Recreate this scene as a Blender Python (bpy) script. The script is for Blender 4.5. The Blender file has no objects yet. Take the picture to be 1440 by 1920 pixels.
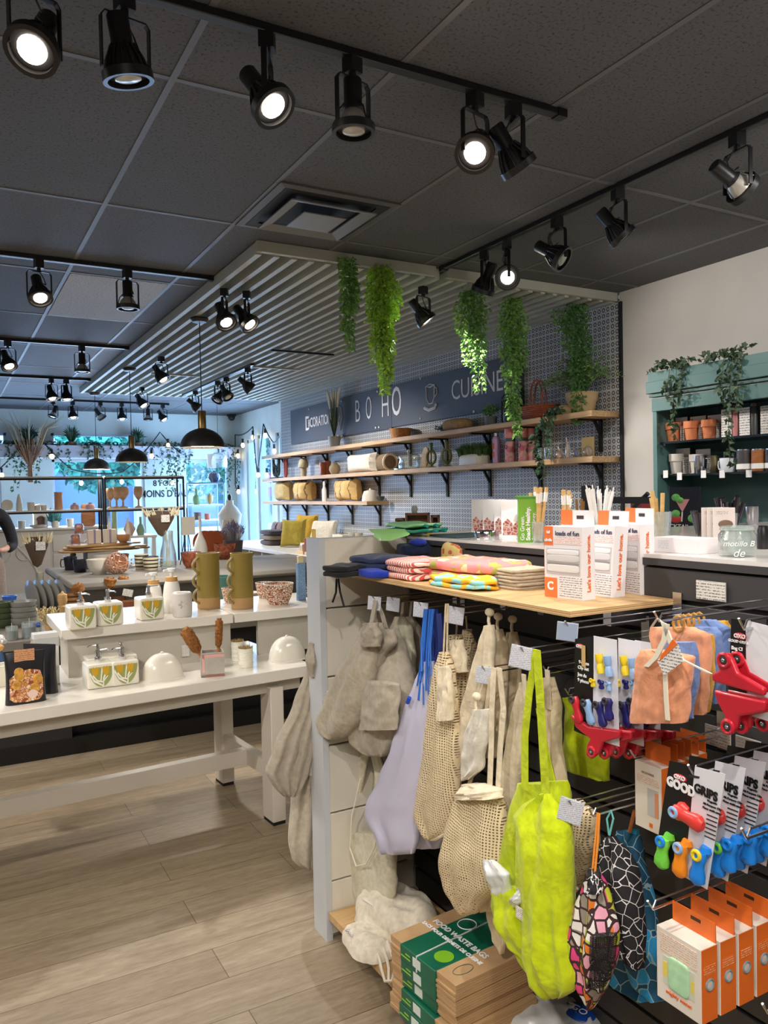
import bpy, math, random
from mathutils import Vector, Matrix, Euler, noise
sc = bpy.context.scene
COL = sc.collection
PI = math.pi
random.seed(7)

# ---------------------------------------------------------------- camera
YAW, PIT, ROL, FOC, CAMZ = 0.5104404, -0.02448218, -0.0194782, 1474.5, 1.5
def basis():
    cy, sy, cp, sp = math.cos(YAW), math.sin(YAW), math.cos(PIT), math.sin(PIT)
    f = Vector((sy*cp, cy*cp, sp)); r = Vector((cy, -sy, 0)); u = r.cross(f)
    cr, sr = math.cos(ROL), math.sin(ROL)
    return cr*r + sr*u, -sr*r + cr*u, f
RT, UP, FW = basis()
CAM = Vector((0, 0, CAMZ))
cam_data = bpy.data.cameras.new('camera'); cam = bpy.data.objects.new('camera', cam_data); COL.objects.link(cam)
cam_data.sensor_fit = 'VERTICAL'; cam_data.sensor_height = 24.0; cam_data.lens = FOC/1920*24.0
cam_data.clip_start = 0.02; cam_data.clip_end = 200
m = Matrix((RT, UP, -FW)).transposed().to_4x4(); m.translation = CAM
cam.matrix_world = m
sc.camera = cam
# ---------------------------------------------------------------- exposure, sky
sc.view_settings.view_transform = 'Standard'; sc.view_settings.look = 'None'
sc.view_settings.gamma = 1; sc.view_settings.use_curve_mapping = False
sc.view_settings.exposure = 1.55
world = bpy.data.worlds.new('daylight'); sc.world = world; world.use_nodes = True
world.node_tree.nodes['Background'].inputs[0].default_value = (0.22, 0.50, 1.0, 1)
world.node_tree.nodes['Background'].inputs[1].default_value = 5.0

def area(name, loc, size, sy, power, col, rot=(0, 0, 0)):
    l = bpy.data.lights.new(name, 'AREA'); l.shape = 'RECTANGLE'; l.size = size; l.size_y = sy
    l.energy = power; l.color = col
    o = bpy.data.objects.new(name, l); COL.objects.link(o); o.location = loc; o.rotation_euler = rot
    return o
def spot(name, loc, aim, power, angle=60, blend=.6, col=(1, .94, .87), size=.03):
    l = bpy.data.lights.new(name, 'SPOT'); l.energy = power; l.spot_size = math.radians(angle)
    l.spot_blend = blend; l.color = col; l.shadow_soft_size = size
    o = bpy.data.objects.new(name, l); COL.objects.link(o); o.location = loc
    d = Vector(aim) - Vector(loc)
    o.rotation_euler = d.to_track_quat('-Z', 'Y').to_euler()
    return o
WARM = (1, .94, .87)
# soft area fill added near the ceiling, standing in for lamps out of view
area('fill_light_back', (-.6, -1.2, 2.80), 1.6, 1.2, 24, (1, .94, .87))
area('fill_light_left', (-1.9, 4.0, 2.80), 1.2, 2.4, 28, (1, .94, .88))
area('fill_light_right', (2.9, .9, 2.80), 1.0, 1.0, 10, (1, .94, .88))
# daylight falling in through the shop windows
area('window_daylight', (2.1, 12.6, 1.5), 3.6, 1.4, 46, (.42, .64, 1.0), (math.radians(-90), 0, 0))
area('side_window_daylight', (4.25, 11.3, 1.5), 1.8, 1.6, 34, (.36, .62, 1.0), (0, math.radians(90), 0))

# ---------------------------------------------------------------- pixel <-> place (1440 x 1920 frame)
def ray(px, py):
    return RT*((px-720)/FOC) - UP*((py-960)/FOC) + FW
def uz(px, py, z):
    d = ray(px, py); return CAM + d*((z-CAMZ)/d.z)
def ux(px, py, X):
    d = ray(px, py); return CAM + d*(X/d.x)
def uy(px, py, Y):
    d = ray(px, py); return CAM + d*(Y/d.y)
def mpp(p):                       # metres per photo pixel at a place
    return (Vector(p)-CAM).dot(FW)/FOC

# ---------------------------------------------------------------- materials
MATS = {}
def lin(c):
    return tuple(((v/12.92) if v <= .04045 else ((v+.055)/1.055)**2.4) for v in [x/255 for x in c])
def base_mat(name):
    m = bpy.data.materials.new(name); m.use_nodes = True
    return m, m.node_tree.nodes, m.node_tree.links, m.node_tree.nodes['Principled BSDF']
def tc(N, L, scale=(1, 1, 1), kind='Object', rot=(0, 0, 0)):
    t = N.new('ShaderNodeTexCoord'); mp = N.new('ShaderNodeMapping')
    mp.inputs['Scale'].default_value = scale; mp.inputs['Rotation'].default_value = rot
    L.new(t.outputs[kind], mp.inputs[0]); return mp.outputs[0]
def ramp(N, L, fac, stops, const=False):
    r = N.new('ShaderNodeValToRGB')
    if const: r.color_ramp.interpolation = 'CONSTANT'
    e = r.color_ramp.elements
    while len(e) < len(stops): e.new(.5)
    for i, (p, c) in enumerate(stops): e[i].position = p; e[i].color = (*c, 1)
    L.new(fac, r.inputs[0]); return r.outputs[0]
def bump(N, L, bs, h, s=.3, d=.01):
    b = N.new('ShaderNodeBump'); b.inputs['Strength'].default_value = s; b.inputs['Distance'].default_value = d
    L.new(h, b.inputs['Height']); L.new(b.outputs[0], bs.inputs['Normal'])
def M(rgb, rough=.5, metal=0, coat=0, alpha=1, sheen=0, var=.0, vs=8, bmp=0, bs=120, spec=None):
    key = (rgb, rough, metal, coat, alpha, sheen, var, vs, bmp, bs, spec)
    if key in MATS: return MATS[key]
    m, N, L, b = base_mat('mat_%d' % len(MATS))
    c = lin(rgb)
    b.inputs['Base Color'].default_value = (*c, 1); b.inputs['Roughness'].default_value = rough
    b.inputs['Metallic'].default_value = metal; b.inputs['Coat Weight'].default_value = coat
    b.inputs['Alpha'].default_value = alpha; b.inputs['Sheen Weight'].default_value = sheen
    if spec is not None: b.inputs['Specular IOR Level'].default_value = spec
    if var or True:
        n = N.new('ShaderNodeTexNoise'); n.inputs['Scale'].default_value = vs; n.inputs['Detail'].default_value = 5
        L.new(tc(N, L), n.inputs['Vector'])
        v = var or .03
        o = ramp(N, L, n.outputs[0], [(.3, tuple(x*(1-v) for x in c)), (.7, tuple(min(1, x*(1+v)) for x in c))])
        L.new(o, b.inputs['Base Color'])
    if bmp:
        n2 = N.new('ShaderNodeTexNoise'); n2.inputs['Scale'].default_value = bs; n2.inputs['Detail'].default_value = 3
        L.new(tc(N, L), n2.inputs['Vector']); bump(N, L, b, n2.outputs[0], bmp, .004)
    MATS[key] = m; return m
def fabric(rgb, s=1, bmp=.25):
    key = ('fab', rgb, s, bmp)
    if key in MATS: return MATS[key]
    m, N, L, b = base_mat('fabric_%d' % len(MATS)); c = lin(rgb)
    b.inputs['Roughness'].default_value = .9; b.inputs['Sheen Weight'].default_value = .15
    b.inputs['Specular IOR Level'].default_value = .2
    v = tc(N, L)
    n = N.new('ShaderNodeTexNoise'); n.inputs['Scale'].default_value = 60*s; n.inputs['Detail'].default_value = 6
    L.new(v, n.inputs['Vector'])
    L.new(ramp(N, L, n.outputs[0], [(.3, tuple(x*.86 for x in c)), (.7, tuple(min(1, x*1.1) for x in c))]), b.inputs['Base Color'])
    n3 = N.new('ShaderNodeTexNoise'); n3.inputs['Scale'].default_value = 14*s; n3.inputs['Detail'].default_value = 4; n3.inputs['Distortion'].default_value = .6
    L.new(v, n3.inputs['Vector']); bump(N, L, b, n3.outputs[0], bmp, .03)
    MATS[key] = m; return m
def emis(rgb, s):
    key = ('em', rgb, s)
    if key in MATS: return MATS[key]
    m, N, L, b = base_mat('glow_%d' % len(MATS))
    b.inputs['Base Color'].default_value = (*lin(rgb), 1); b.inputs['Emission Color'].default_value = (*lin(rgb), 1)
    b.inputs['Emission Strength'].default_value = s; MATS[key] = m; return m
def glass(rgb=(235, 245, 245), a=.18, rough=.05):
    key = ('gl', rgb, a, rough)
    if key in MATS: return MATS[key]
    m, N, L, b = base_mat('glass_%d' % len(MATS)); out = N['Material Output']
    tr = N.new('ShaderNodeBsdfTransparent'); gl = N.new('ShaderNodeBsdfGlossy'); mx = N.new('ShaderNodeMixShader')
    df = N.new('ShaderNodeBsdfDiffuse'); df.inputs[0].default_value = (*lin(rgb), 1); m2 = N.new('ShaderNodeMixShader')
    tr.inputs[0].default_value = (.93, .96, .96, 1); gl.inputs['Roughness'].default_value = rough
    lw = N.new('ShaderNodeLayerWeight'); lw.inputs[0].default_value = .35
    m2.inputs[0].default_value = a
    L.new(tr.outputs[0], m2.inputs[1]); L.new(df.outputs[0], m2.inputs[2])
    L.new(lw.outputs['Facing'], mx.inputs[0]); L.new(m2.outputs[0], mx.inputs[1]); L.new(gl.outputs[0], mx.inputs[2])
    L.new(mx.outputs[0], out.inputs[0]); MATS[key] = m; return m
def lines_mat(paper=(236, 232, 226), ink=(120, 118, 118), scale=60, axis=2, cut=.55):
    """paper with rows of fine, broken print"""
    key = ('ln', paper, ink, scale, axis, cut)
    if key in MATS: return MATS[key]
    m, N, L, b = base_mat('print_%d' % len(MATS)); b.inputs['Roughness'].default_value = .55
    v = tc(N, L)
    s = N.new('ShaderNodeSeparateXYZ'); L.new(v, s.inputs[0])
    mu = N.new('ShaderNodeMath'); mu.operation = 'MULTIPLY'; mu.inputs[1].default_value = scale; L.new(s.outputs[axis], mu.inputs[0])
    fr = N.new('ShaderNodeMath'); fr.operation = 'FRACT'; L.new(mu.outputs[0], fr.inputs[0])
    lt = N.new('ShaderNodeMath'); lt.operation = 'LESS_THAN'; lt.inputs[1].default_value = .42; L.new(fr.outputs[0], lt.inputs[0])
    n = N.new('ShaderNodeTexNoise'); n.inputs['Scale'].default_value = scale*2.2; n.inputs['Detail'].default_value = 1; L.new(v, n.inputs['Vector'])
    g = N.new('ShaderNodeMath'); g.operation = 'GREATER_THAN'; g.inputs[1].default_value = cut-.08; L.new(n.outputs[0], g.inputs[0])
    mm = N.new('ShaderNodeMath'); mm.operation = 'MULTIPLY'; L.new(lt.outputs[0], mm.inputs[0]); L.new(g.outputs[0], mm.inputs[1])
    L.new(ramp(N, L, mm.outputs[0], [(.4, lin(paper)), (.6, lin(ink))]), b.inputs['Base Color'])
    MATS[key] = m; return m
def wood(c1=(196, 160, 112), c2=(160, 122, 78), scale=(2, 2, 30), rough=.5):
    key = ('wd', c1, c2, scale)
    if key in MATS: return MATS[key]
    m, N, L, b = base_mat('wood_%d' % len(MATS)); b.inputs['Roughness'].default_value = rough
    n = N.new('ShaderNodeTexNoise'); n.inputs['Scale'].default_value = 3; n.inputs['Detail'].default_value = 8; n.inputs['Distortion'].default_value = .4
    L.new(tc(N, L, scale), n.inputs['Vector'])
    L.new(ramp(N, L, n.outputs[0], [(.3, lin(c2)), (.7, lin(c1))]), b.inputs['Base Color'])
    MATS[key] = m; return m
def cells(name, cols, line, scale, lw=.06, dist=True, alpha=None):
    """cells of several colours split by thin lines"""
    if name in MATS: return MATS[name]
    m, N, L, b = base_mat(name); b.inputs['Roughness'].default_value = .8
    v = tc(N, L, scale)
    a = N.new('ShaderNodeTexVoronoi'); a.feature = 'DISTANCE_TO_EDGE'; a.inputs['Scale'].default_value = 1
    c = N.new('ShaderNodeTexVoronoi'); c.inputs['Scale'].default_value = 1
    for t in (a, c): t.inputs['Randomness'].default_value = .55 if dist else 1.0; L.new(v, t.inputs['Vector'])
    st = [(i/len(cols), lin(k)) for i, k in enumerate(cols)]
    wn = N.new('ShaderNodeTexWhiteNoise'); L.new(c.outputs['Position'], wn.inputs['Vector'])
    cc = ramp(N, L, wn.outputs['Value'], st, True)
    lt = N.new('ShaderNodeMath'); lt.operation = 'LESS_THAN'; lt.inputs[1].default_value = lw; L.new(a.outputs['Distance'], lt.inputs[0])
    mx = N.new('ShaderNodeMix'); mx.data_type = 'RGBA'; L.new(lt.outputs[0], mx.inputs[0]); L.new(cc, mx.inputs[6])
    mx.inputs[7].default_value = (*lin(line), 1); L.new(mx.outputs[2], b.inputs['Base Color'])
    MATS[name] = m; return m
def mesh_mat(name, rgb, pitch=.006, hole=.5, ax=(1, 2)):
    """open net fabric: a grid of real see-through holes"""
    if name in MATS: return MATS[name]
    m, N, L, b = base_mat(name); b.inputs['Roughness'].default_value = .9
    s = N.new('ShaderNodeSeparateXYZ'); L.new(tc(N, L), s.inputs[0]); hs = []
    for a in ax:
        mu = N.new('ShaderNodeMath'); mu.operation = 'MULTIPLY'; mu.inputs[1].default_value = 1/pitch; L.new(s.outputs[a], mu.inputs[0])
        fr = N.new('ShaderNodeMath'); fr.operation = 'FRACT'; L.new(mu.outputs[0], fr.inputs[0])
        g = N.new('ShaderNodeMath'); g.operation = 'LESS_THAN'; g.inputs[1].default_value = hole; L.new(fr.outputs[0], g.inputs[0]); hs.append(g)
    mm = N.new('ShaderNodeMath'); mm.operation = 'MULTIPLY'; L.new(hs[0].outputs[0], mm.inputs[0]); L.new(hs[1].outputs[0], mm.inputs[1])
    inv = N.new('ShaderNodeMath'); inv.operation = 'SUBTRACT'; inv.inputs[0].default_value = 1; L.new(mm.outputs[0], inv.inputs[1])
    L.new(inv.outputs[0], b.inputs['Alpha']); b.inputs['Base Color'].default_value = (*lin(rgb), 1)
    MATS[name] = m; return m
def stripes(name, stops, scale, axis=1, dist=.0, rough=.8):
    if name in MATS: return MATS[name]
    m, N, L, b = base_mat(name); b.inputs['Roughness'].default_value = rough
    v = tc(N, L); s = N.new('ShaderNodeSeparateXYZ')
    if dist:
        n = N.new('ShaderNodeTexNoise'); n.inputs['Scale'].default_value = 9; L.new(v, n.inputs['Vector'])
        ad = N.new('ShaderNodeMix'); ad.data_type = 'VECTOR'; ad.inputs[0].default_value = dist
        L.new(v, ad.inputs[4]); L.new(n.outputs[1], ad.inputs[5]); v = ad.outputs[1]
    L.new(v, s.inputs[0])
    mu = N.new('ShaderNodeMath'); mu.operation = 'MULTIPLY'; mu.inputs[1].default_value = scale; L.new(s.outputs[axis], mu.inputs[0])
    fr = N.new('ShaderNodeMath'); fr.operation = 'FRACT'; L.new(mu.outputs[0], fr.inputs[0])
    L.new(ramp(N, L, fr.outputs[0], [(p, lin(c)) for p, c in stops], True), b.inputs['Base Color'])
    MATS[name] = m; return m

BLACK = M((22, 22, 24), .35); BLACKM = M((18, 18, 20), .6); STEEL = M((200, 200, 205), .22, 1)
WHITE = M((226, 222, 214), .35); CERAM = M((228, 222, 208), .18, coat=.5); PAPER = M((232, 230, 226), .6)
BRASS = M((178, 150, 100), .3, 1)

# ---------------------------------------------------------------- meshes
class MB:
    def __init__(s, world=False): s.v = []; s.f = []; s.world = world
    def add(s, vs, fs):
        o = len(s.v); s.v += [tuple(p) for p in vs]; s.f += [tuple(i+o for i in f) for f in fs]; return s
    def box(s, x0, x1, y0, y1, z0, z1, rz=0, c=None):
        vs = [(x, y, z) for z in (z0, z1) for x, y in ((x0, y0), (x1, y0), (x1, y1), (x0, y1))]
        if rz:
            cx, cy = c or ((x0+x1)/2, (y0+y1)/2); a, b = math.cos(rz), math.sin(rz)
            vs = [(cx+(x-cx)*a-(y-cy)*b, cy+(x-cx)*b+(y-cy)*a, z) for x, y, z in vs]
        return s.add(vs, [(0, 3, 2, 1), (4, 5, 6, 7), (0, 1, 5, 4), (1, 2, 6, 5), (2, 3, 7, 6), (3, 0, 4, 7)])
    def hexa(s, a, b):            # two quads (4 points each), bottom and top
        return s.add(list(a)+list(b), [(0, 3, 2, 1), (4, 5, 6, 7), (0, 1, 5, 4), (1, 2, 6, 5), (2, 3, 7, 6), (3, 0, 4, 7)])
    def lathe(s, prof, seg=20, c=(0, 0, 0), rx=1, ry=1, mat=None):
        vs = []; fs = []
        for r, z in prof:
            for i in range(seg):
                a = 2*PI*i/seg; p = Vector((r*rx*math.cos(a), r*ry*math.sin(a), z))
                if mat: p = mat @ p
                vs.append((p.x+c[0], p.y+c[1], p.z+c[2]))
        n = len(prof)
        for j in range(n-1):
            for i in range(seg):
                k = (i+1) % seg; fs.append((j*seg+i, j*seg+k, (j+1)*seg+k, (j+1)*seg+i))
        fs.append(tuple(reversed(range(seg)))); fs.append(tuple((n-1)*seg+i for i in range(seg)))
        return s.add(vs, fs)
    def cyl(s, a, b, r, r2=None, seg=12):
        return s.tube([a, b], [r, r2 if r2 is not None else r], seg)
    def tube(s, pts, r, seg=8, closed=False):
        pts = [Vector(p) for p in pts]; n = len(pts); rr = r if isinstance(r, (list, tuple)) else [r]*n
        vs = []; fs = []; up = None
        for j, p in enumerate(pts):
            t = (pts[(j+1) % n]-pts[j-1]) if closed else (pts[min(j+1, n-1)]-pts[max(j-1, 0)])
            if t.length < 1e-9: t = Vector((0, 0, 1))
            t.normalize()
            if up is None: up = Vector((0, 0, 1)) if abs(t.z) < .9 else Vector((1, 0, 0))
            x = t.cross(up)
            if x.length < 1e-4: x = t.cross(Vector((.3, 1, .2)))
            x.normalize(); y = x.cross(t); up = y
            for i in range(seg):
                a = 2*PI*i/seg; q = p + x*(rr[j]*math.cos(a)) + y*(rr[j]*math.sin(a)); vs.append(q)
        m = n if closed else n-1
        for j in range(m):
            for i in range(seg):
                k = (i+1) % seg; q = (j+1) % n; fs.append((j*seg+i, q*seg+i, q*seg+k, j*seg+k))
        if not closed:
            fs.append(tuple(range(seg))); fs.append(tuple(reversed([(n-1)*seg+i for i in range(seg)])))
        return s.add(vs, fs)
    def sup(s, c, size, e1=1, e2=1, rz=0, nu=24, nv=12, mat=None, z0=-1):
        """superellipsoid; size = half sizes; z0 > -1 cuts it flat below"""
        vs = []; fs = []
        def p(v, e): return math.copysign(abs(v)**e, v)
        v0 = math.asin(max(-1, z0)) if z0 > -1 else -PI/2
        for j in range(nv+1):
            b = v0 + (PI/2-v0)*j/nv
            for i in range(nu):
                a = 2*PI*i/nu
                q = Vector((size[0]*p(math.cos(b), e1)*p(math.cos(a), e2), size[1]*p(math.cos(b), e1)*p(math.sin(a), e2), size[2]*p(math.sin(b), e1)))
                if mat: q = mat @ q
                elif rz: q = Matrix.Rotation(rz, 3, 'Z') @ q
                vs.append(q+Vector(c))
        for j in range(nv):
            for i in range(nu):
                k = (i+1) % nu; fs.append((j*nu+i, j*nu+k, (j+1)*nu+k, (j+1)*nu+i))
        fs.append(tuple(reversed(range(nu)))); fs.append(tuple(nv*nu+i for i in range(nu)))
        return s.add(vs, fs)
    def prism(s, poly, fn, a, b):  # poly 2d; fn(u, v, w) -> point, extruded w from a to b
        n = len(poly); vs = [fn(u, v, a) for u, v in poly]+[fn(u, v, b) for u, v in poly]
        fs = [tuple(range(n)), tuple(reversed(range(n, 2*n)))]+[(i, n+i, n+(i+1) % n, (i+1) % n) for i in range(n)]
        return s.add(vs, fs)
    def leaf(s, p, d, w, n=None):
        d = Vector(d); p = Vector(p)
        x = d.cross(Vector(n) if n else Vector((random.uniform(-1, 1), random.uniform(-1, 1), random.uniform(-1, 1))))
        if x.length < 1e-6: return s
        x.normalize(); x *= w; up = d.cross(x).normalized()*w*.35
        return s.add([p, p+d*.35+x+up, p+d, p+d*.35-x+up, p+d*.5], [(0, 1, 4), (1, 2, 4), (2, 3, 4), (3, 0, 4)])
    def blade(s, pts, w):
        pts = [Vector(p) for p in pts]; vs = []; n = len(pts)
        t0 = (pts[-1]-pts[0]); sd = t0.cross(Vector((random.uniform(-1, 1), random.uniform(-1, 1), .2)))
        if sd.length < 1e-6: sd = Vector((1, 0, 0))
        sd.normalize()
        for j, p in enumerate(pts):
            q = w*(1-.85*(j/(n-1))**2); vs += [p-sd*q, p+sd*q]
        return s.add(vs, [(2*j, 2*j+1, 2*j+3, 2*j+2) for j in range(n-1)])
    def ribbon(s, pts, side, w, th=.002):
        pts = [Vector(p) for p in pts]; side = Vector(side).normalized(); vs = []; fs = []; n = len(pts)
        ws = w if isinstance(w, (list, tuple)) else [w]*n
        for j, p in enumerate(pts):
            t = (pts[min(j+1, n-1)]-pts[max(j-1, 0)]).normalized(); nn = t.cross(side).normalized()*th; a = side*ws[j]/2
            vs += [p-a-nn, p+a-nn, p+a+nn, p-a+nn]
        for j in range(n-1):
            for i in range(4):
                k = (i+1) % 4; fs.append((4*j+i, 4*j+k, 4*j+4+k, 4*j+4+i))
        fs += [(0, 3, 2, 1), (4*n-4, 4*n-3, 4*n-2, 4*n-1)]
        return s.add(vs, fs)
    def drape(s, rows, n=30, m=34, folds=4, amp=.01, seed=0., noisy=.004, axis='x', flat=.7, grow=1.0):
        """hanging cloth. rows = (py, px_left, px_right, thickness, plane) in the photo frame"""
        rows = [tuple(r) for r in rows]; y0, y1 = rows[0][0], rows[-1][0]; vs = []; fs = []
        uu = ux if axis == 'x' else uy
        def at(t):
            y = y0+(y1-y0)*t
            for a, b in zip(rows, rows[1:]):
                if y <= b[0]+1e-6:
                    k = (y-a[0])/max(1e-6, b[0]-a[0]); ks = k*k*(3-2*k)*.5+k*.5
                    return [y]+[a[i]+(b[i]-a[i])*ks for i in range(1, 5)]
            return list(rows[-1])
        for j in range(m+1):
            t = j/m; y, xl, xr, th, X = at(t)
            A = uu(xl, y, X); B = uu(xr, y, X)
            for i in range(n):
                a = 2*PI*i/n; c, si = math.cos(a), math.sin(a); k = (c+1)/2
                p = A.lerp(B, k)
                dd = th*.5*math.copysign(abs(si)**flat, si)
                g = min(1, .25+t*grow)
                dd += amp*.55*g*math.sin(folds*1.4*PI*k+seed+2.6*t+1.2*math.sin(t*4+seed))*abs(si)**.5
                dd += noisy*(noise.noise(Vector((k*4+seed+t*1.5, t*2.6, seed)))*2.2+noise.noise(Vector((k*11+seed+t*4, t*6-k*3, seed+3)))*.9)
                if axis == 'x': p = p+Vector((dd, 0, 0))
                else: p = p+Vector((0, dd, 0))
                vs.append(p)
        for j in range(m):
            for i in range(n):
                k = (i+1) % n; fs.append((j*n+i, (j+1)*n+i, (j+1)*n+k, j*n+k))
        fs.append(tuple(range(n))); fs.append(tuple(reversed([m*n+i for i in range(n)])))
        return s.add(vs, fs)
    def mesh(s, name, off=Vector((0, 0, 0)), smooth=True, ang=40):
        me = bpy.data.meshes.new(name); me.from_pydata([tuple(Vector(v)-off) for v in s.v], [], s.f)
        me.validate(); me.update()
        if smooth: me.shade_smooth(); me.set_sharp_from_angle(angle=math.radians(ang))
        return me
    def build(s, name, mat, parent=None, bevel=0, smooth=True, ang=40, label=None):
        off = Vector((0, 0, 0))
        if s.world and parent is not None:
            q = parent
            while q is not None: off += q.location; q = q.parent
        loc = None
        if parent is None and s.v:
            xs = [v[0] for v in s.v]; ys = [v[1] for v in s.v]; zs = [v[2] for v in s.v]
            off = Vector(((min(xs)+max(xs))/2, (min(ys)+max(ys))/2, min(zs)))
            loc = off if s.world else None
            if not s.world: off = Vector((0, 0, 0))
        me = s.mesh(name, off, smooth, ang); me.materials.append(mat)
        o = bpy.data.objects.new(name, me); COL.objects.link(o)
        if loc is not None: o.location = loc
        if parent: o.parent = parent
        if bevel:
            b = o.modifiers.new('bevel', 'BEVEL'); b.width = bevel; b.segments = 2; b.limit_method = 'ANGLE'
        if label: o['label'] = label
        return o
def W(): return MB(True)
def tag(o, label, cat, group=None):
    o['label'] = label; o['category'] = cat
    if group: o['group'] = group
    return o
def thing(name, loc, label, cat, group=None, rz=0):
    o = bpy.data.objects.new(name, None); o.empty_display_size = .05; COL.objects.link(o)
    o.location = loc; o.rotation_euler = (0, 0, rz); return tag(o, label, cat, group)
def struct(name, mb, mat, bevel=0, smooth=False):
    o = mb.build(name, mat, None, bevel, smooth); o['kind'] = 'structure'; return o
def stuff(o): o['kind'] = 'stuff'; return o
def copy_tree(o, parent=None, loc=None, rz=None, label=None, group=None):
    c = o.copy(); COL.objects.link(c); c.parent = parent
    if loc is not None: c.location = loc
    if rz is not None: c.rotation_euler = (0, 0, rz)
    if label: c['label'] = label
    if group: c['group'] = group
    for ch in list(KIDS.get(o.name, [])) or [k for k in bpy.data.objects if k.parent == o]:
        copy_tree(ch, c)
    return c
KIDS = {}
FX = (math.radians(90), 0, math.radians(-90))      # reads from the -X side
FY = (math.radians(90), 0, 0)                      # reads from the -Y side
FZ = (0, 0, math.radians(-90))
def text(s, loc, size, mat, parent=None, rot=FX, sx=1, name='lettering', ext=.0006, align='CENTER', bold=0, shear=0):
    cu = bpy.data.curves.new(name, 'FONT'); cu.body = s; cu.size = size; cu.extrude = ext; cu.align_x = align
    cu.align_y = 'CENTER'; cu.offset = bold; cu.shear = shear; cu.resolution_u = 3
    t = bpy.data.objects.new(name, cu); COL.objects.link(t)
    dg = bpy.context.evaluated_depsgraph_get(); me = bpy.data.meshes.new_from_object(t.evaluated_get(dg))
    bpy.data.objects.remove(t); bpy.data.curves.remove(cu)
    o = bpy.data.objects.new(name, me); COL.objects.link(o); me.materials.clear(); me.materials.append(mat)
    o.rotation_euler = rot; o.scale = (sx, 1, 1)
    if parent: o.parent = parent; o.location = Vector(loc)-parent.location
    else: o.location = loc
    return o
# ================================================================ the room
CEIL = 2.845; WX = 4.10; SX = 4.33; WY = 12.85; XL = -4.5; YB = -3.2
def floor_mat():
    m, N, L, b = base_mat('vinyl_planks')
    t = N.new('ShaderNodeTexCoord')
    br = N.new('ShaderNodeTexBrick'); br.inputs['Scale'].default_value = 1
    br.inputs['Brick Width'].default_value = 1.22; br.inputs['Row Height'].default_value = .18
    br.inputs['Mortar Size'].default_value = .0016; br.inputs['Mortar Smooth'].default_value = .3; br.offset = .37
    br.inputs['Color1'].default_value = (*lin((168, 152, 128)), 1); br.inputs['Color2'].default_value = (*lin((150, 133, 109)), 1)
    br.inputs['Mortar'].default_value = (*lin((96, 78, 58)), 1)
    L.new(t.outputs['Object'], br.inputs['Vector'])
    mp = N.new('ShaderNodeMapping'); mp.inputs['Scale'].default_value = (1.3, 16, 1); L.new(t.outputs['Object'], mp.inputs[0])
    n = N.new('ShaderNodeTexNoise'); n.inputs['Scale'].default_value = 1.6; n.inputs['Detail'].default_value = 9; n.inputs['Distortion'].default_value = .5; n.inputs['Roughness'].default_value = .65
    L.new(mp.outputs[0], n.inputs['Vector'])
    g = ramp(N, L, n.outputs[0], [(.3, (.62, .58, .52)), (.62, (1.0, 1.0, 1.0))])
    mx = N.new('ShaderNodeMix'); mx.data_type = 'RGBA'; mx.blend_type = 'MULTIPLY'; mx.inputs[0].default_value = .85
    L.new(br.outputs[0], mx.inputs[6]); L.new(g, mx.inputs[7])
    n2 = N.new('ShaderNodeTexNoise'); n2.inputs['Scale'].default_value = 90; n2.inputs['Detail'].default_value = 2
    mp2 = N.new('ShaderNodeMapping'); mp2.inputs['Scale'].default_value = (.25, 1, 1); L.new(t.outputs['Object'], mp2.inputs[0]); L.new(mp2.outputs[0], n2.inputs['Vector'])
    g2 = ramp(N, L, n2.outputs[0], [(.35, (.84, .83, .8)), (.6, (1, 1, 1))])
    m3 = N.new('ShaderNodeMix'); m3.data_type = 'RGBA'; m3.blend_type = 'MULTIPLY'; m3.inputs[0].default_value = 1
    L.new(mx.outputs[2], m3.inputs[6]); L.new(g2, m3.inputs[7])
    L.new(m3.outputs[2], b.inputs['Base Color']); b.inputs['Roughness'].default_value = .42
    bump(N, L, b, n.outputs[0], .08, .004); return m
def ceil_mat(c):
    m, N, L, b = base_mat('acoustic_tile'); c = lin(c)
    n = N.new('ShaderNodeTexNoise'); n.inputs['Scale'].default_value = 95; n.inputs['Detail'].default_value = 3
    v = tc(N, L); L.new(v, n.inputs['Vector'])
    n2 = N.new('ShaderNodeTexNoise'); n2.inputs['Scale'].default_value = 1.3; n2.inputs['Detail'].default_value = 3; L.new(v, n2.inputs['Vector'])
    a = ramp(N, L, n.outputs[0], [(.34, tuple(x*.35 for x in c)), (.42, c), (.68, tuple(x*1.12 for x in c))])
    d = ramp(N, L, n2.outputs[0], [(.3, (.88, .88, .88)), (.7, (1, 1, 1))])
    mx = N.new('ShaderNodeMix'); mx.data_type = 'RGBA'; mx.blend_type = 'MULTIPLY'; mx.inputs[0].default_value = 1
    L.new(a, mx.inputs[6]); L.new(d, mx.inputs[7]); L.new(mx.outputs[2], b.inputs['Base Color'])
    b.inputs['Roughness'].default_value = .75; bump(N, L, b, n.outputs[0], .3, .003); return m
struct('floor', W().box(XL, SX+.1, YB, WY+.1, -.05, 0), floor_mat())
struct('ceiling', W().box(XL, SX+.1, YB, WY+.1, CEIL, CEIL+.05), ceil_mat((86, 86, 88)))
g = W(); TB = M((96, 96, 97), .5)
k = .683-.61*9
while k < 4.3:
    g.box(k-.011, k+.011, YB, WY, CEIL-.0035, CEIL+.001); k += .61
y = 3.775-1.22*6
while y < WY:
    g.box(XL, SX, y-.011, y+.011, CEIL-.003, CEIL+.001); y += 1.22
struct('trim_1', g, TB)
struct('trim_2', W().box(.70, 1.28, 5.01, 6.20, CEIL-.005, CEIL-.001), ceil_mat((176, 178, 180)))   # tile coloured paler to stand for window light reflected on it

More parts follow.
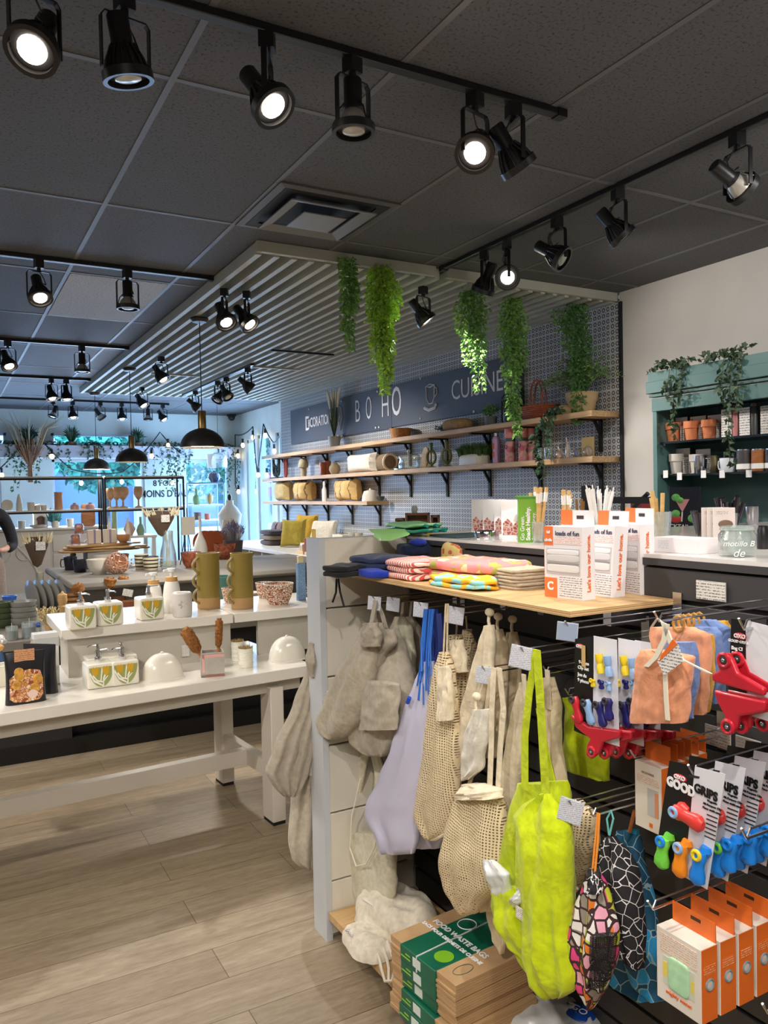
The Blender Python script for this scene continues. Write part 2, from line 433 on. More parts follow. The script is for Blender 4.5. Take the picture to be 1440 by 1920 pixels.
def plaster(c, s=3, name='plaster'):
    m, N, L, b = base_mat(name); c = lin(c)
    n = N.new('ShaderNodeTexNoise'); n.inputs['Scale'].default_value = s; n.inputs['Detail'].default_value = 6; L.new(tc(N, L), n.inputs['Vector'])
    L.new(ramp(N, L, n.outputs[0], [(.35, tuple(x*.93 for x in c)), (.65, c)]), b.inputs['Base Color'])
    b.inputs['Roughness'].default_value = .8; bump(N, L, b, n.outputs[0], .06, .01); return m
WALLM = plaster((196, 191, 185)); FARW = plaster((216, 222, 216), name='plaster_far')
struct('wall_right', W().box(WX, WX+.2, YB, 10.15, 0, CEIL), WALLM)
struct('wall_left', W().box(XL-.1, XL, YB, WY, 0, CEIL), WALLM)
struct('wall_back', W().box(XL, WX, YB-.1, YB, 0, CEIL), WALLM)
def tile_mat():
    m, N, L, b = base_mat('patterned_tile'); v = tc(N, L); s = N.new('ShaderNodeSeparateXYZ'); L.new(v, s.inputs[0])
    def mth(op, a, bb=None):
        n = N.new('ShaderNodeMath'); n.operation = op
        for i, q in enumerate((a, bb)):
            if q is None: continue
            if isinstance(q, (int, float)): n.inputs[i].default_value = q
            else: L.new(q, n.inputs[i])
        return n.outputs[0]
    P = .042
    fy = mth('SUBTRACT', mth('FRACT', mth('MULTIPLY', s.outputs[1], 1/P)), .5); fz = mth('SUBTRACT', mth('FRACT', mth('MULTIPLY', s.outputs[2], 1/P)), .5)
    d = mth('SQRT', mth('ADD', mth('MULTIPLY', fy, fy), mth('MULTIPLY', fz, fz)))
    ring = mth('MULTIPLY', mth('GREATER_THAN', d, .17), mth('LESS_THAN', d, .40))
    dia = mth('GREATER_THAN', mth('ADD', mth('ABSOLUTE', fy), mth('ABSOLUTE', fz)), .86)
    dark = mth('MAXIMUM', ring, dia)
    gy = mth('LESS_THAN', mth('FRACT', mth('MULTIPLY', s.outputs[1], 1/(P*4))), .05); gz = mth('LESS_THAN', mth('FRACT', mth('MULTIPLY', s.outputs[2], 1/(P*4))), .05)
    grout = mth('MAXIMUM', gy, gz)
    dd = mth('MULTIPLY', dark, mth('SUBTRACT', 1, grout))
    L.new(ramp(N, L, dd, [(.4, lin((184, 184, 182))), (.6, lin((84, 85, 89)))]), b.inputs['Base Color']); b.inputs['Roughness'].default_value = .4
    return m
struct('wall_right_tiled', W().box(WX-.012, WX, 3.945, 10.15, 0, 2.84), tile_mat())
struct('trim_3', W().box(WX-.016, WX, 3.92, 3.945, 0, 2.78), BLACKM)
struct('baseboard_right', W().box(WX-.02, WX, YB, 3.9, 0, .1), BLACKM)
# side wall with tall windows, beyond the tiles
def wall_with_holes(name, axis, c0, c1, a0, a1, holes, mat):
    g = W(); cuts = sorted({a0, a1, *[h[0] for h in holes], *[h[1] for h in holes]})
    for p, q in zip(cuts, cuts[1:]):
        mid = (p+q)/2; hs = sorted([(h[2], h[3]) for h in holes if h[0] <= mid <= h[1]]); z = 0
        for b0, b1 in hs+[(CEIL, CEIL)]:
            if b0 > z:
                g.box(*((p, q, c0, c1) if axis == 'y' else (c0, c1, p, q)), z, b0)
            z = b1
    struct(name, g, mat)
SW = [(10.42, 10.98, .3, 2.42), (11.2, 11.78, .1, 2.44), (11.86, 12.3, .3, 2.4)]
wall_with_holes('wall_side', 'x', SX, SX+.15, 10.15, WY+.15, SW, FARW)
struct('wall_return', W().box(WX, SX, 10.15, 10.25, 0, CEIL), FARW)
BW = [(-3.9, .75, .5, 2.1), (-3.9, .84, 2.30, 2.49), (1.45, 2.82, .5, 2.1), (1.45, 2.82, 2.31, 2.50), (3.46, 4.22, .5, 2.09)]
wall_with_holes('wall_window', 'y', WY, WY+.15, XL, SX+.15, BW, FARW)
FRM = M((214, 218, 222), .4); PANE = glass((220, 235, 245), .03, .02)
n = 0
for (a, b, z0, z1) in BW:
    n += 1; o = struct('window_%d' % n, W().box(a, b, WY+.06, WY+.065, z0, z1), PANE)
    g = W()
    for q in (a, b-.04): g.box(q, q+.04, WY+.03, WY+.1, z0, z1)
    for q in (z0, z1-.035): g.box(a, b, WY+.03, WY+.1, q, q+.035)
    if b-a > 1.2 and z1-z0 > 1: g.box((a+b)/2-.02, (a+b)/2+.02, WY+.03, WY+.1, z0, z1)
    g.build('window_frame', FRM, o)
for (a, b, z0, z1) in SW:
    n += 1; o = struct('window_%d' % n, W().box(SX+.07, SX+.075, a, b, z0, z1), PANE)
    g = W()
    for q in (a, b-.05): g.box(SX+.03, SX+.1, q, q+.05, z0, z1)
    for q in (z0, z1-.05): g.box(SX+.03, SX+.1, a, b, q, q+.05)
    g.build('window_frame', FRM, o)
# lintel ledge with a planter trough between clerestory and windows
struct('trim_4', W().box(-3.9, SX, WY-.30, WY, 2.11, 2.30), M((206, 204, 214), .6))
# words on the wall pier between the windows
t1 = text("8 FOIS", (3.12, WY-.004, 1.72), .13, BLACK, None, FY, .95, 'wall_lettering', bold=.002); tag(t1, 'dark wall lettering reading 8 FOIS between the shop windows', 'lettering')
t2 = text("MOINS D'EAU", (3.13, WY-.004, 1.55), .155, BLACK, None, FY, .82, 'wall_lettering', bold=.003); tag(t2, "dark wall lettering reading MOINS D'EAU under the smaller line", 'lettering')

# ================================================================ the street outside
struct('ground', W().box(-30, 40, WY+.15, 60, -.2, -.12), M((150, 152, 156), .9))
FAC = M((206, 190, 196), .85, var=.12, vs=2)
bl = thing('building', (4, 27, -.12), 'pale pink building with an arched entrance across the street', 'building')
W().box(-12, 2.2, 27, 31, -.12, 7).box(6.4, 13, 27, 31, -.12, 7).box(2.2, 6.4, 27, 31, 4.6, 7).build('wall', FAC, bl)
g = W(); pts = [(2.2, -.12), (3.0, -.12)]; arc = [(4.3-1.3*math.cos(a), 2.2+1.5*math.sin(a)) for a in [PI*i/14 for i in range(15)]]
g.prism([(2.2, -.12)]+[(3.0, -.12)]+arc+[(5.6, -.12), (6.4, -.12), (6.4, 4.6), (2.2, 4.6)], lambda u, v, w: (u, w, v), 26.9, 27.3); g.build('arch', M((222, 200, 208), .8), bl)
W().box(2.9, 5.7, 27.6, 27.7, -.12, 3.9).build('entrance', M((110, 116, 150), .3), bl)
for i in range(6):
    f = W().box(-9+i*2.1, -7.9+i*2.1, 26.93, 27.02, .8, 3.2).build('window', M((70, 90, 130), .15), bl)
for i in range(2): W().box(8+i*2.4, 9.3+i*2.4, 26.93, 27.02, .8, 3.2).build('window', M((70, 90, 130), .15), bl)
b2 = thing('building', (16, 22, -.12), 'blue grey office front seen past the shop corner', 'building')
W().box(13.4, 30, 21, 26, -.12, 8).build('wall', M((150, 160, 186), .7, var=.2, vs=.8), b2)
for i in range(5):
    for j in range(2): W().box(13.6+i*2.2, 15.2+i*2.2, 20.93, 21.02, .6+j*3, 2.9+j*3).build('window', M((44, 60, 120), .1), b2)
b3 = thing('building', (14, 11, -.12), 'bright pale facade opposite the side windows', 'building')
W().box(12, 14, 4, 19.5, -.12, 8).build('wall', M((176, 196, 224), .7, var=.2, vs=.6), b3)
for i in range(5): W().box(11.93, 12.02, 5+i*2.9, 6.6+i*2.9, .4, 3).build('window', M((50, 76, 150), .1), b3)
LEAFD = M((52, 92, 60), .7, var=.4, vs=3)
def tree(x, y, h, r, label, seed):
    random.seed(seed); o = thing('street_tree', (x, y, -.12), label, 'tree', 'street trees outside')
    g = MB(); g.tube([(0, 0, 0), (.05, 0, h*.4), (.0, .1, h*.8)], [.16, .12, .05]); g.build('trunk', M((70, 56, 46), .9), o)
    g = MB()
    for i in range(2600):
        d = Vector((random.gauss(0, 1), random.gauss(0, 1), random.gauss(0, 1))).normalized()*r*random.uniform(.45, 1)
        g.leaf((d.x, d.y, h*.68+d.z*.85), (random.uniform(-.2, .2), random.uniform(-.2, .2), random.uniform(-.22, .1)), .09)
    g.build('foliage', M((64, 128, 96), .7, var=.4, vs=2), o, smooth=False)
tree(7.4, 22.5, 4.6, 2.2, 'teal leafed street tree to the right of the arch', 3)
tree(3.2, 19.0, 4.0, 1.1, 'slim leafed street tree nearest the arched doorway', 4)
tree(-2.5, 21, 4.6, 1.8, 'broad street tree left of the arched building', 5)
def car(x, y, c, label, rz=0):
    o = thing('parked_car', (x, y, -.12), label, 'car', rz=rz)
    MB().sup((0, 0, .62), (2.1, .85, .38), .35, .3).build('body', M(c, .25, coat=.6), o)
    MB().sup((-.1, 0, 1.1), (1.1, .74, .38), .5, .35).build('cabin', M((40, 50, 70), .1), o)
    for sx in (-1.3, 1.3):
        for sy in (-.75, .75): MB().cyl((sx, sy-.1, .33), (sx, sy+.1, .33), .33, seg=20).build('wheel', BLACKM, o)
car(5.2, 17.4, (220, 226, 236), 'pale car parked outside the middle window')
car(9.4, 17.2, (170, 180, 190), 'grey car parked past the corner window')
car(8.4, 13.0, (190, 60, 60), 'red car parked outside the side windows', PI/2)
sg = thing('street_sign', (7.1, 18.6, -.12), 'round red and white street sign outside the middle window', 'sign')
W().cyl((7.1, 18.6, -.12), (7.1, 18.6, 1.9), .03).build('pole', STEEL, sg)
W().cyl((7.1, 18.55, 1.75), (7.1, 18.58, 1.75), .30, seg=24).build('sign_face', M((226, 50, 40), .4), sg)
W().box(6.92, 7.28, 18.53, 18.56, 1.70, 1.79).build('bar', M((240, 240, 240), .4), sg)
# ================================================================ slatted canopy
SLM = M((170, 170, 156), .5, var=.05)
cn = thing('slatted_canopy', (2.79, 7.1, 2.77), 'large white wooden slat canopy fixed under the dark ceiling', 'canopy')
X0, X1, Y0, Y1, ZB, ZT = 1.48, 4.085, 3.95, 10.15, 2.775, 2.842
W().box(X0, 2.60, Y0, Y0+.03, ZB+.01, ZT).build('end_rail', SLM, cn)
W().box(2.68, X1, Y0, Y0+.03, ZB+.01, ZT).build('end_rail', SLM, cn)
W().box(X0, X1, Y1-.03, Y1, ZB+.01, ZT).build('end_rail', SLM, cn)
for k in range(26):
    x = X0+k*(X1-X0-.04)/25
    a, b = Y0+.03, Y1-.03
    W().box(x, x+.034, a, b, ZB, ZT-.004).build('slat', SLM, cn)
for (x, y, w) in ((1.9, 8.2, .5), (2.7, 7.4, .5), (2.55, 6.5, .6)):
    W().box(x, x+w, y, y+.03, ZB-.015, ZB).build('cross_bar', BLACKM if y < 7 else SLM, cn)
# ================================================================ air diffuser
dv = thing('air_diffuser', (1.60, 3.47, 2.80), 'square grey ceiling air diffuser of nested cones near the canopy corner', 'air vent')
GD = M((118, 118, 117), .45)
def ring(x, y, s0, z0, s1, z1, th=.006):
    g = W(); a = [(x-s0, y-s0, z0), (x+s0, y-s0, z0), (x+s0, y+s0, z0), (x-s0, y+s0, z0)]
    b = [(x-s1, y-s1, z1), (x+s1, y-s1, z1), (x+s1, y+s1, z1), (x-s1, y+s1, z1)]
    vs = a+b+[(p[0], p[1], p[2]+th) for p in a+b]
    fs = []
    for i in range(4):
        k = (i+1) % 4
        fs += [(i, 4+i, 4+k, k), (8+i, 8+k, 12+k, 12+i), (i, k, 8+k, 8+i), (4+i, 12+i, 12+k, 4+k)]
    return g.add(vs, fs)
ring(1.60, 3.47, .30, 2.836, .265, 2.832, .008).build('frame', M((84, 84, 84), .5), dv, smooth=False)
W().box(1.34, 1.86, 3.21, 3.73, 2.839, 2.8435).build('duct_opening', BLACKM, dv)
ring(1.60, 3.47, .215, 2.806, .16, 2.822).build('outer_cone', GD, dv, smooth=False)
ring(1.60, 3.47, .262, 2.832, .215, 2.8335).build('dark_gap', BLACKM, dv, smooth=False)
W().box(1.49, 1.71, 3.36, 3.58, 2.800, 2.806).build('centre_plate', GD, dv, bevel=.004)
for q in (-.07, .07): W().box(1.60+q-.004, 1.60+q+.004, 3.466, 3.474, 2.805, 2.842).build('hanger', BLACKM, dv)

# ================================================================ tracks and lamp heads
TRM = M((24, 24, 26), .35)
def track(label, a, b, z=2.842):
    a = Vector(a); b = Vector(b); o = thing('lighting_track', ((a.x+b.x)/2, (a.y+b.y)/2, z-.02), label, 'lighting track')
    g = W(); w = .018
    if abs(a.x-b.x) > abs(a.y-b.y): g.box(a.x, b.x, a.y-w, a.y+w, z-.024, z); e = W().box(b.x-.03, b.x+.01, a.y-w-.002, a.y+w+.002, z-.028, z)
    else: g.box(a.x-w, a.x+w, a.y, b.y, z-.024, z); e = W().box(a.x-w-.002, a.x+w+.002, b.y-.03, b.y+.01, z-.028, z)
    g.build('rail', TRM, o, bevel=.003); e.build('end_cap', TRM, o)
track('black ceiling track nearest the camera, running across the top of the photo', (-1.4, 2.145), (1.955, 2.145))
track('black ceiling track running away to the right above the slatwall counter', (2.64, -.4), (2.64, 3.94))
track('black ceiling track meeting the canopy edge beside the pale ceiling tile', (-1.5, 4.728), (1.475, 4.728))
track('black ceiling track halfway down the shop on the left', (-1.5, 7.235), (1.475, 7.235))
track('black ceiling track meeting the far corner of the canopy', (-1.5, 9.33), (1.475, 9.33))
track('black ceiling track before the shop window, farthest from the camera', (-1.5, 11.39), (2.86, 11.39))
track('short black track set among the canopy slats', (2.64, 7.25), (2.64, 9.75), 2.774)
GLOW = emis((255, 238, 214), 9); RIM = M((60, 60, 64), .3, .6); SIL = M((196, 192, 184), .35, .6)
def head_meshes(ribbed):
    D = {}
    g = MB().box(-.022, .022, -.022, .022, -.045, 0); D['adapter'] = (g, TRM)
    g = MB(); pts = [(-.064, 0, -.205), (-.064, 0, -.075), (-.055, 0, -.062), (.055, 0, -.062), (.064, 0, -.075), (.064, 0, -.205)]
    g.ribbon(pts, (0, 1, 0), .016, .0022); g.box(-.008, .008, -.008, .008, -.064, -.04); D['yoke'] = (g, TRM)
    g = MB(); g.tube([(0, .01, -.05), (.03, .02, -.09), (.035, .0, -.13), (0, -.005, -.12)], .0028, 6); D['cable'] = (g, TRM)
    # the tilting body, modelled around its pivot at the origin, shining down
    g = MB().lathe([(.0, .125), (.024, .125), (.028, .12), (.028, .045), (.031, .04), (.036, .03)], 20); D['socket'] = (g, TRM)
    if ribbed:
        g = MB().lathe([(.034, .035), (.05, .0), (.056, -.02), (.05, -.02), (.03, .03)], 24)
        for i in range(14):
            a = 2*PI*i/14; c, s_ = math.cos(a), math.sin(a)
            g.tube([(c*.030, s_*.030, .05), (c*.050, s_*.050, .01), (c*.058, s_*.058, -.022)], .0035, 5)
        D['shade'] = (g, TRM)
    else:
        g = MB().lathe([(.016, .045), (.024, .03), (.042, .005), (.050, -.018), (.046, -.02)], 24); D['shade'] = (g, SIL)
        g = MB()
        for i in range(3):
            a = 2*PI*i/3+.5; c, s_ = math.cos(a), math.sin(a)
            g.tube([(c*.027, s_*.027, .05), (c*.045, s_*.045, .03), (c*.06, s_*.06, -.02)], .0025, 5)
        D['cage'] = (g, TRM)
    g = MB().lathe([(.054, -.016), (.066, -.016), (.066, -.040), (.054, -.040), (.054, -.016)], 28); D['ring'] = (g, TRM)
    g = MB().lathe([(.0, -.018), (.05, -.018), (.052, -.026), (.0, -.028)], 24); D['reflector'] = (g, RIM)
    g = MB().lathe([(.0, -.026), (.036, -.026), (.034, -.034), (.02, -.038), (0, -.039)], 20); D['bulb'] = (g, None)
    return D
HM = {}
for rb in (0, 1):
    HM[rb] = {}
    for k, (g, mt) in head_meshes(rb).items():
        me = g.mesh(k); me.materials.append(mt or GLOW); HM[rb][k] = me
me = HM[0]['bulb'].copy(); me.materials.clear(); me.materials.append(M((190, 186, 176), .2, .3)); DEADBULB = me
def head(loc, label, lit=1, ribbed=1, az=0, tilt=20, rz=0, power=20, group='track lamp heads', angle=70):
    """az: compass direction the lamp leans towards, degrees from +X"""
    o = thing('track_lamp', loc, label, 'track light', group, math.radians(az)-PI/2 if False else 0)
    yaw = math.radians(rz)
    o.rotation_euler = (0, 0, yaw)
    body = Matrix.Translation((0, 0, -.185))
    d = Vector((math.cos(math.radians(az)-yaw)*math.sin(math.radians(tilt)), math.sin(math.radians(az)-yaw)*math.sin(math.radians(tilt)), -math.cos(math.radians(tilt))))
    q = (-d).to_track_quat('Z', 'Y').to_matrix().to_4x4()
    for k, me in HM[ribbed].items():
        if k == 'bulb' and not lit: me = DEADBULB
        c = bpy.data.objects.new(k, me); COL.objects.link(c); c.parent = o
        if k not in ('adapter', 'yoke', 'cable'): c.matrix_local = body @ q
    if lit and power:
        wd = Matrix.Rotation(yaw, 3, 'Z') @ d; p = Vector(loc)+Vector((0, 0, -.185))+wd*.045
        spot('track_beam', p, p+wd, power, angle, .7, (1, .94, .87), .03)
    return o
def on(px, py, Y=None, X=None, z=2.818):
    p = uy(px, py, Y) if Y is not None else ux(px, py, X); p.z = z
    if Y is not None: p.y = Y
    else: p.x = X
    return p
K = 1.0
head(on(62, -60, Y=2.145), 'lit track lamp cut by the top left corner of the photo', 1, 1, 235, 35, 20, 26*K)
head(on(232, -30, Y=2.145), 'unlit dark ribbed track lamp cut by the top edge, beside the corner lamp', 0, 1, 30, 12, 10)
head(on(500, 58, Y=2.145), 'lit black ribbed track lamp third along the nearest track', 1, 1, 300, 38, 60, 30*K)
head(on(660, 97, Y=2.145), 'unlit track lamp with a silver bulb in a thin open yoke on the nearest track', 0, 0, 0, 0, 15)
head(on(890, 163, Y=2.145), 'lit round track lamp facing the camera near the end of the nearest track', 1, 1, 225, 48, 15, 24*K)
head(on(962, 185, Y=2.145), 'dark track lamp turned away at the very end of the nearest track', 0, 1, 0, 40, 80)
head(on(1382, 243, X=2.64), 'track lamp with a pale bulb turned to the right wall, nearest on its track', 0, 0, 350, 62, 80)
spot('track_beam', on(1382, 290, X=2.64, z=2.6), (4.0, 2.2, 1.9), 8*K, 80, .8, WARM, .03)  # beam added to brighten the hutch and wall; its head stays unlit
head(on(1158, 347, X=2.64), 'dark track lamp pointing down right over the counter', 0, 1, 330, 40, 75)
head(on(1044, 403, X=2.64), 'dark track lamp with a bright rim glint over the counter', 0, 1, 300, 55, 85)
spot('track_beam', on(1044, 450, X=2.64, z=2.6), (4.0, 2.9, 1.7), 9*K, 70, .8, WARM, .03)  # second added beam for the hutch, at a head that is dark
head(on(950, 453, X=2.64), 'brightest lit track lamp shining at the camera by the hanging greenery', 1, 1, 236, 62, 60, 0)
spot('track_beam', on(950, 500, X=2.64, z=2.62)+Vector((.05, -.06, 0)), (4.1, 3.0, 2.0), 11*K, 100, .7, WARM, .02)
head(on(908, 478, X=2.64), 'dim track lamp just left of the brightest lamp', 0, 1, 100, 30, 40)
head(on(793, 528, X=2.64, z=2.775), 'lit track lamp hanging between the slats beside the bright green plant', 1, 1, 335, 38, 20, 40*K, angle=95)
spot('track_beam', on(790, 560, X=2.60, z=2.58), (2.16, 3.95, 2.45), 7, 60, .8, WARM, .03)  # extra beam added to brighten the lime plant
head(on(72, 480, Y=4.728), 'lit track lamp left of the pale ceiling tile', 1, 1, 280, 30, 10, 26*K)
head(on(238, 502, Y=4.728), 'unlit silver bulb track lamp over the pale ceiling tile', 0, 0, 0, 0, 10)
head(on(420, 526, Y=4.728, z=2.775), 'lit dark track lamp under the slats, left one of the pair', 1, 1, 285, 35, 60, 26*K)
head(on(462, 532, Y=4.728, z=2.775), 'lit dark track lamp under the slats, right one of the pair', 1, 1, 310, 40, 60, 20*K)
head(on(14, 634, Y=7.235), 'lit track lamp at the left edge of the photo', 1, 1, 300, 30, 20, 24*K)
head(on(153, 645, Y=7.235), 'unlit track lamp on the middle track left of the canopy', 0, 0, 0, 0, 10)
head(on(302, 660, Y=7.235, z=2.775), 'lit track lamp leaning right under the slats left of the big pendant cord', 1, 1, 320, 35, 20, 22*K)
head(on(96, 709, Y=9.33), 'lit track lamp, left of the close pair above the planter ledge', 1, 1, 300, 20, 10, 22*K)
head(on(124, 711, Y=9.33), 'dark track lamp, right of the close pair above the planter ledge', 1, 1, 290, 10, 30, 12*K)
head(on(266, 722, Y=9.33, z=2.775), 'lit track lamp under the far end of the slats beside the middle pendant cord', 1, 1, 320, 35, 10, 20*K)
for px, py, lit, az, tl, lb in ((99, 748, 0, 200, 20, 'dark track lamp, leftmost on the window track'), (136, 750, 1, 290, 15, 'lit track lamp, second on the window track'),
        (188, 752, 0, 20, 40, 'dark tilted track lamp, third on the window track'), (228, 754, 1, 280, 12, 'lit track lamp, fourth on the window track'),
        (277, 756, 0, 0, 0, 'unlit open track lamp, fifth on the window track'), (305, 757, 1, 320, 35, 'lit track lamp at the right end of the window track')):
    head(on(px, py, Y=11.39), lb, lit, lit, az, tl, 15, 34*K)
for px, py, lit, az, lb in ((366, 724, 1, 330, 'track lamp over the slats just left of the big pendant cord'), (408, 703, 0, 200, 'dark track lamp, left of the close pair on the canopy track'),
        (424, 693, 0, 300, 'dark track lamp, right of the close pair on the canopy track'), (464, 672, 1, 285, 'lit track lamp nearest on the short canopy track')):
    head(on(px, py, X=2.64, z=2.748), lb, lit, 1, 350 if lit else az, 48 if lit else 35, 40, 44*K, angle=95)
# lamps of the same tracks, just outside the photo, that light the foreground
for loc, aim, pw in (((-.9, 2.145, 2.6), (.3, 3.4, .7), 44), ((-.7, .3, 2.6), (.4, 2.2, 0), 40), ((.2, .2, 2.6), (1.35, 1.5, .5), 22), ((.9, .0, 2.6), (1.4, .8, .9), 15), ((2.64, .2, 2.6), (1.6, .8, 1.3), 20), ((2.4, .6, 2.6), (4.1, 3.6, 1.9), 30), ((-.4, 4.728, 2.6), (.2, 4.2, .8), 30)):
    h = Vector((loc[0], loc[1], 2.818)); dd = Vector(aim)-Vector(loc)
    head(h, 'track lamp outside the photo, aimed at %s' % {44: 'the white tables', 30: 'the back displays', 40: 'the table', 22: 'the slatwall', 15: 'the hanging goods', 20: 'the counter top'}[pw]+(' ' + {-.9: 'on the nearest track', -.7: 'behind the camera', .2: 'left of the counter', .9: 'beside the counter', 2.64: 'above it', 2.4: 'over the counter', -.4: 'on the third track'}[loc[0]]), 1, 1, math.degrees(math.atan2(dd.y, dd.x)), math.degrees(math.acos(-dd.normalized().z)), 0, pw*K)
# ================================================================ pendants
PB = M((38, 37, 36), .45)
def pendant(y, label):
    o = thing('pendant_lamp', (1.63, y, 2.77), label, 'pendant lamp', 'pendant lamps')
    MB().lathe([(0, 0), (.062, 0), (.066, -.012), (.05, -.03), (0, -.032)], 24).build('ceiling_rose', PB, o)
    MB().cyl((0, 0, -.03), (0, 0, -.68), .0035, seg=6).build('cord', BLACKM, o)
    MB().lathe([(0, -.66), (.026, -.66), (.029, -.665), (.029, -.785), (.034, -.79), (0, -.79)], 20).build('brass_neck', BRASS, o)
    pr = [(.03, -.785)]+[(.157*math.sin(a), -.785-.135*(1-math.cos(a))) for a in [PI/2*i/12 for i in range(3, 13)]]
    g = MB().lathe(pr+[(r-.004, z-.001) for r, z in reversed(pr)], 40); g.build('dome_shade', PB, o)
    MB().lathe([(.152, -.905), (.12, -.905), (.05, -.90), (0, -.90)][::-1], 32).build('diffuser', emis((255, 244, 226), 2.5), o)
    l = bpy.data.lights.new('pendant_light', 'AREA'); l.shape = 'DISK'; l.size = .24; l.energy = 9; l.color = WARM
    q = bpy.data.objects.new('pendant_light', l); COL.objects.link(q); q.location = (1.63, y, 1.85)
pendant(5.549, 'largest looking black dome pendant lamp with brass neck, nearest of three')
pendant(7.961, 'middle black dome pendant lamp over the copper bowls')
pendant(9.995, 'farthest black dome pendant lamp, smallest in view')
# small dome camera in the far corner
o = thing('security_camera', (4.2, 12.6, 2.82), 'small black dome camera in the far ceiling corner', 'camera')
W().lathe([(0, 0), (.08, 0), (.08, -.03), (0, -.03)], 20, c=(4.2, 12.6, 2.842)).build('mount', BLACK, o)
W().sup((4.2, 12.6, 2.80), (.06, .06, .06)).build('dome', BLACK, o)
# ================================================================ hanging greenery
def vine_mass(name, loc, strands, label, col, leaf=.021, dens=300, group=None, cat='hanging plant', seed=1, parent=None):
    """strands: (dx, dy, length, spread)"""
    random.seed(seed); o = thing(name, loc, label, cat, group)
    g = MB(); s = MB()
    for dx, dy, ln, sp in strands:
        ph = random.uniform(0, 6); pts = []
        for k in range(11):
            t = k/10; pts.append(Vector((dx*min(1, t*3)+math.sin(t*5+ph)*.012, dy*min(1, t*3)+math.cos(t*4+ph)*.012, -ln*t+.01)))
        s.tube(pts, .0015, 4)
        for i in range(int(dens*ln)):
            t = random.random()**.9; k = min(9, int(t*10)); p = pts[k].lerp(pts[k+1], t*10-k)
            r = sp*1.35*(1-.45*t)
            a = random.uniform(0, 2*PI); q = p+Vector((math.cos(a)*r*random.random(), math.sin(a)*r*random.random(), random.uniform(-.01, .01)))
            g.leaf(q, (math.cos(a)*leaf*.9, math.sin(a)*leaf*.9, -leaf*random.uniform(.2, 1)), leaf*.5)
    s.build('stems', M((86, 110, 50), .7), o); g.build('leaves', col, o, smooth=False); return o
GR1 = M((172, 212, 84), .45, var=.25, vs=30); GR2 = M((112, 158, 74), .5, var=.3, vs=30); GR3 = M((84, 130, 68), .5, var=.3, vs=30)
def topz(px, py): p = uz(px, py, 2.78); return Vector((p.x, p.y, 2.79))
vine_mass('hanging_plant', topz(652, 490), [(-.02, 0, .42, .035), (.02, .02, .5, .035), (.0, -.02, .3, .04), (.05, .02, .25, .03)], 'slim green hanging plant, left strand of the pair at the canopy edge', GR2, dens=620, group='trailing plants under the canopy', seed=2)
vine_mass('hanging_plant', topz(712, 505), [(-.03, 0, .55, .05), (.03, .02, .72, .04), (0, 0, .45, .06), (.05, -.02, .50, .045), (-.06, .0, .32, .04), (.11, .03, .28, .03), (.14, .05, .2, .03), (.02, 0, .6, .05), (.04, .0, .65, .035)], 'long bright lime green hanging plant lit from beside, tail reaching the chalkboard', GR1, dens=760, group='trailing plants under the canopy', seed=3)
vine_mass('hanging_plant', topz(885, 545), [(-.08, 0, .3, .05), (-.02, .02, .5, .05), (.04, 0, .66, .05), (.09, .03, .4, .05), (0, 0, .35, .06)], 'green hanging plant above the word CUISINE, left of the next one', GR2, dens=640, group='trailing plants under the canopy', seed=4)
vine_mass('hanging_plant', topz(960, 560), [(-.06, 0, .55, .05), (0, .02, .82, .045), (.05, 0, .5, .05), (.1, .03, .45, .05), (-.02, 0, .4, .06), (.02, 0, .95, .03)], 'green hanging plant with the longest tail over the chalkboard end', GR2, dens=640, group='trailing plants under the canopy', seed=5)
vine_mass('hanging_plant', topz(1084, 572), [(-.05, 0, .5, .05), (0, .02, .85, .05), (.05, 0, .6, .05), (0, 0, .7, .06), (-.14, .03, .2, .06), (-.1, 0, .35, .05)], 'dense dark green hanging plant in the corner by the white wall', GR3, dens=640, group='trailing plants under the canopy', seed=6)
# ================================================================ helpers for goods
def lt(name, label, cat, px, py, z, w, h, prof, mat, group=None, seg=24, rx=1, ry=1, parts=(), X=None, Y=None, rz=0):
    """turned object: base at photo point (px,py) on surface z, w x h in photo pixels there"""
    p = ux(px, py, X) if X is not None else (uy(px, py, Y) if Y is not None else uz(px, py, z)); p.z = z
    k = mpp(p); r = w*k/2; H = h*k
    if X is None and Y is None: p.x += FW.x*r*.9; p.y += FW.y*r*.9
    g = MB().lathe([(a*r, b*H) for a, b in prof], seg, rx=rx, ry=ry)
    if not parts:
        o = g.build(name, mat); o.location = p; o.rotation_euler = (0, 0, rz); tag(o, label, cat, group); return o
    o = thing(name, p, label, cat, group, rz); g.build(parts[0], mat, o)
    for pn, fn, pm in parts[1:]:
        q = MB(); fn(q, r, H); q.build(pn, pm, o)
    return o
def bx(name, label, cat, px, py, z, w, h, d, mat, group=None, rz=0, X=None, Y=None, bevel=.002, part=None):
    p = ux(px, py, X) if X is not None else (uy(px, py, Y) if Y is not None else uz(px, py, z)); p.z = z
    k = mpp(p); w *= k; h *= k
    g = MB().box(-w/2, w/2, 0, d, 0, h)
    if part:
        o = thing(name, p, label, cat, group, rz); g.build(part, mat, o, bevel); o['w'] = w; o['h'] = h; return o
    o = g.build(name, mat, None, bevel); o.location = p; o.rotation_euler = (0, 0, rz); return tag(o, label, cat, group)
CUP = [(0, 0), (.78, 0), (.84, .04), (1, .9), (1, 1), (.93, 1), (.76, .08), (0, .07)]
BOWL = [(0, 0), (.5, 0), (.52, .06), (.72, .2), (.9, .5), (1, 1), (.94, 1), (.83, .5), (.6, .2), (0, .12)]
BOT = [(0, 0), (.9, 0), (1, .05), (1, .55), (.8, .72), (.4, .84), (.36, 1), (0, 1)]
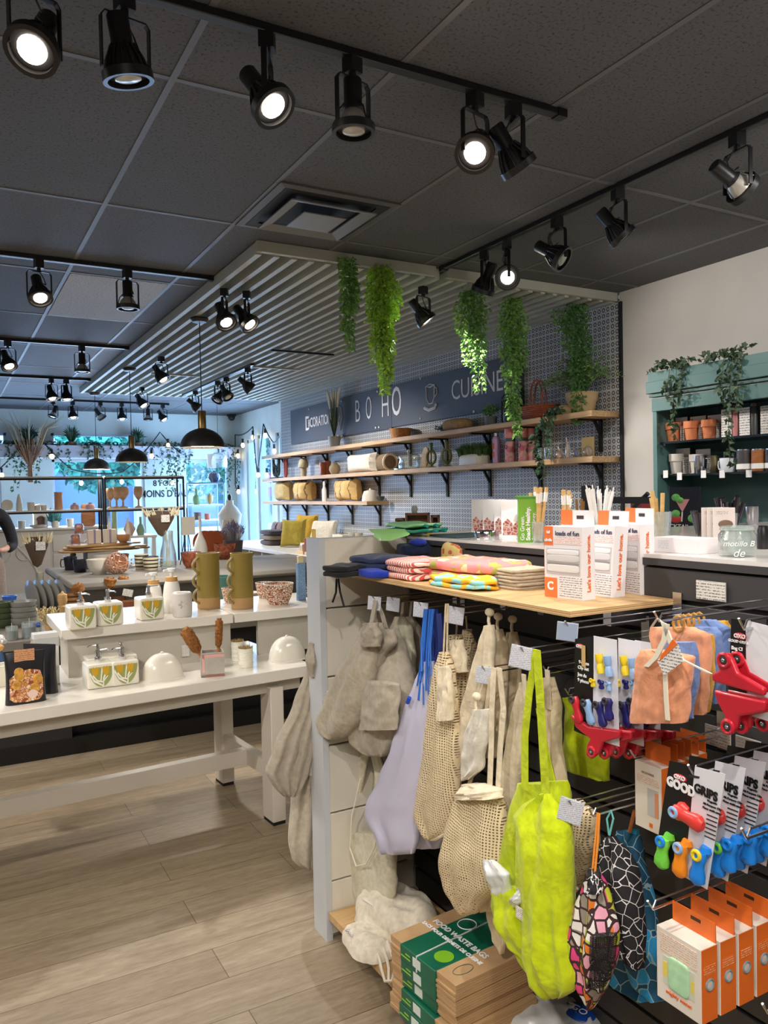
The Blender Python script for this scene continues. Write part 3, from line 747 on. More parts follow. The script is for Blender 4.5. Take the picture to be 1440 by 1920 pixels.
JAR = [(0, 0), (.9, 0), (1, .06), (1, .8), (.8, .92), (.8, 1), (.72, 1), (.9, .78), (.9, .08), (0, .06)]
def handle(side=1, r0=1.0, z0=.25, z1=.8, out=.5, th=.09):
    def f(q, r, H):
        q.tube([(side*r*r0, 0, H*z1), (side*r*(r0+out*.8), 0, H*z1), (side*r*(r0+out), 0, H*(z0+z1)/2), (side*r*(r0+out*.8), 0, H*z0), (side*r*r0, 0, H*z0)], r*th, 8)
    return f
# ================================================================ white display table
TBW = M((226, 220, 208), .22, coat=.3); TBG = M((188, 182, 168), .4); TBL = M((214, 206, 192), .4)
TZ = .71; rt = math.radians(4.2)
tb = thing('display_table', (1.26, 3.33, 0), 'long white display table with lower shelf top in the middle of the shop', 'table', rz=rt)
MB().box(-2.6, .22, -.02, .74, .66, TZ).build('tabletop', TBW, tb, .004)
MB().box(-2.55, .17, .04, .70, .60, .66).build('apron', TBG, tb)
for x in (-2.5, 0.0):
    for y in (.0, .60):
        MB().box(x, x+.065, y, y+.11, .015, .63).build('leg', TBL, tb, .003); 
        MB().box(x+.003, x+.062, y+.003, y+.107, 0, .016).build('foot_pad', BLACKM, tb)
    MB().box(x+.012, x+.052, .10, .61, .195, .27).build('cross_rail', TBL, tb)
MB().box(-2.45, .02, .31, .36, .195, .268).build('stretcher', TBL, tb)
rs = thing('display_riser', (.45, 3.70, TZ), 'white raised shelf standing on the back of the display table', 'shelf riser')
W().box(.43, 1.205, 3.66, 4.22, .885, .93, 0).build('shelf', TBW, rs, .003)
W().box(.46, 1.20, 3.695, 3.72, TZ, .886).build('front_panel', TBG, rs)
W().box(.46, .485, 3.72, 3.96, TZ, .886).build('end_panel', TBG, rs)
rs = thing('display_riser', (1.6, 3.72, TZ), 'second white raised shelf reaching behind the hanging aprons', 'shelf riser')
W().box(1.212, 2.0, 3.66, 4.22, .885, .93, 0).build('shelf', TBW, rs, .003)
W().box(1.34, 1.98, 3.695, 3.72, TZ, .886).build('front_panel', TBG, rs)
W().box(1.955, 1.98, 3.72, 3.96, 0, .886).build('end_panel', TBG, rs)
TR = .93
# soap dispensers: cream ceramic cube, leaf motif on the front, chrome pump
YEL = M((206, 160, 36), .4); OLV = M((150, 158, 96), .4); CRM = M((232, 226, 210), .2, coat=.5); GUT = M((240, 236, 222), .3)
CHR = M((210, 210, 214), .12, 1)
def dispenser(p, label, rz=.08, pump=1, ang=0):
    o = thing('soap_dispenser', p, label, 'soap dispenser', 'leaf motif soap dispensers', rz)
    s = .056
    MB().sup((0, 0, .052), (s, s, .052), .16, .12, nu=32, nv=16).build('body', CRM, o)
    f = lambda u, v, w: (u*s, -w, v*.104)
    y = s-.0004
    def pl(nm, polys, mt, d=.0022):
        g = MB()
        for q in polys: g.prism(q, f, y, y+d)
        g.build(nm, mt, o)
    D = [(.82*math.sin(a), .5-.4*math.cos(a)) for a in [PI*2*i/28-PI for i in range(28)]]
    half = [(.86*math.cos(a), .86+.78*math.sin(a)) for a in [PI+PI*i/20 for i in range(21)]]
    pl('leaf_ground', [half], OLV, .0012)
    pl('stems', [[(-.62, .52), (-.3, .3), (.1, .24), (.5, .5), (.42, .5), (.05, .3), (-.3, .37), (-.6, .6)],
                 [(-.84, .62), (-.55, .3), (0, .12), (.1, .06), (.16, .1), (.0, .18), (-.5, .38), (-.8, .7)],
                 [(.08, .08), (.16, .08), (.2, .4), (.56, .8), (.46, .86), (.1, .42)], [(-.1, .3), (-.02, .3), (.12, .86), (.02, .86)]], GUT, .0018)
    tul = lambda cx: [(cx-.3, .88), (cx-.2, .62), (cx, .5), (cx+.2, .62), (cx+.26, .88), (cx+.14, .84), (cx+.06, .9), (cx-.04, .84), (cx-.14, .9), (cx-.22, .84)]
    pl('tulips', [tul(-.42), tul(.34)], YEL, .0026)
    MB().lathe([(0, .102), (.014, .102), (.015, .106), (.015, .122), (.008, .124), (.006, .145), (.009, .146), (.009, .156), (0, .157)], 16).build('pump', CHR, o)
    q = MB(); c, s2 = math.cos(ang), math.sin(ang); q.tube([(0, 0, .151), (-.04*c, -.04*s2, .152), (-.046*c, -.046*s2, .147)], .0035, 8); q.build('nozzle', CHR, o)
    return o
for px, py, lb, an in ((151, 1181, 'leaf motif soap dispenser on the upper shelf, leftmost', 2.4), (203, 1174, 'leaf motif soap dispenser on the upper shelf, second from the left', 2.2), (281, 1163, 'leaf motif soap dispenser on the upper shelf beside the embossed canister', 3.0)):
    p = uz(px, py, TR); dispenser(p+Vector((.01, .057, 0)), lb, .05, ang=an)
for px, py, lb, an in ((185, 1292, 'leaf motif soap dispenser on the table, front left of four', 3.3), (231, 1286, 'leaf motif soap dispenser on the table, front right of four', .2)):
    p = uz(px, py, TZ); dispenser(p+Vector((.01, .057, 0)), lb, .05, ang=an)
for px, py, lb, an in ((185, 1292, 'leaf motif soap dispenser on the table, back left of four', .2), (231, 1286, 'leaf motif soap dispenser on the table, back right of four', 1.2)):
    p = uz(px, py, TZ); dispenser(p+Vector((.03, .057+.125, 0)), lb, .05, ang=an)
# butter domes
for px, py, w, h, lb, rz in ((311, 1276, 78, 50, 'glossy cream lidded butter dome on the left of the white table', .1), (547, 1240, 72, 46, 'glossy cream lidded butter dome near the hanging aprons', .1)):
    p = uz(px, py, TZ); k = mpp(p); o = thing('butter_dome', p+Vector((.0, .055, 0)), lb, 'butter dish', 'butter domes', rz)
    MB().sup((0, 0, .0), (w*k/2, .062, .008), .6, .5, z0=0).build('plate', CERAM, o)
    MB().sup((0, 0, .004), (w*k/2*.97, .058, h*k*.93), .92, .7, nu=36, nv=16, z0=0).build('cover', CERAM, o)
    MB().sup((0, 0, h*k*.95), (.009, .007, .008)).build('knob', CERAM, o)
# concrete box with pink stripe, brushes standing in it
p = uz(413, 1268, TZ); o = thing('utensil_holder', p+Vector((-.02, .05, 0)), 'square grey concrete holder with a pink band', 'holder', rz=-.25)
CON = M((168, 162, 152), .7, var=.12, vs=20)
g = MB()
for a in ((-.05, .05, -.045, -.037), (-.05, .05, .037, .045), (-.05, -.042, -.037, .037), (.042, .05, -.037, .037)): g.box(*a, 0, .105)
g.box(-.05, .05, -.045, .045, 0, .01); g.build('box', CON, o)
PK = M((226, 168, 160), .6); MB().box(-.044, .051, -.0465, -.0445, .083, .098).box(-.044, -.034, -.0465, -.0445, .02, .098).build('pink_band', PK, o)
MB().box(-.032, .051, -.0475, -.0445, .012, .086).build('front_plate', M((178, 172, 160), .5, var=.1, vs=20), o)
MB().box(-.03, .051, -.0465, -.0445, 0, .010).build('base_stripe', M((150, 100, 84), .6), o)
hold = p+Vector((-.02, .05, 0))
BR = M((150, 98, 46), .95, var=.4, vs=90, bmp=.8, bs=200); BRW = wood((190, 130, 80), (160, 100, 56))
def brush(name, p, d, L, r, label, hl=.35, cat='brush', mt=None, group='coir dish brushes'):
    d = Vector(d).normalized(); o = thing(name, p, label, cat, group)
    q = (d).to_track_quat('Z', 'Y').to_matrix()
    MB().lathe([(0, 0), (.007, 0), (.007, L*hl), (.006, L*.9), (0, L*.9)], 10, mat=q).build('handle', BRW, o)
    random.seed(int(abs(p.x)*1000)); g = MB()
    g.lathe([(r*.4, L*hl), (r*.75, L*(hl+.06)), (r, L*.72), (r*.95, L*.93), (r*.5, L), (0, L*1.01)], 16, mat=q)
    for i in range(420):
        a = random.uniform(0, 2*PI); t = random.uniform(hl+.03, 1)
        rr = r*(.75+.25*min(1, (t-hl)*5))*(1 if t < .94 else .6); b = q @ Vector((rr*math.cos(a)*.8, rr*math.sin(a)*.8, L*t)); e = q @ Vector((rr*math.cos(a)*1.12, rr*math.sin(a)*1.12, L*t+.006))
        g.leaf(b, e-b, .0016)
    g.build('bristles', BR, o); return o
brush('bottle_brush', hold+Vector((-.018, -.006, .03)), (-.55, -.05, 1), .215, .027, 'coir bottle brush leaning left in the concrete holder', .42)
brush('bottle_brush', hold+Vector((.028, .005, .03)), (.05, 0, 1), .215, .0165, 'slim coir bottle brush upright in the concrete holder', .4)
t = W().box(.96, .995, 3.688, 3.692, .745, .80); o = t.build('price_tag', lines_mat(scale=200)); tag(o, 'white price tag hanging under the raised shelf behind the brushes', 'price tag')
# ribbed pots with scrub brush heads
RIB = M((226, 222, 206), .35)
def ribbed_pot(px, py, w, h, label):
    p = uz(px, py, TZ); k = mpp(p); r = w*k/2; H = h*k; o = thing('ribbed_pot', p+Vector((0, r, 0)), label, 'pot', 'small ribbed pots')
    pr = [(0, 0), (r*.95, 0)]
    for i in range(25): pr.append((r*(1-.05*(i % 2)-.02*math.sin(i)), H*(.04+.96*i/24)))
    MB().lathe(pr+[(r*.85, H), (r*.8, H*.1), (0, H*.1)], 24).build('pot', RIB, o)
    g = MB(); random.seed(px)
    for i in range(260):
        a = random.uniform(0, 2*PI); rr = r*.85*random.random()**.5
        g.leaf((rr*math.cos(a), rr*math.sin(a), H*.9), (rr*math.cos(a)*.25, rr*math.sin(a)*.25, random.uniform(.012, .022)), .0018)
    g.build('bristles', M((168, 140, 86), .9), o)
ribbed_pot(466, 1253, 28, 36, 'small white ribbed pot with a coir scrubber, front one of two')
ribbed_pot(450, 1240, 24, 36, 'small white ribbed pot with a greenish scrubber, rear one of two')
# black pouches of dried fruit potpourri
POT = cells('potpourri_mix', [(214, 150, 120), (196, 132, 64), (236, 204, 176), (150, 70, 40), (224, 176, 110)], (120, 70, 44), (90, 90, 90), .05, False)
def pouch(px, py, label, front=1):
    p = uz(px, py, TZ); o = thing('potpourri_pouch', p+Vector((0, .03, 0)), label, 'pouch', 'black potpourri pouches', .05)
    prof = lambda t: .026*(1-t)**.6+.003
    g = MB(); n = 12; vs = []; fs = []; HH, WW = .2, .074
    for j in range(n+1):
        t = j/n; hw = WW*(1-.06*math.sin(t*PI)); th = prof(t)
        for i in range(24):
            a = 2*PI*i/24; vs.append((hw*math.copysign(abs(math.cos(a))**.5, math.cos(a)), th*math.copysign(abs(math.sin(a))**.8, math.sin(a)), HH*t))
    for j in range(n):
        for i in range(24):
            k = (i+1) % 24; fs.append((j*24+i, j*24+k, j*24+24+k, j*24+24+i))
    fs += [tuple(reversed(range(24))), tuple(n*24+i for i in range(24))]
    g.add(vs, fs).build('bag', M((30, 30, 34), .3, var=.2, vs=30, bmp=.3, bs=25), o)
    if front:
        q = MB(); W_ = [(-.8, .12), (-.6, .06), (0, .04), (.6, .06), (.8, .14), (.82, .45), (.7, .62), (.2, .66), (-.4, .62), (-.78, .5)]
        q.prism(W_, lambda u, v, w: (u*WW, -prof(v)-w, v*HH), -.004, .0015); q.build('window', POT, o)
        q = MB()
        for i in range(5):
            q = MB(); random.seed(i); cx, cz = random.uniform(-.045, .045), .06+.016*i
            q.lathe([(0, 0), (.017, 0), (.018, .002), (.016, .004), (.0, .004)], 16, c=(cx, -.024+.002*i, cz), mat=Matrix.Rotation(PI/2, 3, 'X'))
            q.build('dried_slice', M((206, 150, 60), .6, var=.4, vs=60), o)
        MB().box(-.038, .034, -.012, -.0095, .13, .21).build('label', lines_mat((212, 156, 112), (150, 96, 60), 130), o)
        MB().lathe([(0, 0), (.017, 0), (.017, .001), (0, .001)], 24, c=(.022, -.0285, .036), mat=Matrix.Rotation(PI/2, 3, 'X')).build('round_sticker', M((232, 200, 186), .5), o)
    return o
pouch(50, 1320, 'black stand-up pouch of dried fruit potpourri with tan label, front left of table')
o = pouch(78, 1301, 'plain black pouch standing behind the potpourri pouch', 0); o.rotation_euler = (0, 0, -.7)
# tall glossy white carton in cellophane
o = bx('wrapped_carton', 'tall white carton wrapped in clear film behind the black pouches', 'box', 89, 1287, TZ, 44, 100, .06, M((226, 222, 216), .2, coat=.5), rz=.05, part='carton')
k = o['w']; MB().box(-k/2-.003, k/2+.003, -.003, .063, .17, .205).build('film_top', glass((240, 240, 240), .3), o)
MB().box(-k/2-.001, k/2+.001, -.001, .061, 0, .008).build('kraft_base', M((196, 170, 130), .7), o)
MB().box(-.038, -.02, -.002, .0, .10, .17).build('label', lines_mat(scale=170), o)
# white ceramic flower and candle at the left edge
p = uz(2, 1240, TZ); o = thing('ceramic_flower', p+Vector((-.01, .06, 0)), 'white paper flower at the left edge of the table', 'flower')
MB().cyl((0, 0, 0), (0, 0, .06), .012).build('stem', CERAM, o); g = MB(); random.seed(3)
for i in range(38):
    a = i*2.4; rr = .012+.02*(i/38); e = PI/2*(1-i/38)
    g.sup((rr*math.cos(a), rr*math.sin(a), .08+.03*math.sin(e)), (.014, .009, .012), nu=8, nv=6, rz=a)
g.build('petals', M((236, 232, 226), .5), o)
for i, (px, py) in enumerate(((3, 1290), (9, 1281))):
    p = uz(px, py, TZ); o = thing('gift_card', p+Vector((0, .02, 0)), ('cream booklet standing at the left table edge, front one', 'cream booklet standing at the left table edge, rear one')[i], 'card', 'booklets at the left table edge', .3)
    MB().box(-.03, .03, -.004, .004, 0, .085).build('cover', M((226, 218, 200), .6), o, .002); MB().box(-.027, .027, -.0045, .0045, .086, .088).build('pages', PAPER, o)
p = uz(2, 1262, TZ); o = thing('patterned_trinket', p+Vector((0, .09, 0)), 'small blue and tan figurine at the left edge behind the booklets', 'ornament')
MB().sup((0, 0, .10), (.022, .02, .018)).build('head', M((200, 150, 90), .5), o); MB().lathe([(0, 0), (.018, 0), (.022, .05), (.012, .09), (0, .09)], 16).build('body', M((60, 90, 130), .5), o)

# ---------------------------------------------------------------- upper shelf goods
def milk_bottle(px, py, w, h, label):
    return lt('lotion_bottle', label, 'bottle', px, py, TR, w, h, [(0, 0), (.9, 0), (1, .04), (1, .35), (.82, .62), (.66, .7), (0, .7)], M((230, 226, 218), .35), 'white lotion bottles', parts=('bottle',
        ('bamboo_collar', lambda q, r, H: q.lathe([(0, H*.69), (r*.66, H*.69), (r*.64, H*.80), (0, H*.80)], 20), wood((206, 160, 90), (180, 130, 66))),
        ('pump', lambda q, r, H: (q.lathe([(0, H*.8), (r*.2, H*.8), (r*.2, H*.9), (r*.45, H*.92), (r*.48, H*.99), (0, H)], 16), q.tube([(0, 0, H*.96), (-r*.9, -r*.2, H*.95)], r*.14)), M((232, 232, 230), .3))))
milk_bottle(285, 1150, 32, 76, 'white lotion bottle with bamboo collar, left of two')
milk_bottle(319, 1150, 34, 84, 'white lotion bottle with bamboo collar, right of two')
lt('embossed_canister', 'square white ceramic canister with embossed flower on the upper shelf', 'canister', 338, 1158, TR, 37, 46, [(0, 0), (.85, 0), (.95, .05), (1, .5), (.97, .95), (.85, 1), (.7, .98), (.66, .9), (0, .88)], M((216, 210, 204), .3, coat=.3), seg=4*6,
   parts=('canister', ('flower_relief', lambda q, r, H: [q.sup((-.2*r+.3*r*math.cos(a), -r*.95, H*.55+.3*r*math.sin(a)), (r*.22, r*.05, r*.12), nu=10, nv=6, mat=Matrix.Rotation(-a, 3, 'Y')) for a in [PI*2*i/6 for i in range(6)]], M((206, 200, 194), .3))))
OL1 = M((140, 118, 50), .5, var=.08); OL2 = M((176, 140, 92), .8, var=.05, bmp=.2)
def wavy_vase(px, py, w, h, label, fill=None):
    p = uz(px, py, TR); k = mpp(p); r = w*k/2; H = h*k; o = thing('tall_jug', p+Vector((r*.4, r*.9, 0)), label, 'jug', 'olive jugs with zigzag handles')
    MB().lathe([(0, .001), (r*.97, .001), (r, .004), (r, H*.2)], 32).build('bare_base', OL2, o)
    MB().lathe([(r, H*.2), (r, H*.97), (r*1.02, H), (r*.93, H), (r*.9, H*.25)], 32).build('glazed_body', OL1, o)
    MB().lathe([(0, H*.02), (r*.9, H*.02), (r*.9, H*.24), (0, H*.24)], 24).build('inner_floor', OL2, o)
    if fill is None:
        g = MB(); g.add([(r*.9, -r*.3, H*.999), (r*1.35, 0, H*1.0), (r*.9, r*.3, H*.999), (r*.92, 0, H*.88)], [(0, 1, 3), (1, 2, 3), (0, 3, 2)]); g.build('spout', OL1, o)
    a = math.radians(200); c, s_ = math.cos(a), math.sin(a); pts = []
    for i in range(49):
        t = i/48; q = r*(.98+.62*abs(math.sin(t*PI*3))**.8) ; pts.append((c*q, s_*q, H*(.93-.82*t)))
    MB().tube(pts, r*.12, 8).build('zigzag_handle', M((150, 132, 76), .35, coat=.3), o); return o, p, r, H
wavy_vase(389, 1143, 43, 105, 'tall olive stoneware jug with zigzag handle and spout, left of two')
o, p, r, H = wavy_vase(453, 1143, 42, 105, 'tall olive stoneware jug with zigzag handle, right of two')
BWM = cells('rust_scale_pattern', [(236, 226, 206), (222, 206, 184)], (150, 78, 44), (95, 95, 95), .12, False)
def pat_bowl(px, py, w, h, label):
    lt('patterned_bowl', label, 'bowl', px, py, TR, w, h, [(0, 0), (.62, 0), (.66, .08), (.84, .35), (.95, .7), (1, 1), (.94, 1), (.86, .5), (.6, .16), (0, .12)], BWM, 'rust patterned bowls', 32, parts=('bowl', ('rim', lambda q, r, H: q.tube([(r*.98*math.cos(a), r*.98*math.sin(a), H) for a in [2*PI*i/32 for i in range(32)]], r*.035, 6, True), M((226, 216, 196), .3)), ('foot', lambda q, r, H: q.lathe([(0, -.0), (r*.6, 0), (r*.6, H*.07), (0, H*.07)], 24), CERAM)))
pat_bowl(519, 1136, 58, 39, 'largest cream bowl with rust scale pattern on the upper shelf')
pat_bowl(494, 1122, 34, 28, 'small rust patterned bowl tucked behind the largest bowl')
pat_bowl(430, 1132, 34, 28, 'small rust patterned bowl between the olive jugs')
o = thing('plush_brush', uz(567, 1126, TR), 'blue speckled pillar brush with cream end standing right of the bowls', 'brush')
p = o.location.copy(); k = mpp(p)
BLU = cells('blue_speckle', [(86, 130, 178), (70, 112, 166)], (150, 180, 210), (260, 260, 260), .1, False)
MB().box(-8*k, 8*k, 0, .03, 0, 70*k).build('blue_block', BLU, o, .003); MB().box(-6*k, 5*k, .004, .026, 70*k, 84*k).build('cream_end', M((220, 206, 160), .6), o, .003)
g = MB(); random.seed(9)
for i in range(300): g.leaf((8*k, random.uniform(0, .03), random.uniform(5*k, 70*k)), (.018, random.uniform(-.004, .004), random.uniform(-.006, .006)), .0012)
g.build('dark_bristles', M((40, 46, 60), .8), o)
p = uz(592, 1112, TR); o = thing('folding_knife', p, 'black handled utensil lying across the cream box end', 'utensil'); g = MB(); g.cyl((-.06, .06, .05), (.08, .1, .085), .009); g.build('handle', BLACK, o)
o = bx('soap_box', 'cream rectangular box lying behind the blue brush', 'box', 600, 1118, TR, 40, 22, .09, M((220, 208, 170), .6))
lt('glass_votive', 'clear glass votive on the low tabletop seen through the riser gap', 'glass', 452, 1262-40, TZ, 2, 2, CUP, glass()) if 0 else None
# bowl on white foot, seen through the gap
lt('footed_bowl', 'cream footed bowl with blue base glimpsed through the riser gap', 'bowl', 470, 1220, .70, 42, 46, [(0, 0), (.45, 0), (.4, .06), (.16, .2), (.2, .4), (.6, .6), (.95, .82), (1, 1), (.95, 1), (.5, .66), (0, .5)], M((214, 196, 176), .4), Y=4.95)
# ================================================================ dark based display island behind the table
DKG = M((46, 46, 50), .55); GRT = M((128, 122, 112), .65, var=.06); CHB = M((40, 42, 46), .6)
il = thing('display_island', (1.2, 4.9, 0), 'wide low display island with grey top and black base', 'display stand')
W().box(-2.2, 3.0, 4.98, 7.4, 0, .64).build('base', M((20, 20, 22), .5), il)
W().box(-2.2, 3.0, 4.90, 4.98, 0, .10).build('kickboard', M((20, 20, 22), .5), il)
W().box(-2.2, .62, 4.90, 4.98, .10, .40).build('dark_panel', M((44, 44, 46), .5), il)
W().box(-2.2, 3.02, 4.88, 7.42, .645, .70).build('tabletop', GRT, il, .004)
up = thing('display_riser', (1.9, 6.6, .70), 'grey topped raised tier on the island holding copper bowls and mugs', 'shelf riser')
W().box(.83, 3.0, 5.95, 7.4, .70, .85).build('base', M((78, 74, 68), .5), up)
MB(True).box(.755, 3.06, 5.86, 7.45, .85, .90).build('shelf', M((112, 106, 97), .7, var=.06), up, .03)
IL, IU = .70, .90
# --- left part: tableware
STN = M((146, 146, 140), .35, coat=.3); GRN = M((74, 88, 58), .35, coat=.3)
def stack(px, py, n, w, step, label0, mat, group, hgt=.06):
    p = uz(px, py, IL); k = mpp(p); r = w*k/2; p.y += r
    for i in range(n):
        g = MB().lathe([(a*r, b*hgt) for a, b in BOWL], 28); o = g.build('bowl', mat); o.location = p+Vector((0, 0, i*step))
        tag(o, label0 % ('bottom', 'second', 'third', 'fourth', 'fifth', 'top')[i if i < n-1 else 5], 'bowl', group)
stack(8, 1180, 4, 40, .035, '%s dark green bowl of the stack at the left edge', GRN, 'dark green bowls')
stack(46, 1178, 4, 50, .034, '%s grey bowl of the stack beside the upright plates', STN, 'stacked grey bowls')
p = uz(60, 1148, IL)
for i in range(5):
    o = thing('dinner_plate', p+Vector((.0+i*.045, .1-i*.02, .10)), '%s grey plate standing upright in the plate row' % ('rearmost', 'second', 'middle', 'fourth', 'front')[i], 'plate', 'upright grey plates')
    q = Matrix.Rotation(math.radians(80), 3, 'Y') @ Matrix.Rotation(math.radians(-16), 3, 'X')
    MB().lathe([(0, 0), (.06, 0), (.115, .012), (.12, .016), (.114, .017), (.06, .006), (0, .006)], 36, mat=q).build('plate', STN, o)
    MB().lathe([(.062, .006), (.066, .0085), (.07, .007)], 36, mat=q).build('rim_ring', M((176, 174, 166), .3), o)
o = thing('plate_rack', p+Vector((.09, .06, 0)), 'dark rack holding the upright grey plates', 'rack'); MB().box(-.16, .2, -.06, .06, 0, .012).build('base', BLACKM, o)
for i in range(6): MB().cyl((-.14+i*.06, .05, 0), (-.14+i*.06, .05, .08), .004).build('peg', BLACKM, o)
# candle jars
def candle(px, py, w, h, c, label, z=IL):
    lt('candle_jar', label, 'candle', px, py, z, w, h, [(0, 0), (1, 0), (1, 1), (.94, 1), (.94, .06), (0, .06)], glass(), 'candle jars', parts=('glass', ('wax', lambda q, r, H: q.lathe([(0, H*.07), (r*.92, H*.07), (r*.92, H*.7), (0, H*.7)], 20), M(c, .5)), ('wick', lambda q, r, H: q.cyl((0, 0, H*.7), (0, 0, H*1.25), .0015), M((230, 220, 190), .6))))
candle(50, 1198, 28, 30, (60, 74, 104), 'blue candle in a glass jar in front of the grey bowls')
candle(18, 1202, 22, 26, (86, 96, 70), 'green candle in a glass jar at the left edge')
# dried flower bundle, pepper mill
random.seed(12); p = uz(98, 1196, IL)
o = thing('dried_flower_bundle', p+Vector((0, .05, 0)), 'bundle of straw coloured dried flowers wrapped in kraft paper', 'flowers')
MB().lathe([(0, 0), (.02, 0), (.035, .07), (.03, .07), (0, .01)], 16).build('kraft_wrap', M((190, 150, 100), .8), o)
g = MB(); s = MB()
for i in range(60):
    a = random.uniform(0, 2*PI); r = random.uniform(.01, .075); h = random.uniform(.1, .17); e = Vector((r*math.cos(a), r*math.sin(a)*.6, h))
    s.tube([(0, 0, .02), e*.6+Vector((0, 0, .01)), e], .0012, 4)
    for j in range(5): g.leaf(e*(1-.05*j), (random.uniform(-.012, .012), random.uniform(-.012, .012), .016), .006)
s.build('stems', M((196, 180, 130), .8), o); g.build('flower_heads', M((214, 196, 150), .8, var=.3, vs=30), o, smooth=False)
o = lt('dried_flower_pot', 'tiny glass with blue dried blossoms beside the bundle', 'flowers', 66, 1196, IL, 18, 20, CUP, glass(), parts=('glass', ('blossoms', lambda q, r, H: [q.sup((.012*math.cos(i*1.3), .012*math.sin(i*1.3), H+.008*(i % 3)), (.01, .01, .01), nu=8, nv=6) for i in range(7)], M((60, 100, 170), .7, var=.5, vs=60))))
lt('pepper_mill', 'pale wooden pepper mill left of the soap dispensers', 'pepper mill', 115, 1168, IL, 18, 58, [(0, 0), (.9, 0), (1, .1), (.7, .4), (.95, .5), (1, .52), (.7, .56), (1, .7), (.95, .9), (.4, .95), (.2, 1), (0, 1.02)], wood((214, 176, 120), (190, 148, 96)))
lt('white_dish', 'white bowl of small green leaves by the pepper mill', 'bowl', 122, 1250-70, IL, 14, 10, BOWL, CERAM)
# stacked small wooden bowls
for i in range(4):
    p = uz(132, 1150, IL); g = MB().lathe([(a*.045, b*.035) for a, b in BOWL], 24); o = g.build('wooden_bowl', wood((190, 140, 90), (150, 100, 60))); o.location = p+Vector((.03, .1, i*.033)); tag(o, '%s small wooden bowl in the stack behind the pepper mill' % ('bottom', 'second', 'third', 'top')[i], 'bowl', 'stacked wooden bowls')
# pot brushes with tags in a dark crock and wooden dishes
for px, py, dx, lb in ((172, 1128, -.4, 'round coir pot brush leaning left behind the dispensers'), (208, 1118, .15, 'round coir pot brush, middle of three'), (226, 1112, .35, 'round coir pot brush with white tag, right of three')):
    brush('pot_brush', uz(px, py+30, IL)+Vector((0, .15, .03)), (dx, 0, 1), .20, .042, lb, .62, group='round pot brushes')
for px, py, lb in ((206, 1112, 'white shop tag tied to the middle pot brush'), (238, 1118, 'tilted white shop tag tied to the right pot brush')):
    p = uz(px, py, .80); g = MB().box(-.035, .035, -.001, .001, 0, .05); o = g.build('paper_tag', lines_mat(scale=140)); o.location = p; o.rotation_euler = (0, .25, 0); tag(o, lb, 'price tag')
for i, (px, py, w, h, c) in enumerate(((240, 1150, 28, 22, (156, 92, 54)), (218, 1140, 30, 22, (140, 84, 50)), (196, 1165, 22, 20, (176, 110, 64)), (240, 1165, 18, 14, (150, 90, 50)))):
    lt('wooden_dish', 'brown wooden dish behind the soap dispensers, %s' % ('right one', 'middle one', 'low left one', 'lowest small one')[i], 'dish', px, py, IL, w, h, BOWL, wood(c, tuple(int(x*.75) for x in c)), 'brown wooden dishes')
o = bx('white_box_of_soaps', 'low white tray of wrapped soaps behind the dispensers', 'tray', 170, 1150, IL, 60, 10, .15, PAPER)
# --- upper tier goods
INK = M((26, 30, 44), .25, coat=.5)
def mug(px, py, w, h, label, mat, group, z=IU, side=1, cat='mug'):
    return lt('mug', label, cat, px, py, z, w, h, CUP if h > 0 else BOWL, mat, group, 24, parts=('cup', ('handle', handle(side, .95), mat)))
mug(128, 1070, 24, 26, 'dark navy mug, left of the two black mugs', INK, 'dark mugs on the grey tier', side=-1)
mug(146, 1074, 26, 24, 'dark navy mug, right of the two black mugs', INK, 'dark mugs on the grey tier', side=1)
lt('serving_bowl', 'wide cream serving bowl beside the dark mugs', 'bowl', 179, 1078, IU, 48, 28, BOWL, CERAM)
lt('serving_bowl', 'second cream serving bowl showing its rim behind the first', 'bowl', 184, 1066, IU, 40, 26, BOWL, CERAM)
COP = M((176, 104, 76), .25, .6, var=.5, vs=40); AMB = glass((190, 120, 80), .45, .1)
p = uz(225, 1078, IU); o = thing('woven_lantern', p+Vector((0, .12, 0)), 'round copper toned glass bowl wrapped in twine on the grey tier', 'lantern')
k = mpp(p); R = 22*k
MB().sup((0, 0, R*.82), (R, R, R*.85), z0=-.9).build('glass_bowl', AMB, o); g = MB(); random.seed(5)
for i in range(16):
    n = Vector((random.gauss(0, 1), random.gauss(0, 1), random.gauss(0, 1))).normalized(); a = n.orthogonal().normalized(); b = n.cross(a)
    g.tube([Vector((0, 0, R*.85))+(a*math.cos(t)+b*math.sin(t))*R*1.01*(1+.02*math.sin(5*t)) for t in [2*PI*j/24 for j in range(24)]], .002, 4, True)
g.build('twine', M((206, 160, 130), .7), o)
STR = stripes('striped_glaze', [(0, (230, 218, 184)), (.62, (34, 34, 44))], 34, 2, rough=.3)
mug(262, 1068, 26, 28, 'cream mug with black stripes, left of two', STR, 'black striped mugs', side=-1)
mug(279, 1070, 30, 26, 'cream mug with black stripes and round handle, right of two', STR, 'black striped mugs', side=1)
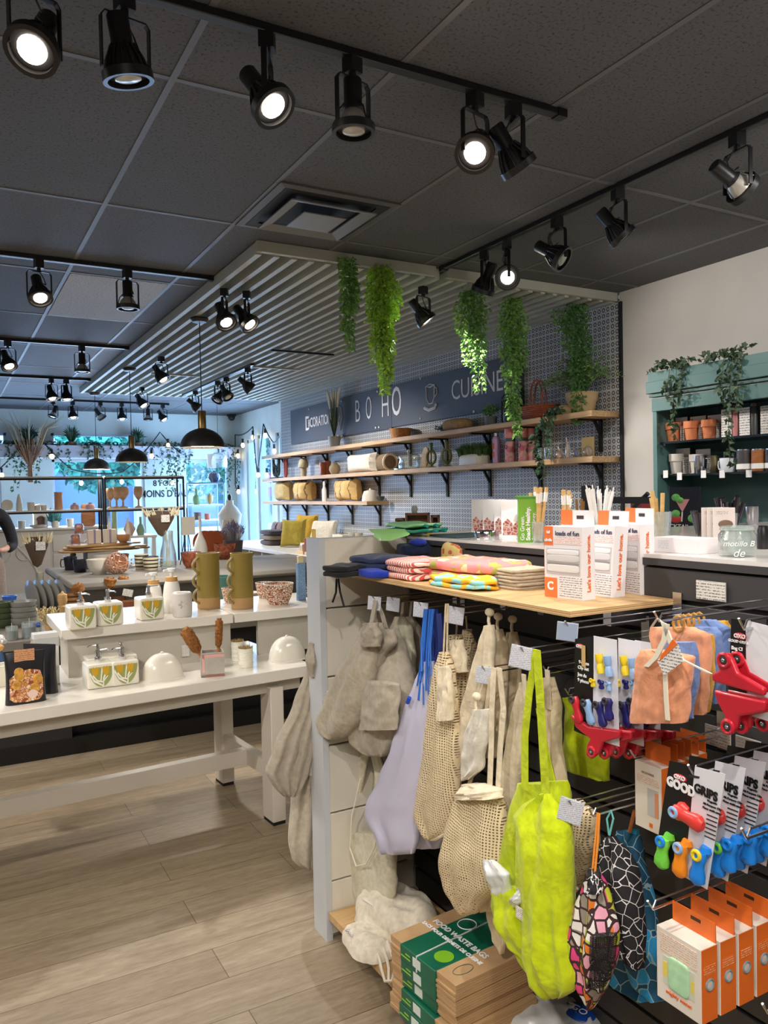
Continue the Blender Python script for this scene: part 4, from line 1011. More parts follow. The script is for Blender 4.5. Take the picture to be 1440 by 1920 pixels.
# glass vases holding brown paper cones of dried flowers
def cone(p, label, R=.09, H=.22, hv=.42):
    o = thing('wrapped_bouquet', p, label, 'bouquet', 'brown paper wrapped bouquets')
    MB().lathe([(0, 0), (.03, .02), (R*.95, H*.55), (R*1.0, H*.62), (R*.72, H*.8)], 6, ry=.35).build('paper_cone', M((84, 66, 50), .7), o)
    g = MB(); random.seed(int(p.x*100))
    for i in range(90):
        a = random.uniform(-1, 1)*R*1.1; g.leaf((a, random.uniform(-.02, .02), H*.62), (a*.35, random.uniform(-.02, .02), random.uniform(.03, .1)), .012)
    g.build('dried_blossoms', M((226, 214, 184), .8, var=.2, vs=20), o, smooth=False)
    MB().box(-.01, .06, -R*.38, -R*.36, H*.45, H*.68).build('tag', lines_mat(scale=90), o, smooth=False); return o
def vase_tall(px, py, z, w, h, label, group='clear glass vases'):
    return lt('glass_vase', label, 'vase', px, py, z, w, h, [(0, 0), (.8, 0), (1, .1), (.9, .4), (.6, .75), (.62, 1), (.56, 1), (.54, .76), (.84, .4), (.9, .08), (0, .04)], glass((225, 235, 235), .12), group, parts=('vase', ('stalks', lambda q, r, H: [q.cyl((r*.3*math.cos(i), r*.3*math.sin(i), H*.06), (r*.4*math.cos(i+2), r*.4*math.sin(i+2), H*1.02), .003, seg=6) for i in range(6)], M((214, 190, 140), .8))))
vase_tall(312, 1068, IU, 32, 72, 'tall clear glass vase holding the large paper cone bouquet')
p = uz(312, 1068, IU); cone(p+Vector((-.02, .05, .27)), 'large brown paper cone of pale flowers with a white tag', .11, .27)
vase_tall(73, 1130, IL, 20, 56, 'slim glass vase holding the small paper cone bouquet on the left')
p = uz(73, 1130, IL); cone(p+Vector((0, .04, .27)), 'small brown paper cone bouquet in front of the white dresser', .085, .30)
# hanging tag behind vase
p = uz(350, 1060, IU); o = thing('wire_stand', p+Vector((.02, .1, 0)), 'thin black wire stand with a big white swing tag right of the bouquet', 'stand')
g = MB(); g.tube([(-.05, 0, 0), (.02, 0, .36), (.02, 0, .5)], .004); g.tube([(.06, 0, 0), (.02, 0, .36)], .004); g.build('wire', BLACKM, o)
MB().box(-.03, .09, -.004, -.002, .26, .42, ).build('swing_tag', M((206, 200, 186), .6), o)
# copper glass bowls, bottle vase, brown plates
lt('copper_glass_bowl', 'copper mottled glass bowl left of the white bottle vase', 'bowl', 354, 1066, IU, 38, 30, BOWL, COP, 'copper glass bowls')
lt('copper_glass_bowl', 'copper mottled glass bowl behind the tall jugs', 'bowl', 418, 1050, IU, 44, 30, BOWL, COP, 'copper glass bowls')
lt('copper_glass_bowl', 'low copper glass bowl under the board pile', 'bowl', 215, 1064, IU, 42, 24, BOWL, COP, 'copper glass bowls')
lt('bottle_vase', 'white matt bottle vase with a long thin neck', 'vase', 374, 1050, IU, 26, 82, [(0, 0), (.85, 0), (1, .05), (1, .25), (.75, .42), (.3, .58), (.2, .66), (.2, .98), (.24, 1), (0, 1)], M((232, 230, 220), .5))
for i in range(3):
    p = uz(391+i*4, 1045, IU); o = MB().lathe([(0, 0), (.07, 0), (.125, .014), (.13, .018), (.12, .018), (.06, .006), (0, .006)], 32, mat=Matrix.Rotation(math.radians(74), 3, 'X')).build('dinner_plate', M((156, 78, 34), .25, coat=.4)); o.location = p+Vector((i*.03, .1-i*.03, .13)); tag(o, '%s rust brown glazed plate standing upright by the bottle vase' % ('rear', 'middle', 'front')[i], 'plate', 'rust brown plates')
# lavender in a dark pot
p = uz(444, 1048, IU); o = thing('lavender_pot', p+Vector((0, .1, .0)), 'dark pot of grey purple lavender behind the right jug', 'potted plant'); k = mpp(p)
MB().lathe([(0, 0), (15*k, 0), (19*k, 34*k), (16*k, 34*k), (0, 5*k)], 20).build('pot', M((62, 58, 56), .7), o)
g = MB(); s = MB(); random.seed(8)
for i in range(110):
    a = random.uniform(0, 2*PI); r = random.random()**.6; e = Vector((r*24*k*math.cos(a), r*24*k*math.sin(a), (70-18*r)*k+random.uniform(-.03, .03)))
    b = Vector((r*10*k*math.cos(a), r*10*k*math.sin(a), 30*k)); s.tube([b, b.lerp(e, .6), e], .0016, 4)
    for j in range(5): g.leaf(e-(e-b)*.06*j, (random.uniform(-.015, .015), random.uniform(-.015, .015), .014), .006)
s.build('stems', M((110, 108, 110), .8), o); g.build('lavender_heads', M((112, 102, 132), .8, var=.3, vs=20), o, smooth=False)
# pile of wooden boards on a grey plinth with jars on it
p = uz(185, 1064, IU); pl = W(); c = Vector((p.x+.02, 7.2, 0))
o = thing('plinth', (c.x, c.y, IU), 'grey square plinth carrying the pile of wooden boards', 'plinth'); W().box(c.x-.12, c.x+.12, c.y-.12, c.y+.12, IU, IU+.14).build('block', M((150, 148, 142), .6), o, .003)
BZ = IU+.14
for i, (w, d, rz, cc, lb) in enumerate(((.34, .13, .1, (188, 146, 96), 'bottom'), (.30, .12, -.15, (206, 166, 110), 'middle'), (.28, .11, .25, (196, 152, 98), 'top'))):
    o = thing('cutting_board', (c.x, c.y, BZ+i*.022), '%s wooden board in the pile on the grey plinth' % lb, 'cutting board', 'wooden boards on the plinth', rz)
    MB().sup((0, 0, .01), (w, d, .0105), .3, .5).build('board', wood(cc, tuple(int(v*.8) for v in cc), (3, 20, 3)), o); MB().sup((w+.04, 0, .01), (.06, .022, .009), .4, .5).build('handle', wood(cc, tuple(int(v*.8) for v in cc), (3, 20, 3)), o)
BT = BZ+.066
def onb(dx, dy): return (c.x+dx, c.y+dy, BT)
o = MB().lathe([(a*.06, b*.07) for a, b in BOWL], 20).build('wooden_bowl', wood((206, 150, 100), (180, 120, 76))); o.location = onb(.2, 0); tag(o, 'turned wooden bowl on the right end of the board pile', 'bowl')
for i in range(2):
    o = thing('boxed_gift_set', onb(-.04+.13*i, .02), ('pale boxed gift set on the board pile, left one', 'pale boxed gift set on the board pile, right one')[i], 'box', 'boxed gift sets'); MB().box(-.055, .055, -.03, .03, 0, .12).build('box', M((214, 200, 184), .5), o, .002); MB().box(-.008, .008, -.032, .032, 0, .122).build('ribbon', M((150, 130, 160), .5), o)
for i, (dx, hh) in enumerate(((-.2, .06), (-.17, .15))):
    o = MB().lathe([(a*.04, b*(.09)) for a, b in JAR], 20).build('amber_jar', AMB); o.location = (c.x+dx, c.y-.03, BT if i == 0 else BT+.09); tag(o, ('small amber glass jar, lower one at the left end of the boards', 'small amber glass jar stacked on the other one')[i], 'jar')
for i, dx in enumerate((.10, .26)):
    o = MB().lathe([(0, 0), (.025, 0), (.022, .1), (.012, .17), (.0, .24)], 16).build('cone_candle', M((222, 214, 204), .5)); o.location = onb(dx, .09); tag(o, ('pale cone shaped candle behind the gift sets', 'pale cone shaped candle at the right end of the boards')[i], 'candle')
lt('cactus_ornament', 'small green cactus shaped ornament left of the boards', 'ornament', 136, 1066, IU, 11, 32, [(0, 0), (.6, 0), (1, .2), (1, .8), (.5, 1), (0, 1)], M((122, 140, 92), .6))
lt('teal_vase', 'muted teal cylinder pot seen between the two olive jugs', 'vase', 421, 1150, .70, 44, 70, CUP, M((86, 140, 130), .5), Y=5.2)
# utensil and textile bits at island front
lt('twig_dish', 'dish of dark twigs behind the embossed canister', 'dish', 482, 1110, .70, 30, 20, BOWL, BLACKM, Y=5.4)
# ================================================================ white dresser with ceramics
DW = M((214, 210, 204), .4)
dr = thing('white_dresser', (.55, 10.6, 0), 'white carved dresser with drawers in front of the shop window', 'dresser')
L_, R_, YF = -.9, 1.78, 10.35
W().box(L_, R_, YF, YF+.5, .08, 1.12).build('body', DW, dr, .01); W().box(L_-.04, R_+.04, YF-.04, YF+.52, 1.12, 1.155).build('top', DW, dr, .01)
for x in (L_+.04, R_-.1):
    for y in (YF+.02, YF+.42): W().box(x, x+.06, y, y+.06, 0, .08).build('foot', DW, dr)
for (x0, x1) in ((.55-.75, .55-.25), (1.15, 1.74)):
    for i in range(4):
        z = .14+i*.24; d = W().box(x0, x1, YF-.018, YF, z, z+.21).build('drawer', DW, dr, .006); g = W(); m_ = (x0+x1)/2
        g.tube([(m_-.1, YF-.02, z+.13), (m_-.06, YF-.05, z+.10), (m_, YF-.055, z+.115), (m_+.06, YF-.05, z+.10), (m_+.1, YF-.02, z+.13)], .008, 6); g.build('handle', DW, d)
d = W().box(.33, 1.1, YF-.018, YF, .14, 1.08).build('door', DW, dr, .006); g = W()
for s_ in (-1, 1):
    cx = .715; g.tube([(cx+s_*.30*math.sin(t)*(1-.3*t/3), YF-.024, .2+t*.25) for t in [i*.2 for i in range(17)]], .014, 6)
    g.tube([(cx+s_*(.12+.09*math.cos(t)), YF-.024, .86+.09*math.sin(t)) for t in [i*.35 for i in range(16)]], .010, 6)
g.build('scroll_carving', DW, d)
DZ = 1.155
def dres(px): return uz(px, 1000, DZ).x if False else uy(px, 995, 10.5).x
o = thing('arched_oven_house', (dres(80), 10.55, DZ), 'white ceramic arched fireplace burner on the dresser', 'ornament')
W().prism([(dres(64), DZ), (dres(90), DZ), (dres(90), DZ+.16)]+[(dres(77)+.115*math.cos(a), DZ+.17+.12*math.sin(a)) for a in [PI*i/10 for i in range(1, 10)]]+[(dres(64), DZ+.16)], lambda u, v, w: (u, w, v), 10.5, 10.62).build('shell', CERAM, o)
W().prism([(dres(71), DZ+.01)]+[(dres(71), DZ+.08)]+[(dres(77)+.05*math.cos(a), DZ+.09+.05*math.sin(a)) for a in [PI-PI*i/8 for i in range(1, 8)]]+[(dres(84), DZ+.08), (dres(84), DZ+.01)], lambda u, v, w: (u, w, v), 10.488, 10.5).build('opening', M((110, 80, 70), .8), o)
def lty(name, lb, cat, px, w, h, prof, mat, Y=10.45, z=DZ, group=None, dz=0, **kw):
    p = uy(px, 970, Y); k = mpp(p); g = MB().lathe([(a*w*k/2, b*h*k) for a, b in prof], 20)
    o = g.build(name, mat); o.location = (p.x, Y, z+dz); return tag(o, lb, cat, group)
lty('flat_dish', 'flat white dish in front of the ceramic arch', 'dish', 71, 32, 6, BOWL, CERAM, 10.40)
lty('white_pitcher', 'small white pitcher with a spoon left on the dresser', 'pitcher', 40, 14, 14, CUP, CERAM)
lty('teal_planter', 'small white planter with teal leaves on the dresser', 'planter', 103, 15, 12, CUP, CERAM)
p = uy(103, 970, 10.45); g = MB(); random.seed(2)
for i in range(60): g.leaf((random.uniform(-.05, .05), random.uniform(-.05, .05), 0), (random.uniform(-.08, .08), random.uniform(-.05, .05), random.uniform(.05, .2)), .02)
o = g.build('teal_leaves', M((90, 160, 160), .5), smooth=False); o.location = (p.x, 10.45, DZ+.06); tag(o, 'pale teal leaves growing from the small white planter', 'plant')
lty('white_cup', 'white cup with red trim at the dresser end', 'cup', 131, 13, 15, CUP, CERAM)
o = W().sup((uy(166, 985, 10.3).x, 10.3, DZ+.14), (.085, .012, .14), .3, .6).build('round_board', wood((186, 128, 84), (150, 98, 60))); tag(o, 'large rounded wooden board leaning at the end of the dresser', 'cutting board')
# a shallow bag of goods to the right: white table with vases
wt = thing('white_side_table', (2.2, 10.2, 0), 'plain white table in front of the window right of the dresser', 'table')
x0, x1 = uy(205, 1020, 10.2).x, uy(286, 1020, 10.2).x
W().box(x0, x1, 9.95, 10.5, 1.0, 1.03).build('tabletop', WHITE, wt)
for x in (x0+.01, x1-.06):
    for y in (9.97, 10.43): W().box(x, x+.05, y, y+.05, 0, 1.0).build('leg', WHITE, wt)
SAGE = M((136, 152, 112), .5)
def ltw(name, lb, cat, px, w, h, prof, mat, Y=10.1, z=1.03, group=None):
    p = uy(px, 1000, Y); k = mpp(p); o = MB().lathe([(a*w*k/2, b*h*k) for a, b in prof], 20).build(name, mat); o.location = (p.x, Y, z); return tag(o, lb, cat, group)
ltw('sage_vase', 'sage green cylinder vase behind the gift sets', 'vase', 215, 11, 50, [(0, 0), (1, 0), (.9, .9), (.7, 1), (0, 1)], SAGE, 10.25)
ltw('sage_bud_vase', 'pale green bulb vase with narrow neck on the white table', 'vase', 264, 17, 34, [(0, 0), (.7, 0), (1, .25), (.7, .5), (.3, .62), (.3, 1), (0, 1)], M((140, 170, 130), .4))
ltw('peach_disc_vase', 'peach round vase on the white table', 'vase', 243, 22, 26, [(0, 0), (.5, 0), (1, .45), (.6, .9), (.3, 1), (0, 1)], M((214, 174, 150), .5))
for i, px in enumerate((212, 232)): pass
# ================================================================ black shelf racks before the window
def rack(x0, x1, Y, zs, label, th=.02, tops=True, cm=BLACKM, d=.3, dn=0):
    o = thing('shelf_rack', ((x0+x1)/2, Y, dn), label, 'shelf rack')
    for x in (x0, x1):
        for y in (Y, Y+d): W().box(x-th/2, x+th/2, y-th/2, y+th/2, dn, zs[-1]+.01).build('post', cm, o)
    for z in zs:
        b = W().box(x0, x1, Y-.01, Y+d+.01, z, z+.022).build('shelf', WHITE, o); W().box(x0, x1, Y-.018, Y-.008, z-.018, z+.004).build('edge_bar', cm, b)
    return o
RY = 9.8
def rx(px, py=925): return uy(px, py, RY).x
z1, z2 = uy(100, 897, RY).z, uy(100, 958, RY).z
rack(rx(-60), rx(193), RY, (z2-.01, z1), 'black framed window shelf rack on the left with white shelves')
rack(rx(197), rx(344), RY, (z2-.01, z1), 'black framed window shelf rack on the right with white shelves')
def onr(name, lb, cat, px, w, h, prof, mat, group=None, z=None, Y=RY+.1, seg=20):
    p = uy(px, 950, Y); k = mpp(p); o = MB().lathe([(a*w*k/2, b*h*k) for a, b in prof], seg).build(name, mat); o.location = (p.x, Y, (z or z2)+.012); return tag(o, lb, cat, group)
TC = M((206, 150, 110), .6, var=.1); BIS = M((226, 216, 200), .5)
p = uy(14, 950, RY+.1); o = MB().lathe([(0, 0), (.05, 0), (.065, .012), (.06, .016), (0, .01)], 24, mat=Matrix.Rotation(math.radians(80), 3, 'X')).build('round_dish', M((226, 214, 190), .5)); o.location = (p.x, RY+.15, z2+.075); tag(o, 'round cream dish standing on edge at the left end of the window shelf', 'dish')
onr('tusk_vase', 'tall white tusk shaped vase on the window shelf', 'vase', 36, 11, 31, [(0, 0), (1, 0), (.95, .4), (.6, .8), (.2, 1), (0, 1)], BIS)
onr('white_mug', 'white mug, tallest of the three cups on the window shelf', 'mug', 58, 14, 15, CUP, BIS, 'white cups on the window shelf')
onr('white_cup', 'small white cup, middle of the three on the window shelf', 'cup', 70, 10, 9, CUP, BIS, 'white cups on the window shelf')
onr('white_cup', 'small white cup, right of the three on the window shelf', 'cup', 82, 11, 9, CUP, BIS, 'white cups on the window shelf')
onr('terracotta_cylinder', 'tall ribbed terracotta cylinder vase on the window shelf', 'vase', 110, 15, 33, [(0, 0), (1, 0), (.96, .1), (1, .2), (.96, .3), (1, .4), (.96, .5), (1, .6), (.96, .7), (1, .8), (1, 1), (.9, 1), (.9, .1), (0, .1)], TC)
PKT = M((206, 160, 150), .5)
for px, lb in ((140, 'left'), (169, 'right')): onr('pink_lidded_jar', 'low pink lidded jar on the window shelf, %s of two' % lb, 'jar', px, 17, 12, [(0, 0), (.9, 0), (1, .4), (.9, .6), (.5, .75), (.3, .8), (.4, 1), (0, 1)], PKT, 'pink lidded jars')
SHL = M((206, 164, 124), .6, var=.35, vs=12)
for px, w, h, lb in ((207, 16, 38, 'far left'), (219, 20, 40, 'second'), (231, 22, 40, 'third'), (260, 18, 40, 'right, standing alone')):
    onr('mosaic_goblet', 'amber mosaic candle goblet on the right window rack, %s' % lb, 'candle holder', px, w, h, [(0, 0), (.8, 0), (.8, .04), (.2, .1), (.18, .36), (.5, .45), (1, .65), (.95, .9), (.7, 1), (.6, .98), (.8, .66), (0, .5)], SHL, 'mosaic goblets')
# wire rack by the corner, with vases, pots, lantern
WG = M((120, 140, 160), .4, .5)
CY = 11.2
def cx_(px, py=900): return uy(px, py, CY).x
zz = [uy(390, q, CY).z for q in (1030, 977, 948, 907)]
o = thing('corner_wire_rack', (cx_(390), CY, 0), 'thin silver wire shelf rack in front of the right window', 'shelf rack')
for x in (cx_(350), cx_(420)):
    for y in (CY, CY+.35): W().cyl((x, y, 0), (x, y, zz[-1]+.01), .012, seg=6).build('post', WG, o)
for z in zz[:-1]: W().box(cx_(350), cx_(420), CY, CY+.35, z, z+.02).build('shelf', WHITE, o)
W().box(cx_(350), cx_(420), CY, CY+.35, zz[-1], zz[-1]+.02).build('shelf', WG, o)
for nm, lb, cat, px, z, w, h, pr, mt in (('green_gourd_vase', 'pale green gourd vase on the wire rack', 'vase', 369, zz[2], 17, 30, [(0, 0), (.6, 0), (1, .25), (.8, .5), (.35, .6), (.4, .8), (.2, 1), (0, 1)], M((140, 170, 120), .4)),
        ('cactus_candle', 'tan cactus shaped candle on the wire rack', 'candle', 394, zz[2], 12, 20, [(0, 0), (.4, 0), (.9, .3), (1, .8), (.6, .6), (.4, 1), (0, 1)], M((196, 160, 100), .5)),
        ('dark_pot', 'brown pot on the middle shelf of the wire rack', 'pot', 370, zz[1], 14, 14, CUP, M((110, 84, 80), .6)), ('terracotta_pot', 'tiny terracotta pot on the wire rack', 'pot', 388, zz[1], 11, 11, CUP, M((196, 110, 90), .6)),
        ('dark_glass_vase', 'round dark glass vase on top of the wire rack', 'vase', 403, zz[3], 24, 22, [(0, 0), (.5, 0), (1, .4), (.8, .75), (.2, .95), (.2, 1), (0, 1)], M((60, 66, 86), .15)),
        ('apothecary_bottle', 'white tied bottle vase on the low wire shelf', 'vase', 375, zz[0], 14, 24, BOT, WHITE)):
    p = uy(px, 950, CY+.12); k = mpp(p); q = MB().lathe([(a*w*k/2, b*h*k) for a, b in pr], 20).build(nm, mt); q.location = (p.x, CY+.12, z+.02); tag(q, lb, cat)
p = uy(403, 860, CY+.15); o = thing('hanging_bell_lamp', (p.x, CY+.15, 2.1), 'clear glass cloche hanging by the corner window with a white card', 'lamp'); k = mpp(p)
W().lathe([(16*k, 0), (17*k, 10*k), (15*k, 22*k), (8*k, 28*k), (0, 29*k)], 20, c=(p.x+.05, CY+.15, uy(403, 877, CY+.15).z)).build('glass_shade', glass(), o)
W().box(p.x-.13, p.x+.0, CY+.1, CY+.11, uy(403, 877, CY).z, uy(403, 850, CY).z).build('card', M((226, 214, 200), .6), o); W().cyl((p.x+.05, CY+.15, uy(403, 850, CY+.15).z), (p.x+.05, CY+.15, CEIL), .003).build('cord', BLACKM, o)
# dress form bust with shawl
p = uy(432, 1010, 10.45); o = thing('dress_form', (p.x, 10.45, 0), 'white dress form bust draped with a beige shawl beside the window', 'mannequin')
k = mpp(p); zt = uy(432, 938, 10.45).z
W().lathe([(0, 0), (.14, 0), (.14, .03), (.02, .04), (.02, zt-.62), (0, zt-.62)], 16, c=(p.x, 10.45, 0)).build('stand', WHITE, o)
W().lathe([(0, zt-.62), (.12, zt-.6), (.11, zt-.45), (.13, zt-.3), (.145, zt-.2), (.09, zt-.1), (.05, zt-.06), (.045, zt), (0, zt)], 24, c=(p.x, 10.45, 0), rx=1.15, ry=.75).build('torso', M((222, 220, 214), .6), o)
W().sup((p.x, 10.45, zt+.04), (.03, .03, .045)).build('finial', BLACK, o)
g = W(); g.drape([(975, 418, 446, .10, 10.3), (1000, 414, 452, .14, 10.3), (1040, 413, 450, .12, 10.3), (1085, 412, 440, .10, 10.3)], folds=3, amp=.015, axis='y'); g.build('shawl', fabric((206, 192, 168)), o)
# ================================================================ planter ledge over the windows, string lights
IVY = M((58, 92, 66), .5, var=.35, vs=20); IVY2 = M((70, 104, 84), .5, var=.35, vs=20)
def ivy(name, p, strands, label, mat, leaf=.03, dens=60, seed=1, group=None, cat='ivy'):
    random.seed(seed); o = thing(name, p, label, cat, group); g = MB(); s = MB()
    for pts in strands:
        pts = [Vector(q) for q in pts]; s.tube(pts, .002, 4)
        for a, b in zip(pts, pts[1:]):
            for i in range(max(1, int((b-a).length*dens))):
                q = a.lerp(b, random.random())+Vector((random.uniform(-1, 1), random.uniform(-1, 1), random.uniform(-1, 1)))*leaf*.5
                g.leaf(q, (random.uniform(-1, 1)*leaf, random.uniform(-1, 1)*leaf, random.uniform(-1.2, .4)*leaf), leaf*.4)
    s.build('stems', M((70, 74, 50), .8), o); g.build('leaves', mat, o, smooth=False); return o
def bushy(p, w, h, mat, n=160, blade=True, seed=1, pot=None, label='', name='fern', cat='potted plant', group=None, bw=.008):
    random.seed(seed); o = thing(name, p, label, cat, group); g = MB(); z0 = 0
    if pot: q, z0 = pot; q.build('pot', pot_m, o)
    for i in range(n):
        a = random.uniform(0, 2*PI); r = w*random.uniform(.3, 1); hh = h*random.uniform(.5, 1)
        e = Vector((r*math.cos(a), r*math.sin(a), z0+hh*(1-.6*(r/w)**2))); b = Vector((.1*r*math.cos(a), .1*r*math.sin(a), z0))
        g.blade([b, b.lerp(e, .5)+Vector((0, 0, h*.18)), e], bw)
    g.build('fronds', mat, o, smooth=False); return o
LY = WY-.09
for i, (px, w, lb) in enumerate(((55, .3, 'fern with pampas stems on the planter ledge, left'), (134, .26, 'spiky fern on the planter ledge, middle'), (258, .26, 'spiky fern on the planter ledge behind the middle pendant'))):
    p = uy(px, 838, WY-.18); p.z = 2.30; w *= .62; pot_m = M((120, 90, 70), .8)
    bushy(p, w, .3, IVY2, 90, seed=i+3, label=lb, group='ferns on the planter ledge', bw=.014, pot=(MB().lathe([(0, 0), (.07, 0), (.08, .06), (0, .06)], 12), .05))
for i, (px, wd, drop, lb) in enumerate(((12, .5, .25, 'ivy garland on the ledge at the left edge'), (35, .3, .75, 'long ivy strands hanging over the left wall pier'), (88, .55, .55, 'ivy hanging right of the pampas grass'), (172, .3, .3, 'short ivy left of the middle pendant'), (205, .6, .3, 'ivy garland over the middle window'), (300, .5, .6, 'ivy strands above the wall lettering, left'), (332, .35, .8, 'ivy strands above the wall lettering, right'), (425, .3, 1.0, 'ivy hanging in the far window corner'))):
    p = uy(px, 838, WY-.27); p.z = 2.30; ss = []; random.seed(i)
    for k in range(5):
        x = (k/4-.5)*wd; d = drop*random.uniform(.35, 1); ss.append([(x, .08, .03), (x, -.02, .02), (x+.03, -.05, -d*.4), (x-.02, -.05, -d)])
    ss.append([(-wd/2, .05, .04), (0, .05, .06), (wd/2, .05, .03)])
    ivy('trailing_ivy', p, ss, lb, IVY, .045, 70, i, 'ivy along the planter ledge')
p = uy(57, 860, 12.4); o = thing('pampas_bundle', (p.x, 12.5, 1.75), 'tied bundle of dried pampas stems hanging before the left wall pier', 'dried flowers'); g = MB(); q = MB(); random.seed(4)
for i in range(70):
    a = random.uniform(-1, 1); g.tube([(a*.05, random.uniform(-.03, .03), 0), (a*.04, 0, .35), (a*.3, random.uniform(-.05, .05), .8+random.uniform(-.15, .1))], .005, 4)
    if i < 26: q.blade([(a*.25, 0, .75), (a*.4, 0, 1.1), (a*.7+random.uniform(-.1, .1), 0, 1.35+random.uniform(-.2, .15))], .01)
g.v = [(x*.7, y, z*.72) for x, y, z in g.v]; q.v = [(x*.7, y, z*.72) for x, y, z in q.v]; g.build('stems', M((176, 130, 96), .8), o); q.build('plumes', M((196, 176, 140), .8), o, smooth=False)
# string lights
WBULB = emis((255, 226, 170), 2)
def string_lights(pts, bulbs, label):
    o = thing('string_lights', pts[0], label, 'string lights'); off = Vector(pts[0]); P = [Vector(q) for q in pts]; sm = []
    for a, b in zip(P, P[1:]):
        for i in range(8): t = i/8; sm.append(a.lerp(b, t)-Vector((0, 0, .12*(a-b).length*4*t*(1-t)*.5))-off)
    sm.append(P[-1]-off); MB().tube(sm, .009, 5).build('cable', BLACKM, o)
    for q in bulbs:
        q = Vector(q)-off; s_ = MB().cyl(q+Vector((0, 0, .02)), q+Vector((0, 0, -.05)), .018, seg=8).build('lamp_socket', BLACKM, o); MB().sup(q+Vector((0, 0, -.085)), (.03, .03, .04), nu=10, nv=8).build('bulb', WBULB, s_)
y_ = WY-.25
U = lambda px, py, Y=12.55: tuple(uy(px, py, Y))
string_lights([U(-20, 895), U(62, 805), U(135, 880), U(230, 885), U(300, 810), U(340, 850)], [U(3, 880), U(97, 845), U(152, 895), U(228, 893), U(284, 845), U(315, 825), U(323, 895)], 'black cable of warm bulbs strung in peaks along the window wall')
V = lambda px, py, X=4.25: tuple(ux(px, py, X))
string_lights([V(441, 860), V(441, 815), V(474, 800), V(482, 885), V(494, 795), V(513, 830), V(526, 815)], [V(446, 845), V(455, 825), V(474, 810), V(484, 880), V(497, 806), V(500, 880), V(514, 835)], 'black cable of bulbs zigzagging over the side windows')
string_lights([V(441, 840), V(441, 910), V(446, 920)], [V(447, 912)], 'short hanging cable end with one bulb in the window corner')
# ================================================================ cubby shelf with cushions
cb = thing('cubby_shelf', (3.6, 8.3, 0), 'white cubby shelf unit along the tiled wall holding cushions on top', 'shelf unit')
CW = M((212, 210, 206), .4); CX0, CX1, CY0, CY1 = 3.10, 4.085, 6.25, 10.05
W().box(CX0-.03, CX1, CY0, CY1, .865, .90).build('top', CW, cb, .003); W().box(CX0, CX1, CY0, CY1, 0, .06).build('plinth', CW, cb); W().box(CX1-.30, CX1-.28, CY0, CY1, .06, .865).build('back', CW, cb)
for z in (.33, .6): W().box(CX0+.003, CX1-.3, CY0+.003, CY1-.003, z-.01, z+.01).build('shelf', CW, cb)
n = 9
for i in range(n+1):
    y = CY0+i*(CY1-CY0-.025)/n; W().box(CX0, CX1-.3, y, y+.025, .06, .865).build('divider', CW, cb)
def cub(i, row): y = CY0+(i+.5)*(CY1-CY0-.025)/n+.012; return Vector((CX0+.16, y, (.06, .34, .61)[row]))
for i, row, sz, c, lb, cat in ((0, 2, (.1, .14, .07), (196, 160, 80), 'folded mustard throw in the nearest top cubby', 'throw'), (1, 2, (.1, .13, .06), (206, 200, 186), 'folded cream towels in the second top cubby', 'towel'), (1, 1, (.1, .13, .06), (206, 200, 190), 'folded cream throw in the second middle cubby', 'throw'),
        (2, 2, (.09, .12, .08), (216, 212, 204), 'crumpled white bag in the third top cubby', 'bag'), (2, 1, (.1, .13, .05), (196, 190, 176), 'folded linen in the third middle cubby', 'linen'), (3, 2, (.08, .11, .04), (190, 160, 110), 'woven tan basket in the fourth top cubby', 'basket'),
        (4, 2, (.07, .09, .06), (60, 76, 120), 'blue pouch in the fifth top cubby', 'pouch'), (0, 1, (.1, .14, .06), (206, 196, 150), 'folded pale yellow throw in the nearest middle cubby', 'throw')):
    p = cub(i, row); o = MB().sup((0, 0, sz[2]), sz, .6, .5).build('folded_textile' if cat not in ('basket', 'bag', 'pouch') else cat, fabric(c)); o.location = p; tag(o, lb, cat)
def cushion(X, px, py, w, h, th, c, label, z, rz=0, tilt=0, group=None, mat=None, puff=1):
    p = ux(px, py, X); k = mpp(p); w2 = w*k/2*1.05; h2 = h*k/2
    o = thing('cushion', (p.x, p.y, z), label, 'cushion', group, rz); g = MB(); vs = []; n_ = 14; fs = []
    for sgn in (1, -1):
        for i in range(n_+1):
            for j in range(n_+1):
                u = i/n_*2-1; v = j/n_*2-1; a = (1-u**4)*(1-v**4); e = 1-.10*(1-abs(u)**2)*(abs(v)**3); e2 = 1-.10*(1-abs(v)**2)*(abs(u)**3)
                vs.append((sgn*th*a**.5*.5+.012*noise.noise(Vector((u*3, v*3, px))), u*w2*e2, h2+v*h2*e))
    m_ = (n_+1)**2
    for s_ in (0, 1):
        for i in range(n_):
            for j in range(n_):
                q = s_*m_+i*(n_+1)+j; f = (q, q+1, q+n_+2, q+n_+1); fs.append(f if s_ else f[::-1])
    g.add(vs, fs); c_ = g.build('cover', mat or fabric(c), o); c_.rotation_euler = (0, tilt, 0); return o
MUS = fabric((196, 160, 60)); MUS2 = fabric((164, 146, 60))
cushion(3.45, 548, 1022, 48, 54, .16, 0, 'olive mustard cushion at the front of the cubby shelf top', .90, .75, .25, 'mustard cushions', MUS2)
cushion(3.75, 572, 1000, 44, 58, .15, 0, 'bright mustard cushion standing behind the olive one', .90, .6, .2, 'mustard cushions', MUS)
cushion(3.85, 603, 1002, 54, 50, .16, (222, 216, 202), 'cream cushion behind the yellow U shaped vase', .90, .6, .35)
cushion(3.9, 516, 995, 34, 34, .12, (60, 56, 70), 'dark striped cushion on the far end of the cubby shelf', .90, 0, .2, None, stripes('dark_stripe_fabric', [(0, (58, 54, 66)), (.6, (170, 150, 150))], 16, 1, .05))
